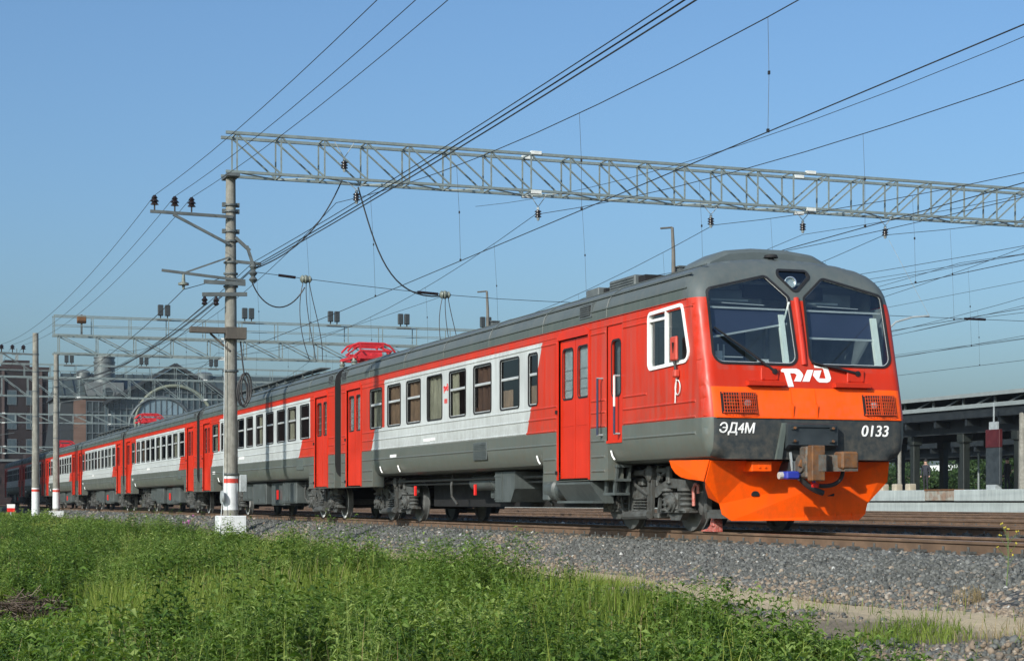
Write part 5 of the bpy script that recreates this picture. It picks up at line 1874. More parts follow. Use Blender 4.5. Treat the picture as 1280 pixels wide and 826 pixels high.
def truss(t, y0, y1, zb, zt, half, panel, flip_y, chord=0.09, web=0.046):
    m = MB()
    for sx in (-half, half):
        m.box(sx - chord / 2, sx + chord / 2, y0, y1, zt - chord, zt)
        m.box(sx - chord / 2, sx + chord / 2, y0, y1, zb, zb + chord * 0.9)
    y = y0 + 0.35
    k = 0
    ys_ = []
    while y < y1 - 0.1:
        ys_.append(y); y += panel
    for k, y in enumerate(ys_):
        for sx in (-half, half):
            m.bar((sx, y, zb + 0.05), (sx, y, zt - 0.05), web)
            if k + 1 < len(ys_):
                ya, yb = (ys_[k], ys_[k + 1])
                if y < flip_y: m.bar((sx, ya, zt - 0.06), (sx, yb, zb + 0.06), web)
                else: m.bar((sx, ya, zb + 0.06), (sx, yb, zt - 0.06), web)
        m.bar((-half, y, zb + 0.02), (half, y, zb + 0.02), web * 0.9)
        m.bar((-half, y, zt - 0.03), (half, y, zt - 0.03), web * 0.9)
        if k + 1 < len(ys_):
            a, c = (-half, half) if k % 2 else (half, -half)
            m.bar((a, y, zb + 0.025), (c, ys_[k + 1], zb + 0.025), web * 0.8)
    for yj in (y0 + (y1 - y0) * 0.25, y0 + (y1 - y0) * 0.5, y0 + (y1 - y0) * 0.75):
        for sx in (-half, half):
            for zz in (zb, zt):
                m.box(sx - 0.07, sx + 0.07, yj - 0.18, yj + 0.18, zz - 0.055, zz + 0.055, 1)
    return m.build("truss", [MT['grey_metal'], MT['offwhite']], t)

def mast(t, y, zb, zt, r0, r1, block=True, x=0.0, band=True):
    p = MB()
    p.lathe((x, y, zb), (0, 0, 1), [(0, r0), (zt - zb, r1), (zt - zb + 0.01, r1 * 0.6)], 20)
    o = p.build("pole", MT['concrete'], t)
    if band:
        b = MB()
        h = 1.22 - zb
        k = lambda z: r0 + (r1 - r0) * (z - zb) / (zt - zb) + 0.004
        b.lathe((x, y, 0), (0, 0, 1), [(zb + 0.2, k(zb + 0.2)), (1.06, k(1.06))], 20, 0, True, False)
        b.lathe((x, y, 0), (0, 0, 1), [(1.06, k(1.06) + 0.002), (1.20, k(1.20) + 0.002)], 20, 1, True, False)
        b.lathe((x, y, 0), (0, 0, 1), [(1.20, k(1.2)), (1.28, k(1.28))], 20, 0, True, False)
        b.build("painted_foot", [MT['limewash'], MT['redband']], o)
    if block:
        MB().box(x - 0.42, x + 0.42, y - 0.42, y + 0.42, -0.95, zb + 0.02, 0, 0.02).build("footing", MT['limewash'], t)
    return o

GXS = -55.0
G1 = thing("catenary_gantry", "large grey lattice gantry on the concrete mast in front of the second car", "gantry", (GXS, 0, 0), "lattice gantries over the tracks")
truss(G1, 10.25, 51.5, 10.72, 12.02, 0.42, 1.40, 29.0)
mast(G1, 10.48, 0.02, 10.72, 0.235, 0.15)
mast(G1, 50.9, -0.2, 10.72, 0.235, 0.15, True, 0.0, False)
m = MB()
# cap saddle, clamps, crossarms of the near mast
m.box(-0.5, 0.5, 10.28, 10.68, 10.62, 10.72)
m.build("mast_saddle", MT['darksteel'], G1)
for z in (9.55, 9.75, 8.92, 8.62, 7.95, 7.60, 7.2, 4.55, 1.32):
    m = MB().lathe((0, 10.48, z), (0, 0, 1), [(0, 0.215 + (10 - z) * 0.0068), (0.05, 0.215 + (10 - z) * 0.0068)], 16)
    if z in (9.55, 9.75, 8.92):
        for s in (-1, 1):
            m.box(-0.06, 0.06, 10.48 + s * 0.22 - 0.05, 10.48 + s * 0.22 + 0.05, z - 0.03, z + 0.10)
    m.build("mast_clamp", MT['darksteel'], G1)
m = MB().bar((0.2, 7.95, 9.42), (0.2, 10.5, 9.38), 0.09, 0.09)
m.bar((0.2, 8.65, 9.36), (0.2, 10.4, 8.52), 0.08, 0.08)
m.build("crossarm", MT['darksteel'], G1)
m = MB().bar((0.2, 8.3, 7.62), (0.2, 10.9, 7.40), 0.08).bar((0.22, 9.6, 7.32), (0.22, 10.9, 7.30), 0.09, 0.12)
m.bar((0.2, 8.95, 7.55), (0.2, 10.4, 8.12), 0.05)
m.bar((0.22, 9.55, 6.92), (0.22, 10.95, 6.98), 0.10, 0.12)
m.build("lower_crossarm", MT['darksteel'], G1)
m = MB().box(0.16, 0.40, 9.15, 10.85, 5.72, 5.9, 0, 0.01).box(0.1, 0.45, 10.25, 10.9, 5.55, 5.92, 0, 0.01)
m.bar((0.2, 9.8, 5.72), (0.2, 10.4, 5.2), 0.06)
m.build("timber_crossarm", M_("grey_brown_timber", (0.10, 0.088, 0.072), 0.85, var=0.3, streak=0.2), G1)
m = MB()
m.bar((0.15, 10.6, 8.75), (0.2, 11.05, 8.35), 0.10); m.bar((0.2, 10.95, 8.5), (0.22, 11.2, 7.75), 0.09)
m.bar((0.15, 10.6, 8.0), (0.2, 11.4, 7.95), 0.09)
m.lathe((0.2, 11.15, 7.35), (0, 0, 1), [(0, 0.05), (0.1, 0.14), (0.2, 0.06), (0.3, 0.14), (0.4, 0.06), (0.5, 0.12), (0.6, 0.05)], 12)
m.build("feeder_bracket", MT['darksteel'], G1)
m = MB()
for (r, dz) in ((0.52, 0.0), (0.47, 0.07), (0.42, -0.06)):
    m.tube([(0.22, 10.86 + 0.16 * math.cos(a) + dz, 3.97 + dz + r * math.sin(a)) for a in [k * math.pi / 12 for k in range(24)]], 0.03, 6, 0, True, True)
m.tube([(0.2, 10.75, 5.5), (0.24, 10.80, 4.9), (0.26, 10.86, 4.4)], 0.025, 6)
m.build("cable_coil", MT['cable'], G1)
m = MB().box(-0.05, 0.25, 10.72, 10.95, 0.78, 1.32, 0, 0.02)
m.bar((0.1, 10.5, 1.25), (0.1, 10.8, 1.25), 0.05)
m.build("junction_box", MT['steel'], G1)
m = MB().lathe((0.2, 10.2, 0.62), (0, -1, 0), [(0, 0.2), (0.06, 0.2), (0.07, 0.08)], 16)
m.tube([(0.22, 10.25, 5.5), (0.25, 10.22, 3), (0.27, 10.2, 0.9), (0.45, 10.05, -0.5)], 0.014, 5)
m.build("earth_lead", MT['steel'], G1)
for k, y in enumerate((8.08, 8.70, 9.22)):
    tag(MB().lathe((GXS + 0.2, y, 9.46), (0, 0, 1), [(0, 0.025), (0.16, 0.025), (0.17, 0.13), (0.25, 0.07), (0.27, 0.14), (0.36, 0.06), (0.38, 0.10), (0.46, 0.04)], 14).build("pin_insulator", MT['insul']),
        "%s dark insulator on the upper crossarm of the big concrete mast" % ("outermost", "middle", "innermost")[k], "insulator", "pin insulators on the mast crossarm")
tag(MB().lathe((GXS + 0.2, 8.97, 7.05), (0, 0, 1), [(0, 0.03), (0.12, 0.05), (0.14, 0.17), (0.2, 0.17), (0.24, 0.06), (0.5, 0.04)], 14).build("disc_insulator", MT['glassinsul']),
    "pale disc insulator under the lower crossarm of the big mast", "insulator")
for k, y in enumerate((9.62, 9.98)):
    tag(MB().lathe((GXS + 0.22, y, 6.58), (0, 0, 1), [(0, 0.03), (0.05, 0.1), (0.12, 0.06), (0.17, 0.1), (0.24, 0.05), (0.32, 0.03)], 12).build("drop_insulator", MT['insul']),
        "dark insulator hung from the big mast's black bar, %s" % ("outer of two", "inner of two")[k], "insulator")

G1I = [(14.15, 11.05, "messenger insulator inside the gantry truss nearest the big mast"), (14.55, 10.05, "insulator below the gantry over the train's own track"), (20.8, 9.85, "insulator under the gantry over the second track"),
       (27.2, 9.95, "insulator under the gantry above the roof of the leading car"), (30.8, 9.95, "left one of the two insulators above the train's front"), (34.15, 9.93, "right one of the two insulators above the train's front"), (40.5, 9.93, "insulator under the gantry near the right edge"), (46.7, 9.93, "insulator under the gantry over the platform track")]
for k, (y, z, lb) in enumerate(G1I):
    insulator("hanging_insulator", lb, GXS, y, z, "insulators hung from the nearest gantry", hanger=(12.0 - z if k == 0 else 10.75 - z))
# small round floats on the cross wire (glass strain insulators)
for (y, z, lb) in ((12.9, 7.56, "grey ribbed strain insulator right of the big mast"), (17.55, 7.25, "grey ribbed strain insulator with hanging tails near the truss centre")):
    s = thing("strain_insulator", lb, "insulator", (GXS, y, z))
    MB().lathe((0, -0.2, 0), (0, 1, 0), [(0, 0.04), (0.03, 0.10), (0.08, 0.135), (0.12, 0.10), (0.16, 0.14), (0.22, 0.13), (0.26, 0.10), (0.32, 0.12), (0.38, 0.04)], 14).build("shed", MT['glassinsul'], s)
    m = MB()
    for q in range(3):
        m.tube(bez([(0, -0.1 + q * 0.1, -0.1), (0.0, -0.3 + q * 0.25, -0.8), (0.1, -0.25 + q * 0.4, -1.8), (0.1, 0.1 + q * 0.2, -2.6)]), 0.014, 5)
    m.build("tail_cable", MT['cable'], s)
for (px_, y, z, lb) in ((-40, 41.0, 0, ""),):
    pass
def floatball(x, y, z, lb):
    o = MB().lathe((x - 0.35, y, z), (1, 0, 0), [(0, 0.03), (0.06, 0.14), (0.14, 0.19), (0.2, 0.15), (0.28, 0.2), (0.38, 0.2), (0.45, 0.15), (0.53, 0.19), (0.62, 0.12), (0.68, 0.03)], 14).build("strain_insulator", MT['glassinsul'])
    tag(o, lb, "insulator")
floatball(-50.0, 37.2, 10.45, "grey ribbed insulator against the gantry truss near the right edge")
floatball(-44.5, 33.6, 7.75, "grey ribbed insulator on the wire right of the cab roof")

# second gantry with handrail, farther gantries
def far_gantry(x, label, y0, y1, zb, zt, rail, half=0.5, poley=10.6):
    g = thing("catenary_gantry", label, "gantry", (x, 0, 0), "lattice gantries over the tracks")
    truss(g, y0, y1, zb, zt, half, 2.35, 400.0, 0.115, 0.062)
    mast(g, poley, -0.15, zb, 0.22, 0.15, True)
    mast(g, y1 - 0.4, -0.2, zb, 0.22, 0.15, True, 0.0, False)
    if rail:
        m = MB()
        for sx in (-half, half):
            m.box(sx - 0.035, sx + 0.035, y0, y1, zt + 1.12, zt + 1.19)
            m.box(sx - 0.02, sx + 0.02, y0, y1, zt + 0.55, zt + 0.59)
            y = y0 + 0.05
            while y < y1:
                m.bar((sx, y, zt), (sx, y, zt + 1.15), 0.05)
                y += 2.35
        m.build("handrail", MT['grey_metal'], g)
    for z in (8.6, 7.6, 6.0, 4.4):
        MB().lathe((0, poley, z), (0, 0, 1), [(0, 0.2), (0.06, 0.2)], 12).build("mast_clamp", MT['darksteel'], g)
    MB().bar((0, poley - 0.8, 8.1), (0, poley + 0.9, 8.1), 0.07).build("crossarm", MT['darksteel'], g)
    MB().bar((0, poley - 0.2, 6.6), (0, poley + 1.6, 6.9), 0.06).build("crossarm", MT['darksteel'], g)
    return g
far_gantry(-113.2, "lattice gantry with handrail and floodlights behind the big mast", 10.4, 53.0, 9.66, 10.9, True)
far_gantry(-171.0, "smoky lattice gantry in front of the station roof", 6.0, 54.0, 10.3, 12.2, True, 0.6)
far_gantry(-229.0, "farthest lattice gantry crossing the glass gable at low height", 2.0, 54.0, 10.3, 11.5, False, 0.6)
far_gantry(-250.0, "low lattice gantry against the pink stone pier", 4.0, 54.0, 7.0, 8.0, False, 0.5)

MT['flood'] = M_("floodlight_grey", (0.05, 0.058, 0.06), 0.4, 0.3, var=0.2)
def floodlight(x, y, z, label, s=1.0):
    t = thing("floodlight", label, "floodlight", (x, y, z), "twin floodlights on the far gantries")
    for dy in (-0.22, 0.22):
        m = MB().box(-0.12, 0.12, dy * s - 0.17 * s, dy * s + 0.17 * s, 0.25 * s, 0.95 * s, 0, 0.03)
        m.box(0.121, 0.135, dy * s - 0.14 * s, dy * s + 0.14 * s, 0.29 * s, 0.90 * s, 0)
        m.bar((0, dy * s, -0.05), (0, dy * s, 0.3 * s), 0.07 * s)
        m.build("lamp_head", [MT['flood'], MT['lens']], t)
    MB().box(-0.2, 0.2, -0.45 * s, 0.45 * s, -0.06, 0.08).build("lamp_bracket", MT['darksteel'], t)
    return t
for (y, w) in ((17.29, "first"), (22.7, "second"), (28.4, "third"), (33.2, "fourth"), (39.0, "fifth")):
    floodlight(-113.2, y, 12.05, "twin floodlight, %s from the left on the handrailed gantry" % w)
for (y, w) in ((17.2, "left of the roof tank"), (24.2, "just right of the roof tank"), (30.9, "beside the big concrete mast")):
    floodlight(-171.0, y, 13.3, "twin floodlight on the second far gantry, %s" % w, 1.1)
rb_ = thing("signal_box", "small rusty red box on the handrail of the second gantry", "box", (-113.2, 12.15, 10.9))
m = MB().bar((0, 0, 0), (0, 0, 1.3), 0.12); m.box(-0.15, 0.15, -0.28, 0.28, 0.75, 1.25, 1, 0.03); m.build("housing", [MT['darksteel'], MT['rust']], rb_)

# thin mast with crossarm left of the second gantry
pa = thing("catenary_mast", "leftmost bare concrete mast with red banded foot and crossarm", "mast", (-108.4, 8.95, 0))
mast(pa, 0, -0.9, 10.5, 0.23, 0.17, False)
m = MB().bar((0, -2.6, 9.30), (0, 0.1, 9.22), 0.10).bar((0, -1.9, 9.25), (0, -0.15, 8.2), 0.07)
for z in (9.2, 8.15, 7.0, 5.5):
    m.lathe((0, 0, z), (0, 0, 1), [(0, 0.21), (0.07, 0.21)], 12)
m.tube([(0.05, -0.25, 7.0), (0.1, -0.3, 5.0), (0.05, 0.12, 4.0)], 0.02, 5)
m.build("crossarm", MT['darksteel'], pa)
for k, y in enumerate((7.0, 7.62, 8.25)):
    tag(MB().lathe((-108.4, y, 9.32), (0, 0, 1), [(0, 0.03), (0.18, 0.03), (0.2, 0.15), (0.3, 0.08), (0.33, 0.15), (0.45, 0.05)], 12).build("pin_insulator", MT['insul']),
        "%s dark insulator on the leftmost mast's crossarm" % ("outermost", "middle", "innermost")[k], "insulator", "pin insulators on the leftmost mast")
# masts on the sunny side, left of the frame, whose shadows fall across the cars and the ballast
for (x, y, h, lb) in ((-34.6, 0.8, 13.0, "concrete mast left of the frame casting the shadow across the leading car"), (-45.2, 0.8, 13.5, "concrete mast left of the frame casting the shadow across the second car")):
    t = thing("line_mast", lb, "mast", (x, y, 0))
    mast(t, 0, -1.2, h, 0.23, 0.16, False, 0.0, False)
    MB().bar((-0.7, -0.5, h - 1.2), (0.7, 0.5, h - 1.2), 0.12).bar((-0.5, -0.4, h - 0.5), (0.5, 0.4, h - 0.5), 0.12).build("crossarm", MT['darksteel'], t)

# bracket masts between the far tracks
for (x, lb) in ((-65.9, "dark steel bracket mast rising behind the leading car's roof"), (-89.3, "slim bracket mast above the middle of the leading car's roof"), (-36.0, "bracket mast hidden behind the train front")):
    if x == -36.0: continue
    t = thing("bracket_mast", lb, "mast", (x, 30.9, 0))
    m = MB().tube([(0, 0, -0.3), (0, 0, 8.5), (0.0, -0.02, 10.8), (-0.02, -0.06, 11.75)], [0.13, 0.11, 0.075, 0.06], 10)
    m.tube([(-0.02, -0.06, 11.75), (0, -0.6, 11.68)], 0.04, 6)
    m.build("pole", M_("brown_grey_steel", (0.13, 0.12, 0.10), 0.6), t)
    MB().box(-0.25, 0.25, 0.15, 0.55, 9.6, 10.1).box(-0.18, 0.18, 0.2, 0.5, 9.2, 9.6).box(-0.3, 0.3, 0.1, 0.6, 10.1, 10.16).bar((0, 0.34, 7), (0, 0.34, 9.4), 0.12).build("switch_box", MT['darksteel'], t)

# ------------------------------------------------------------------ wires
def sag_line(xa, za, xb, zb, y0, y1, sag, n=18):
    out = []
    for k in range(n + 1):
        t = k / n
        out.append((xa + (xb - xa) * t, y0 + (y1 - y0) * t, za + (zb - za) * t - 4 * sag * t * (1 - t)))
    return out
SUP = [3.1, GXS, -113.2, -171.0, -229.0]
def catenary(i, y, zc, zm_top, sag, r, droplist, lab1, lab2):
    pts, zs = [], []
    for a, b in zip(SUP, SUP[1:]):
        seg = sag_line(a, zm_top, b, zm_top, y, y, sag, 16)
        pts += seg if not pts else seg[1:]
    m = MB().tube(pts, r, 5)
    w = m.build("messenger_wire", MT['wire'])
    tag(w, lab1, "overhead wire", "messenger wires above the tracks")
    m = MB().tube([(a, y + (0.3 if k % 2 else -0.3) * 0.6, zc) for k, a in enumerate(SUP)], r, 5)
    c = m.build("contact_wire", MT['wire'])
    tag(c, lab2, "overhead wire", "contact wires above the tracks")
    for a, b in zip(SUP[:3], SUP[1:]):
        n = 7
        for k in range(n):
            t = (k + 0.5) / n
            x = a + (b - a) * t
            zt = zm_top - 4 * sag * t * (1 - t)
            sgn = 1
            ia = SUP.index(a)
            ya = y + (0.3 if ia % 2 else -0.3) * 0.6; yb = y + (0.3 if (ia + 1) % 2 else -0.3) * 0.6
            yc_ = ya + (yb - ya) * t
            d = MB()
            mid = (x, y + (yc_ - y) * 0.5 + 0.02, (zt + zc) / 2)
            d.tube([(x, y, zt), mid, (x, yc_, zc)], 0.0045, 4)
            d.box(x - 0.02, x + 0.02, yc_ - 0.02, yc_ + 0.02, zc - 0.01, zc + 0.05)
            d.box(x - 0.02, x + 0.02, mid[1] - 0.015, mid[1] + 0.015, mid[2], mid[2] + 0.06)
            d.build("dropper", MT['wire'], w)
NAMES = ["the train's own track", "the second track", "the third track", "the fourth track", "the fifth track", "the platform track"]
for i, y in enumerate(TY):
    catenary(i, y + (0.25 if i == 0 else 0.0), 6.6, 10.05, (1.55, 1.5, 1.5, 1.45, 1.45, 1.45)[i], 0.0105, None,
             "sagging messenger wire above %s" % NAMES[i], "nearly straight contact wire above %s" % NAMES[i])
def wire(label, pts, r=0.009, name="line_wire", group=None):
    o = MB().tube(pts, r, 5).build(name, MT['wire'])
    return tag(o, label, "overhead wire", group)
# three open line wires on the near crossarms
for k, (y1, y2, nm) in enumerate(((8.08, 7.0, "outermost"), (8.70, 7.62, "middle"), (9.22, 8.25, "innermost"))):
    p = sag_line(3.0, 9.92, GXS + 0.2, 9.92, y1, y1, 0.85) + sag_line(GXS + 0.2, 9.92, -108.4, 9.78, y1, y2, 0.8)[1:] + sag_line(-108.4, 9.78, -165, 9.8, y2, y2, 0.8)[1:]
    wire("%s of the three open line wires crossing the upper left sky" % nm, p, 0.0085, group="open line wires on the mast crossarms")
# heavy feeder bundle on the track side of the near mast
for k, (dy, dz, sg, nm) in enumerate(((0.0, 0.0, 0.30, "lowest"), (0.05, 0.14, 0.28, "middle"), (-0.04, 0.26, 0.34, "uppermost"))):
    p = sag_line(3.0, 8.3 + dz, GXS + 0.2, 7.82 + dz * 0.7, 11.25 + dy, 11.2 + dy, sg) + sag_line(GXS + 0.2, 7.82 + dz * 0.7, -113.2, 8.1, 11.2 + dy, 11.3, 0.9)[1:]
    wire("%s cable of the heavy feeder bundle rising to the top of the photo" % nm, p, 0.015 if k < 2 else 0.011, "feeder_cable", "feeder cables on the near masts")
# low wires running back from the lower crossarm
for k, (y, z, y2, z2, nm) in enumerate(((8.97, 7.05, 9.4, 8.0, "disc insulator"), (9.62, 6.6, 9.9, 7.6, "outer dark insulator"), (9.98, 6.6, 10.2, 7.2, "inner dark insulator"))):
    wire("wire running back from the %s" % nm, sag_line(GXS + 0.2, z, -113.2, z2, y, y2, 0.9), 0.012)
wire("short link wire from the disc insulator to the big mast", [(GXS + 0.2, 8.97, 7.05), (GXS + 0.2, 9.6, 7.25), (GXS + 0.2, 10.4, 7.55)], 0.012)
# cross span wire along the gantry with sections, and loops hanging from it
p = []
for k in range(25):
    t = k / 24
    p.append((GXS, 11.2 + 39.5 * t, 7.72 - 0.55 * math.sin(min(1, t * 4) * math.pi / 2) + 0.0 * t))
wire("cross span wire strung below the nearest gantry", p, 0.010, "cross_span_wire")
for (ya, yb) in ((12.0, 12.55), (16.6, 17.3), (37.5, 38.4)):
    tag(MB().tube([(GXS, q, 7.72 - 0.55 * math.sin(min(1, (q - 11.2) / 39.5 * 4) * math.pi / 2)) for q in (ya, yb)], 0.045, 8).build("rod_insulator", MT['insul']), {12.0: "dark rod insulator on the cross span wire beside the big mast", 16.6: "dark rod insulator on the cross span wire near mid truss", 37.5: "dark rod insulator on the cross span wire right of the train"}[ya], "insulator")
wire("black jumper cable sweeping from the big mast up to the truss", bez([(GXS, 11.2, 7.8), (GXS, 12.6, 8.4), (GXS, 13.4, 9.2), (GXS, 14.1, 10.85)]), 0.022, "jumper_cable")
wire("black jumper cable sagging from the truss down to the mid cross span", bez([(GXS, 14.6, 10.6), (GXS, 15.2, 8.6), (GXS, 15.6, 7.0), (GXS, 17.4, 7.2)]), 0.026, "jumper_cable")
wire("short black loop hanging at the right of the big mast", bez([(GXS, 11.15, 7.4), (GXS, 11.5, 6.5), (GXS, 12.3, 6.3), (GXS, 12.85, 7.3)]), 0.022, "jumper_cable")
# further feeders above the right hand tracks
FE = [(24.0, 8.0, 0.8, "feeder wire between the second and third tracks"), (30.8, 9.9, 1.0, "feeder wire hung from the left insulator above the train front"),
      (30.9, 8.2, 0.6, "lower feeder wire above the right of the train front"), (37.3, 9.2, 0.7, "feeder wire between the fourth and fifth tracks"), (38.0, 7.2, 0.4, "low wire right of the cab, third above the canopy"), (43.5, 8.6, 0.8, "feeder wire just above the canopy at the right"), (44.2, 7.4, 0.4, "low wire just above the canopy at the right")]
for (y, z, sg, lb) in FE:
    p = sag_line(3.1, z, GXS, z, y, y, sg) + sag_line(GXS, z, -113.2, z, y, y, sg)[1:] + sag_line(-113.2, z, -171, z, y, y, sg)[1:]
    wire(lb, p, 0.009)
# wires that cross over from one track to the next
for (xa, ya, za, xb, yb, zb, sg, lb) in ((3, 29.5, 6.75, -113.2, 22.0, 6.75, 0.1, "crossover wire running from the third track to the second"), (3, 33.0, 6.9, GXS, 27.6, 7.4, 0.2, "crossover wire rising between the fourth and third tracks"),
                                         (3, 36.2, 8.9, -113.2, 33.2, 8.4, 1.1, "second feeder wire above the fourth track"), (3, 43.0, 6.7, -113.2, 38.0, 6.7, 0.1, "crossover wire low above the canopy at the right"),
                                         (3, 18.0, 10.3, GXS, 18.6, 10.2, 1.9, "thin grey wire below the train's messenger wire in the upper sky"), (GXS, 17.6, 7.25, -113.2, 15.2, 8.9, 0.6, "thin wire rising to the left from the mid cross span")):
    pts = sag_line(xa, za, xb, zb, ya, yb, sg)
    w = wire(lb, pts, 0.007)
# registration arms right of the cab
for (y, z, lb) in ((34.1, 6.6, "curved grey registration arm right of the cab roof"), (40.5, 6.6, "curved grey registration arm near the right edge")):
    m = MB().tube([(GXS, y + 0.1, z + 0.0), (GXS, y + 0.5, z + 0.35), (GXS, y + 1.2, z + 0.55), (GXS, y + 1.9, z + 0.62)], 0.035, 6)
    m.tube([(GXS, y + 1.9, z + 0.62), (GXS, y + 0.2, 9.9)], 0.008, 4)
    tag(m.build("registration_arm", MT['steel']), lb, "registration arm")

# ------------------------------------------------------------------ people and furniture of the platform
def skin_person(name, label, loc, joints, edges, radii, cols, rz=0.0):
    me = bpy.data.meshes.new("person")
    me.from_pydata(joints, edges, [])
    o = link("person", me)
    sk = o.modifiers.new("skin", 'SKIN')
    for v, r in zip(me.skin_vertices[0].data, radii):
        v.radius = (r, r)
    me.skin_vertices[0].data[0].use_root = True
    ss = o.modifiers.new("sub", 'SUBSURF'); ss.levels = 2; ss.render_levels = 2
    bpy.context.view_layer.update()
    m2 = bpy.data.meshes.new_from_object(o.evaluated_get(bpy.context.evaluated_depsgraph_get()))
    bpy.data.objects.remove(o)
    m2.materials.clear()
    for c in cols: m2.materials.append(c)
    for p in m2.polygons:
        p.use_smooth = True
        z = p.center.z; r = math.hypot(p.center.x, p.center.y)
        p.material_index = 2 if z > 1.47 or (z < 0.86 and z > 0.72 and abs(p.center.y) > 0.22) else (0 if z > 0.88 else 1)
    o = link(name, m2, None, loc)
    o.rotation_euler = (0, 0, rz)
    return tag(o, label, "person")
J = [(0, 0, 0.95), (0, 0, 1.15), (0, 0, 1.38), (0, 0, 1.50), (0.01, 0, 1.60), (0.015, 0, 1.72),
     (0, 0.19, 1.40), (0.0, 0.25, 1.12), (0.06, 0.26, 0.86), (0.09, 0.25, 0.77), (0, -0.19, 1.40), (-0.02, -0.25, 1.12), (0.05, -0.27, 0.86), (0.08, -0.26, 0.77),
     (0, 0.10, 0.90), (0.03, 0.11, 0.50), (0, 0.12, 0.09), (0.14, 0.13, 0.04), (0, -0.10, 0.90), (-0.02, -0.11, 0.50), (-0.06, -0.12, 0.09), (0.08, -0.13, 0.04)]
E_ = [(0, 1), (1, 2), (2, 3), (3, 4), (4, 5), (2, 6), (6, 7), (7, 8), (8, 9), (2, 10), (10, 11), (11, 12), (12, 13), (0, 14), (14, 15), (15, 16), (16, 17), (0, 18), (18, 19), (19, 20), (20, 21)]
RD = [0.15, 0.14, 0.16, 0.06, 0.10, 0.085, 0.075, 0.055, 0.04, 0.04, 0.075, 0.055, 0.04, 0.04, 0.09, 0.065, 0.05, 0.04, 0.09, 0.065, 0.05, 0.04]
cl1, cl2, skin_ = M_("dark_jacket_cloth", (0.02, 0.022, 0.03), 0.85, var=0.2), M_("black_trousers", (0.015, 0.015, 0.018), 0.85), M_("skin", (0.42, 0.25, 0.18), 0.6, var=0.1)
pr = skin_person("person", "person in dark jacket and trousers standing by the platform column", (-85.3, 55.6, 1.06), J, E_, RD, [cl1, cl2, skin_], R(-60))
hair = MB().lathe((0.0, 0, 1.66), (0, 0, 1), [(0, 0.10), (0.06, 0.11), (0.12, 0.085), (0.15, 0.02)], 14).build("hair", MT['black'], pr)
pr2 = skin_person("person", "person in dark clothes half hidden beside the red topped board", (-79.1, 56.6, 1.02), J, E_, RD, [cl2, cl1, skin_], R(200))
MB().lathe((0.0, 0, 1.66), (0, 0, 1), [(0, 0.10), (0.06, 0.11), (0.12, 0.085), (0.15, 0.02)], 14).build("hair", MT['black'], pr2)
sgn = thing("information_board", "dark upright board with a deep red upper panel on the platform", "board", (-78.45, 55.3, 1.06))
MB().box(-0.62, 0.62, -0.08, 0.08, 0.3, 2.25, 0, 0.02).box(-0.4, 0.4, -0.2, 0.2, 0, 0.3, 1).box(-0.35, 0.35, -0.06, 0.06, 3.2, 3.6, 1).bar((0, 0, 2.2), (0, 0, 4.6), 0.06, 0.06, 1).build("board", [MT['charcoal'], MT['steel']], sgn)
MB().box(-0.62, 0.62, -0.10, 0.10, 2.25, 3.2, 0, 0.02).build("red_panel", M_("deep_red_panel", (0.065, 0.006, 0.008), 0.6), sgn)
for (x, lb) in ((-88.75, "beige concrete block on the platform beside the train front"), (-87.3, "beige concrete block, middle one of three on the platform"), (-85.9, "beige concrete block in front of the dark platform column")):
    o = thing("concrete_block", lb, "block", (x, 55.0, 1.06), "beige blocks along the platform")
    MB().box(-0.24, 0.24, -0.22, 0.22, 0, 0.40, 0, 0.03).box(-0.2, 0.2, -0.18, 0.18, 0.402, 0.43, 1).build("block", [M_("beige_concrete", (0.40, 0.35, 0.26), 0.85), MT['concrete']], o)
for (x, y, h, lb) in ((-88.3, 55.8, 3.6, "round pale post beside the train front"), (-76.9, 56.0, 4.0, "tall pale concrete post under the canopy near the right edge")):
    t = thing("platform_post", lb, "post", (x, y, 1.05))
    MB().lathe((0, 0, 0), (0, 0, 1), [(0, 0.13), (0.7, 0.12), (h, 0.10), (h + 0.05, 0.05)] if x < -80 else [(0, 0.24), (0.7, 0.23), (h, 0.2), (h + 0.05, 0.1)], 16).build("shaft", MT['concrete'], t)
for (x, lb) in ((-84.6, "thin pale railing post left of the middle column"), (-81.6, "thin pale railing post between the columns"), (-86.6, "thin pale railing post near the standing person")):
    t = thing("rail_post", lb, "post", (x, 60.0, 1.05))
    MB().lathe((0, 0, 0), (0, 0, 1), [(0, 0.06), (2.2, 0.05), (2.25, 0.02)], 8).build("shaft", MT['fascia'], t)
# low trackside bits seen below the cars
for (x, y, lb) in ((-70.0, 33.0, "white trackside cabinet glimpsed below the leading car"), (-86.0, 37.4, "pale trackside cabinet glimpsed behind the middle bogie")):
    t = thing("track_cabinet", lb, "cabinet", (x, y, -0.2))
    MB().box(-1.1, 1.1, -0.3, 0.3, 0, 0.55, 0, 0.02).box(-1.15, 1.15, -0.35, 0.35, 0.55, 0.62, 0, 0.01).build("cabinet", MT['fascia'], t)
sgp = thing("marker_board", "tiny white and red marker board low at the left edge", "marker", (-118, 8.2, -0.9))
MB().box(-0.04, 0.04, -0.06, 0.06, 0, 0.7).build("post", MT['steel'], sgp)
MB().box(0.041, 0.06, -0.25, 0.25, 0.7, 0.95, 1).box(0.041, 0.06, -0.25, 0.25, 0.95, 1.2).build("plate", [MT['white'], MT['bright_red']], sgp)
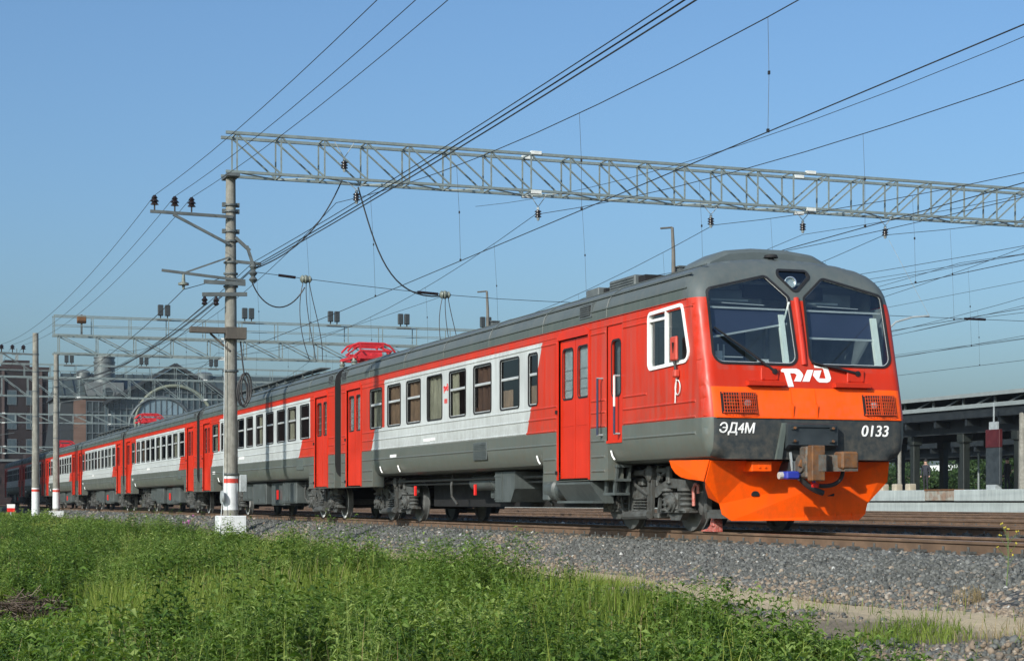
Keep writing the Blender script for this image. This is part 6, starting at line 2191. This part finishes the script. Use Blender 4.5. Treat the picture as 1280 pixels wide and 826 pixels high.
# ------------------------------------------------------------------ vegetation
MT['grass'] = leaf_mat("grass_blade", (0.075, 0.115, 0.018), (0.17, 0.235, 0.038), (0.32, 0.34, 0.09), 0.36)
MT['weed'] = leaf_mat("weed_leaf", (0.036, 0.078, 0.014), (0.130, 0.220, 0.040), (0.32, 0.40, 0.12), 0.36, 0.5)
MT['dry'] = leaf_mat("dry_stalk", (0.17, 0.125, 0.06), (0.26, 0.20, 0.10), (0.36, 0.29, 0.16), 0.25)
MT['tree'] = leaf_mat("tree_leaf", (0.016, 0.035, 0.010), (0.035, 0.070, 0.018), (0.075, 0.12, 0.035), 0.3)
MT['bark'] = M_("bark", (0.09, 0.07, 0.05), 0.9, var=0.3)
VX, VF = -795.0, 2200.0
def in_view(x, y, z, m=260):
    Zc = -math.cos(THETA) * x + math.sin(THETA) * y
    X = math.sin(THETA) * x + math.cos(THETA) * y
    u = X / Zc * 2200
    v = (0.497 - z) / Zc * 2200
    return (Zc > 3) & (u > -640 - m) & (u < 640 + m) & (v < 200 + m)
def smooth_noise(x, y, s, seed):
    return (np.sin(x * s + 1.7 * seed + 1.3 * np.sin(y * s * 0.8 + seed)) + np.sin(y * s * 1.35 - x * s * 0.5 + 2.1 * seed)) * 0.5
def edge_y(x):
    """where the meadow stops, towards the ballast"""
    return np.interp(x, [-130, -70, -45, -36, -30, -24, -20, -16, -12], [9.9, 9.7, 9.4, 9.2, 9.0, 8.9, 8.7, 8.4, 7.9])

def patch(x, y): return smooth_noise(x, y, 0.42, 8) + 0.45 * smooth_noise(x, y, 1.25, 3)      # >0 leafy, <0 grassy
HX, HY = -24.70, 1.87                       # a heap of dead stalks keeps the plants off
def clear(x, y):
    u = (x - HX) * 0.997 + (y - HY) * -0.075
    v = (x - HX) * 0.075 + (y - HY) * 0.997
    return ((np.clip(u, -0.3, 2.6) - u) ** 2 + v ** 2) > 0.75 ** 2
def hfac(x, y):
    """plants get lower towards the sandy strip"""
    u = (x - HX) * 0.997 + (y - HY) * -0.075
    v = (x - HX) * 0.075 + (y - HY) * 0.997
    low = ((np.clip(u, -0.5, 9.0) - u) ** 2 + v ** 2) < 0.8 ** 2
    return np.clip((edge_y(x) + 0.4 - y) / 1.8, 0.3, 1) * np.where(low, 0.42, 1.0)
def blades(n, x0, x1, y0, y1, h0, h1, w, curve=0.5, dens=None, zoff=0.0, fac=True):
    px, py = rng.uniform(x0, x1, n), rng.uniform(y0, y1, n)
    keep = in_view(px, py, gz_np(px, py) + 0.3)
    if dens is not None: keep &= rng.uniform(0, 1, n) < dens(px, py)
    px, py = px[keep], py[keep]
    N = len(px)
    h = rng.uniform(h0, h1, N) * (1 + 0.35 * smooth_noise(px, py, 0.7, 3))
    a = rng.uniform(0, 2 * np.pi, N)
    if fac: h = h * hfac(px, py)
    lean_ = rng.uniform(0.05, curve, N) * h
    dx, dy = np.cos(a), np.sin(a)
    # blade normal faces sideways
    wx, wy = -dy, dx
    base = np.stack([px, py, gz_np(px, py) - 0.02 + zoff], 1)
    rows = []
    for t, ww in ((0.0, 1.0), (0.4, 0.9), (0.75, 0.6), (1.0, 0.08)):
        off = lean_ * t ** 2
        c = base + np.stack([dx * off, dy * off, h * (t - 0.12 * t ** 3 * (lean_ / np.maximum(h, 1e-3)))], 1)
        half = (w * ww * 0.5 * rng.uniform(0.8, 1.2, N))
        rows += [c - np.stack([wx * half, wy * half, 0 * half], 1), c + np.stack([wx * half, wy * half, 0 * half], 1)]
    V = np.stack(rows, 1)
    f = np.array([(0, 1, 3, 2), (2, 3, 5, 4), (4, 5, 7, 6)])
    F = f[None] + (np.arange(N) * 8)[:, None, None]
    tone = np.clip(0.48 + 0.30 * smooth_noise(px, py, 0.5, 1) - 0.16 * np.clip(patch(px, py), -1, 1) + 0.14 * smooth_noise(px, py, 1.9, 5) + rng.normal(0, 0.13, N), 0, 1)
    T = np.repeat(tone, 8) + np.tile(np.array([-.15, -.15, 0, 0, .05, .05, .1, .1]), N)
    return V.reshape(-1, 3), F.reshape(-1, 4), T

def join(parts):
    Vs, Fs, Ts, b = [], [], [], 0
    for V, F, T in parts:
        Vs.append(V); Fs.append(F + b); Ts.append(T); b += len(V)
    return np.concatenate(Vs), np.concatenate(Fs), np.concatenate(Ts)

def meadow(x, y):
    return np.clip((edge_y(x) - y) / 0.8 + 0.25 * smooth_noise(x, y, 1.1, 2), 0, 1) * np.where(clear(x, y), 1.0, 0.06)
def sparse(x, y):
    tuft = np.clip(smooth_noise(x, y, 1.6, 7) * 2.2 - 0.9, 0, 1) * (y < 9.6)
    far = np.clip(smooth_noise(x, y, 0.9, 9) * 2 - 1.0, 0, 1) * (y < 9.6)
    return np.clip(tuft * 0.9 + far * 0.7 + 0.04, 0, 1) * (y > edge_y(x) - 0.5)
P = [blades(110000, -36, -11, 0.2, 9.6, 0.10, 0.30, 0.009, 0.8, meadow),
     blades(60000, -36, -11, 0.5, 9.6, 0.35, 0.72, 0.012, 0.7, lambda x, y: meadow(x, y) * np.clip(-patch(x, y) * 1.8 + 0.0, 0.02, 1)),
     blades(90000, -62, -36, 0.5, 10.2, 0.16, 0.40, 0.014, 0.7, meadow),
     blades(70000, -130, -62, 1.0, 10.3, 0.2, 0.5, 0.030, 0.6, meadow),
     blades(90000, -36, -11, 6.0, 10.2, 0.05, 0.17, 0.008, 0.9, sparse, 0.0, False)]
V, F, T = join(P)
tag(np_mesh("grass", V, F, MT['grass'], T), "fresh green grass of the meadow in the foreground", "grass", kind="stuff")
Pd = [blades(11000, -60, -11, 1.0, 9.8, 0.3, 0.7, 0.008, 0.5, lambda x, y: meadow(x, y) * np.clip(smooth_noise(x, y, 0.8, 12) * 1.5, 0.08, 1)),
      blades(12000, -34, -11, 6.5, 11.2, 0.05, 0.22, 0.007, 0.8, lambda x, y: np.clip(smooth_noise(x, y, 1.4, 15) * 3 - 1.6, 0.02, 1), 0.0, False)]
V, F, T = join(Pd)
tag(np_mesh("dry_grass", V, F, MT['dry'], T), "dry straw stalks among the green grass and on the sandy strip", "dry grass", kind="stuff")

def leafy(px, py, h, nl, ll, lw, spread, jitter=1.0, z0=None):
    """many upright leafy weeds: stems and pointed folded leaves"""
    N = len(px)
    z = gz_np(px, py) if z0 is None else z0
    base = np.stack([px, py, z], 1)
    la = rng.uniform(0, 2 * np.pi, N)
    bend = rng.uniform(0.02, 0.28, N) * h
    parts = []
    # stem
    def stem(t): return base + np.stack([np.cos(la) * bend * t ** 2, np.sin(la) * bend * t ** 2, h * t], 1)
    # leaves
    k = np.arange(nl)
    t = np.clip((k[None] + rng.uniform(0, 1, (N, nl))) / nl * 0.88 + 0.12, 0, 1)
    ang = k[None] * 2.4 + rng.uniform(0, 2 * np.pi, (N, 1)) + rng.normal(0, 0.3, (N, nl))
    at = base[:, None] + np.stack([np.cos(la)[:, None] * (bend[:, None] * t ** 2), np.sin(la)[:, None] * (bend[:, None] * t ** 2), h[:, None] * t], 2)
    L = ll * rng.uniform(0.6, 1.2, (N, nl)) * (1.15 - 0.55 * t)
    up = rng.uniform(-0.1, 0.9, (N, nl)) * spread
    d = np.stack([np.cos(ang), np.sin(ang), up], 2)
    d /= np.linalg.norm(d, axis=2, keepdims=True)
    side = np.stack([-np.sin(ang), np.cos(ang), rng.normal(0, 0.25, (N, nl))], 2)
    W = L * lw
    mid = at + d * (L * 0.45)[..., None]
    tip = at + d * L[..., None] - np.stack([0 * L, 0 * L, L * rng.uniform(0.1, 0.5, (N, nl))], 2)
    fold = np.stack([0 * L, 0 * L, W * 0.3], 2)
    a = mid + side * (W * 0.5)[..., None] + fold
    b = mid - side * (W * 0.5)[..., None] + fold
    Vl = np.stack([at, a, mid, b, tip], 2).reshape(-1, 5, 3)
    M = len(Vl)
    fl = np.array([(0, 2, 1, 1), (0, 3, 2, 2), (1, 2, 4, 4), (2, 3, 4, 4)])
    fl = np.array([(0, 2, 1), (0, 3, 2), (1, 2, 4), (2, 3, 4)])
    Fl = fl[None] + (np.arange(M) * 5)[:, None, None]
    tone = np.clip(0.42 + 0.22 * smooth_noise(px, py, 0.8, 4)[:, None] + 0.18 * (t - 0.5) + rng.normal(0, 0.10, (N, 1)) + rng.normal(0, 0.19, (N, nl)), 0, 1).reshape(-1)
    parts.append((Vl.reshape(-1, 3), Fl.reshape(-1, 3), np.repeat(tone, 5)))
    # stems as thin triangular strips
    r = 0.0035
    S = []
    for tt in (0.0, 0.5, 1.0):
        c = stem(tt)
        rr_ = r * (1.2 - tt * 0.8)
        S += [c + np.array([rr_, 0, 0]), c + np.array([-rr_ * 0.5, rr_ * 0.87, 0]), c + np.array([-rr_ * 0.5, -rr_ * 0.87, 0])]
    Vs = np.stack(S, 1)
    fs = []
    for q in range(2):
        for e in range(3):
            a0, a1 = q * 3 + e, q * 3 + (e + 1) % 3
            fs += [(a0, a1, a1 + 3), (a0, a1 + 3, a0 + 3)]
    Fs = np.array(fs)[None] + (np.arange(N) * 9)[:, None, None]
    parts.append((Vs.reshape(-1, 3), Fs.reshape(-1, 3), np.full(N * 9, 0.55)))
    return join(parts)

def weed_field(n, x0, x1, y0, y1, h0, h1, nl, ll, lw, dens):
    px, py = rng.uniform(x0, x1, n), rng.uniform(y0, y1, n)
    keep = in_view(px, py, gz_np(px, py) + 0.4) & (rng.uniform(0, 1, n) < dens(px, py))
    px, py = px[keep], py[keep]
    h = rng.uniform(h0, h1, len(px)) * (1 + 0.38 * smooth_noise(px, py, 0.9, 6) + 0.34 * smooth_noise(px, py, 0.4, 13))
    return leafy(px, py, h, nl, ll, lw, 1.0)
def wd(x, y): return meadow(x, y) * np.clip(0.62 + 1.0 * patch(x, y), 0.06, 1)
def wd2(x, y): return meadow(x, y) * np.clip(0.30 + 1.3 * smooth_noise(x, y, 0.75, 21), 0.02, 1)
def clumps(n, x0, x1, y0, y1, r0, r1, h0, h1, per, nl, ll, lw, spread=1.0):
    """mounds of one kind of weed: tall in the middle, lower at the rim"""
    cx, cy = rng.uniform(x0, x1, n), rng.uniform(y0, y1, n)
    k = (cy < edge_y(cx) - 0.3) & clear(cx, cy) & in_view(cx, cy, gz_np(cx, cy) + 0.4)
    cx, cy = cx[k], cy[k]
    n = len(cx)
    rr = rng.uniform(r0, r1, n); hh = rng.uniform(h0, h1, n) ** 1.0
    m = per
    q = np.sqrt(rng.uniform(0, 1, (n, m))); a = rng.uniform(0, 2 * np.pi, (n, m))
    px = (cx[:, None] + rr[:, None] * q * np.cos(a)).ravel(); py = (cy[:, None] + rr[:, None] * q * np.sin(a)).ravel()
    hh = hh * np.clip(1.0 + 0.55 * patch(cx, cy), 0.35, 1.2)
    h = (hh[:, None] * (1.05 - 0.6 * q ** 2) * rng.uniform(0.75, 1.12, (n, m))).ravel() * hfac(px, py)
    V, F, T = leafy(px, py, h, nl, ll, lw, spread)
    shift = np.repeat(np.repeat(rng.normal(0, 0.19, n), m), 1)
    nv = np.concatenate([np.repeat(shift, nl * 5), np.repeat(shift, 9)])
    return V, F, np.clip(T + nv, 0, 1)
W = [weed_field(5000, -34, -11, 0.5, 9.6, 0.14, 0.34, 13, 0.11, 0.42, wd),
     clumps(230, -34, -11, 0.5, 9.0, 0.30, 0.70, 0.34, 0.95, 34, 16, 0.14, 0.40),
     clumps(110, -34, -11, 0.5, 9.0, 0.25, 0.6, 0.45, 1.05, 26, 28, 0.13, 0.18, 0.8),
     clumps(80, -34, -11, 0.5, 8.6, 0.2, 0.5, 0.25, 0.55, 9, 10, 0.20, 0.55),
     weed_field(5000, -60, -34, 0.5, 9.8, 0.2, 0.45, 13, 0.15, 0.42, wd),
     clumps(230, -60, -34, 0.5, 9.3, 0.4, 1.1, 0.35, 0.90, 26, 16, 0.17, 0.38),
     clumps(110, -60, -34, 0.5, 9.3, 0.4, 0.9, 0.40, 1.0, 24, 22, 0.16, 0.18, 0.8),
     weed_field(2500, -120, -58, 2.0, 10.0, 0.3, 0.6, 12, 0.2, 0.45, wd),
     clumps(110, -120, -60, 2.0, 9.8, 0.6, 1.5, 0.4, 0.9, 26, 12, 0.24, 0.4)]
V, F, T = join(W)
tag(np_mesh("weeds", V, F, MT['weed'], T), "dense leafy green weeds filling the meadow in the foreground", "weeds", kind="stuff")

# individual plants one can tell apart
def plant(name, label, cat, x, y, stems, hh, nl, ll, lw, spread, rad, mat='weed', group=None):
    px = x + rng.normal(0, rad, stems); py = y + rng.normal(0, rad, stems)
    h = hh * rng.uniform(0.6, 1.05, stems)
    V, F, T = leafy(px - x, py - y, h, nl, ll, lw, spread, z0=gz_np(px, py) - gz(x, y))
    o = np_mesh(name, V, F, MT[mat], T)
    o.location = (x, y, gz(x, y) if y < 10.4 else float(berm(y)))
    return tag(o, label, cat, group)
plant("willow_bush", "tall narrow leaved bush reaching up in front of the ballast at mid picture", "bush", -19.6, 6.45, 140, 0.98, 36, 0.16, 0.2, 0.8, 0.42)
plant("willow_bush", "lower dark narrow leaved bush left of the tall mid picture bush", "bush", -18.8, 5.6, 110, 0.78, 32, 0.15, 0.2, 0.8, 0.5)
plant("nettle_clump", "broad leaved green clump at the lower right of centre", "plant", -15.6, 7.75, 26, 0.72, 16, 0.12, 0.5, 0.7, 0.20)
plant("nettle_clump", "small broad leaved sprig standing on the sand at the lower right", "plant", -15.0, 8.45, 5, 0.42, 12, 0.12, 0.48, 0.7, 0.07)
plant("nettle_clump", "broad leaved clump at the bottom edge right of centre", "plant", -14.2, 7.2, 18, 0.40, 14, 0.11, 0.5, 0.7, 0.28)
plant("weed_tuft", "thin weed sprig at the bottom right corner", "plant", -13.2, 8.4, 6, 0.38, 14, 0.09, 0.3, 0.8, 0.10)
plant("meadow_shrub", "round leafy shrub at the left edge of the meadow", "shrub", -37.5, 1.95, 60, 0.8, 26, 0.12, 0.4, 0.8, 0.55)
plant("weed_tuft", "low green tuft on the sandy strip below the ballast", "plant", -23.2, 9.5, 60, 0.16, 8, 0.07, 0.12, 1.2, 0.55)
# heap of dead stalks at the left edge
hx, hy = HX, HY
n_ = 900
px = hx + rng.normal(0, 0.34, n_); py = hy + rng.normal(0, 0.55, n_)
a_ = rng.uniform(0, 6.28, n_); L_ = rng.uniform(0.15, 0.5, n_); el_ = rng.normal(0.15, 0.3, n_)
hz = gz(hx, hy) + 0.05 + 0.30 * np.exp(-((px - hx) ** 2 / 0.2 + (py - hy) ** 2 / 0.5)) * rng.uniform(0.3, 1.1, n_)
d_ = np.stack([np.cos(a_) * np.cos(el_), np.sin(a_) * np.cos(el_), np.sin(el_)], 1) * (L_ / 2)[:, None]
s_ = np.stack([-np.sin(a_), np.cos(a_), 0 * a_ + 0.6], 1) * 0.006
c_ = np.stack([px, py, hz], 1)
V = np.stack([c_ - d_ - s_, c_ + d_ - s_, c_ + d_ + s_, c_ - d_ + s_], 1)
np_heap = np_mesh("brush_heap", V.reshape(-1, 3), np.arange(n_ * 4).reshape(n_, 4), leaf_mat("dead_stalk", (0.05, 0.036, 0.026), (0.12, 0.09, 0.065), (0.26, 0.21, 0.16), 0.1), np.repeat(rng.beta(1.6, 2.4, n_), 4))
tag(np_heap, "low heap of brown dead stalks in the grass at the left", "brush heap")
# yellow flowering stalk on the ballast
yf = thing("yellow_flower_stalk", "thin stalk with small yellow flowers on the ballast at the right", "plant", (-15.60, 11.15, float(berm(11.15)) - 0.03))
m = MB().tube([(0, 0, 0), (0.02, 0.01, 0.3), (-0.01, 0.03, 0.62)], [0.007, 0.006, 0.004], 5)
tips = []
for k in range(9):
    a = k * 2.2
    z0 = 0.25 + 0.04 * k
    e = (0.10 * math.cos(a), 0.10 * math.sin(a) + 0.02, z0 + 0.12)
    m.tube([(0, 0.015, z0), e], 0.003, 4)
    tips.append(e)
m.build("stem", M_("green_stalk", (0.09, 0.14, 0.035), 0.7), yf)
yp = M_("yellow_petal", (0.55, 0.46, 0.05), 0.7)
for e in tips + [(-0.01, 0.03, 0.63)]:
    m = MB()
    for q in range(4):
        p = (e[0] + random.uniform(-0.012, 0.012), e[1] + random.uniform(-0.012, 0.012), e[2] + random.uniform(0, 0.02))
        m.lathe(p, (0, 0, 1), [(0, 0.004), (0.006, 0.009), (0.012, 0.003)], 6)
    m.build("flower", yp, yf)
plant("dry_tuft", "rust brown dried tuft at the ballast foot near the right edge", "plant", -15.56, 10.7, 40, 0.20, 6, 0.06, 0.12, 1.2, 0.10, 'dry')
fb = thing("pink_flower_clump", "tiny pink flower clump at the ballast foot left of the big mast", "plant", (-56.5, 9.35, gz(-56.5, 9.35)))
pp = M_("pink_petal", (0.40, 0.12, 0.32), 0.8)
for k in range(12):
    a, r_ = random.uniform(0, 6.28), random.uniform(0, 0.3)
    MB().lathe((r_ * math.cos(a), r_ * math.sin(a), 0.42 + random.uniform(0, 0.25)), (0, 0, 1), [(0, 0.01), (0.03, 0.035), (0.06, 0.01)], 6).build("flower", pp, fb)
m = MB()
for k in range(16):
    a, r_ = k * 2.4, 0.3 * (k / 16) ** 0.5
    m.tube([(r_ * 0.6 * math.cos(a), r_ * 0.6 * math.sin(a), 0), (r_ * math.cos(a), r_ * math.sin(a), 0.6)], 0.008, 4)
m.build("stem", M_("green_stem", (0.06, 0.11, 0.03), 0.7), fb)

# trees beyond the platforms
def tree(x, y, h, w, label, seed):
    r = np.random.default_rng(seed)
    t = thing("tree", label, "tree", (x, y, -0.6), "trees beyond the far platform")
    m = MB().tube([(0, 0, 0), (0.1, 0.05, h * 0.3), (0.0, 0.1, h * 0.6), (0.1, 0.0, h * 0.85)], [0.24, 0.19, 0.12, 0.05], 8)
    for k in range(7):
        a = r.uniform(0, 6.28); z = h * (0.3 + 0.08 * k)
        m.tube([(0.05, 0.05, z), (math.cos(a) * w * 0.25, math.sin(a) * w * 0.25, z + h * 0.1), (math.cos(a) * w * 0.42, math.sin(a) * w * 0.42, z + h * 0.2)], [0.08, 0.05, 0.02], 6)
    m.build("trunk", MT['bark'], t)
    nc = 26
    cx = r.normal(0, w * 0.26, nc); cy = r.normal(0, w * 0.26, nc); cz = r.uniform(h * 0.25, h * 0.95, nc)
    sh = np.clip(1.25 - np.abs((cz / h) - 0.55) * 1.4, 0.3, 1.2)
    cx *= sh; cy *= sh
    n = 150
    P_c = np.stack([cx, cy, cz], 1)[:, None] + r.normal(0, 1, (nc, n, 3)) * np.array([w * 0.11, w * 0.11, h * 0.055])
    P_c = P_c.reshape(-1, 3)
    N = len(P_c)
    d1 = r.normal(0, 1, (N, 3)); d1 /= np.linalg.norm(d1, axis=1, keepdims=True)
    d2 = np.cross(d1, r.normal(0, 1, (N, 3))); d2 /= np.linalg.norm(d2, axis=1, keepdims=True)
    s = r.uniform(0.12, 0.26, (N, 1))
    V = np.stack([P_c - d1 * s, P_c + d2 * s * 0.5, P_c + d1 * s, P_c - d2 * s * 0.5], 1)
    F = np.arange(N * 4).reshape(N, 4)
    tone = np.repeat(np.clip(0.45 + np.repeat(r.normal(0, 0.16, nc), n) + r.normal(0, 0.12, N), 0, 1), 4)
    np_mesh("crown", V.reshape(-1, 3), F, MT['tree'], tone, t)
TR = [(-181.5, 112.0, 5.4, 5, 'low bushy tree just right of the train front'), (-186.1, 118.0, 6.4, 6, 'rounded tree left of the dark platform column'), (-175.1, 114.0, 4.8, 5, 'small tree behind the standing person'), (-171.8, 114.0, 4.4, 5, 'low tree behind the thin pale posts'), (-174.3, 118.0, 4.6, 4.5, 'small tree under the pale building seen between columns'), (-171.1, 118.0, 6.6, 6, 'dense tree right of the middle column'), (-159.2, 112.0, 7.2, 6.5, 'tall tree behind the board with the red panel'), (-161.7, 116.0, 6.8, 6, 'dense tree behind the tall pale post'), (-164.1, 120.0, 7.0, 6, 'tree at the very right edge beyond the canopy'), (-197.3, 118.0, 5.7, 6, 'farthest left tree beyond the platform')]
for k, (x, y, h, w, lb) in enumerate(TR):
    tree(x, y, h, w, lb, 100 + k)
fbld = thing("distant_building", "pale distant building glimpsed between the platform columns", "building", (-416.6, 280, -0.6))
MB().box(-14, 14, -6, 6, 0, 9.5).box(-8, 5, -4, 4, 9.5, 11).build("wall", MT['offwhite'], fbld)
for k in range(6):
    MB().box(-12.5 + k * 4.3, -10.2 + k * 4.3, -6.15, -5.9, 5.5, 7.5).build("window", MT['pane_dk'], fbld)
# far wooded skyline
def hill(xc):
    pass
hv, hf = [], []
nn = 80
for k in range(nn + 1):
    t = k / nn
    x = -1500 + 1500 * t; y = 900 - 100 * t
    z = 16 + 6 * math.sin(t * 9) + 4 * math.sin(t * 31 + 1) + 2 * math.sin(t * 77)
    hv += [(x, y, -2), (x - 20, y + 40, z), (x - 60, y + 200, -2)]
for k in range(nn):
    a = 3 * k
    hf += [(a, a + 3, a + 4, a + 1), (a + 1, a + 4, a + 5, a + 2)]
tag(MB().add(hv, hf, True).build("hills", M_("wooded_hill", (0.05, 0.07, 0.055), 0.95, var=0.3, scale=0.05)), kind="structure")

# thin summer haze filling the air over the whole yard
t = NT("thin_haze")
pv = t.n("ShaderNodeVolumePrincipled")
pv.inputs["Color"].default_value = (0.80, 0.88, 0.95, 1)
pv.inputs["Density"].default_value = 0.00014
pv.inputs["Anisotropy"].default_value = 0.2
t.t.links.new(pv.outputs[0], t.out.inputs[1])
hz_ = MB().box(-620, 60, -120, 420, -3.0, 32.0).build("haze", t.m)
tag(hz_, kind="stuff")
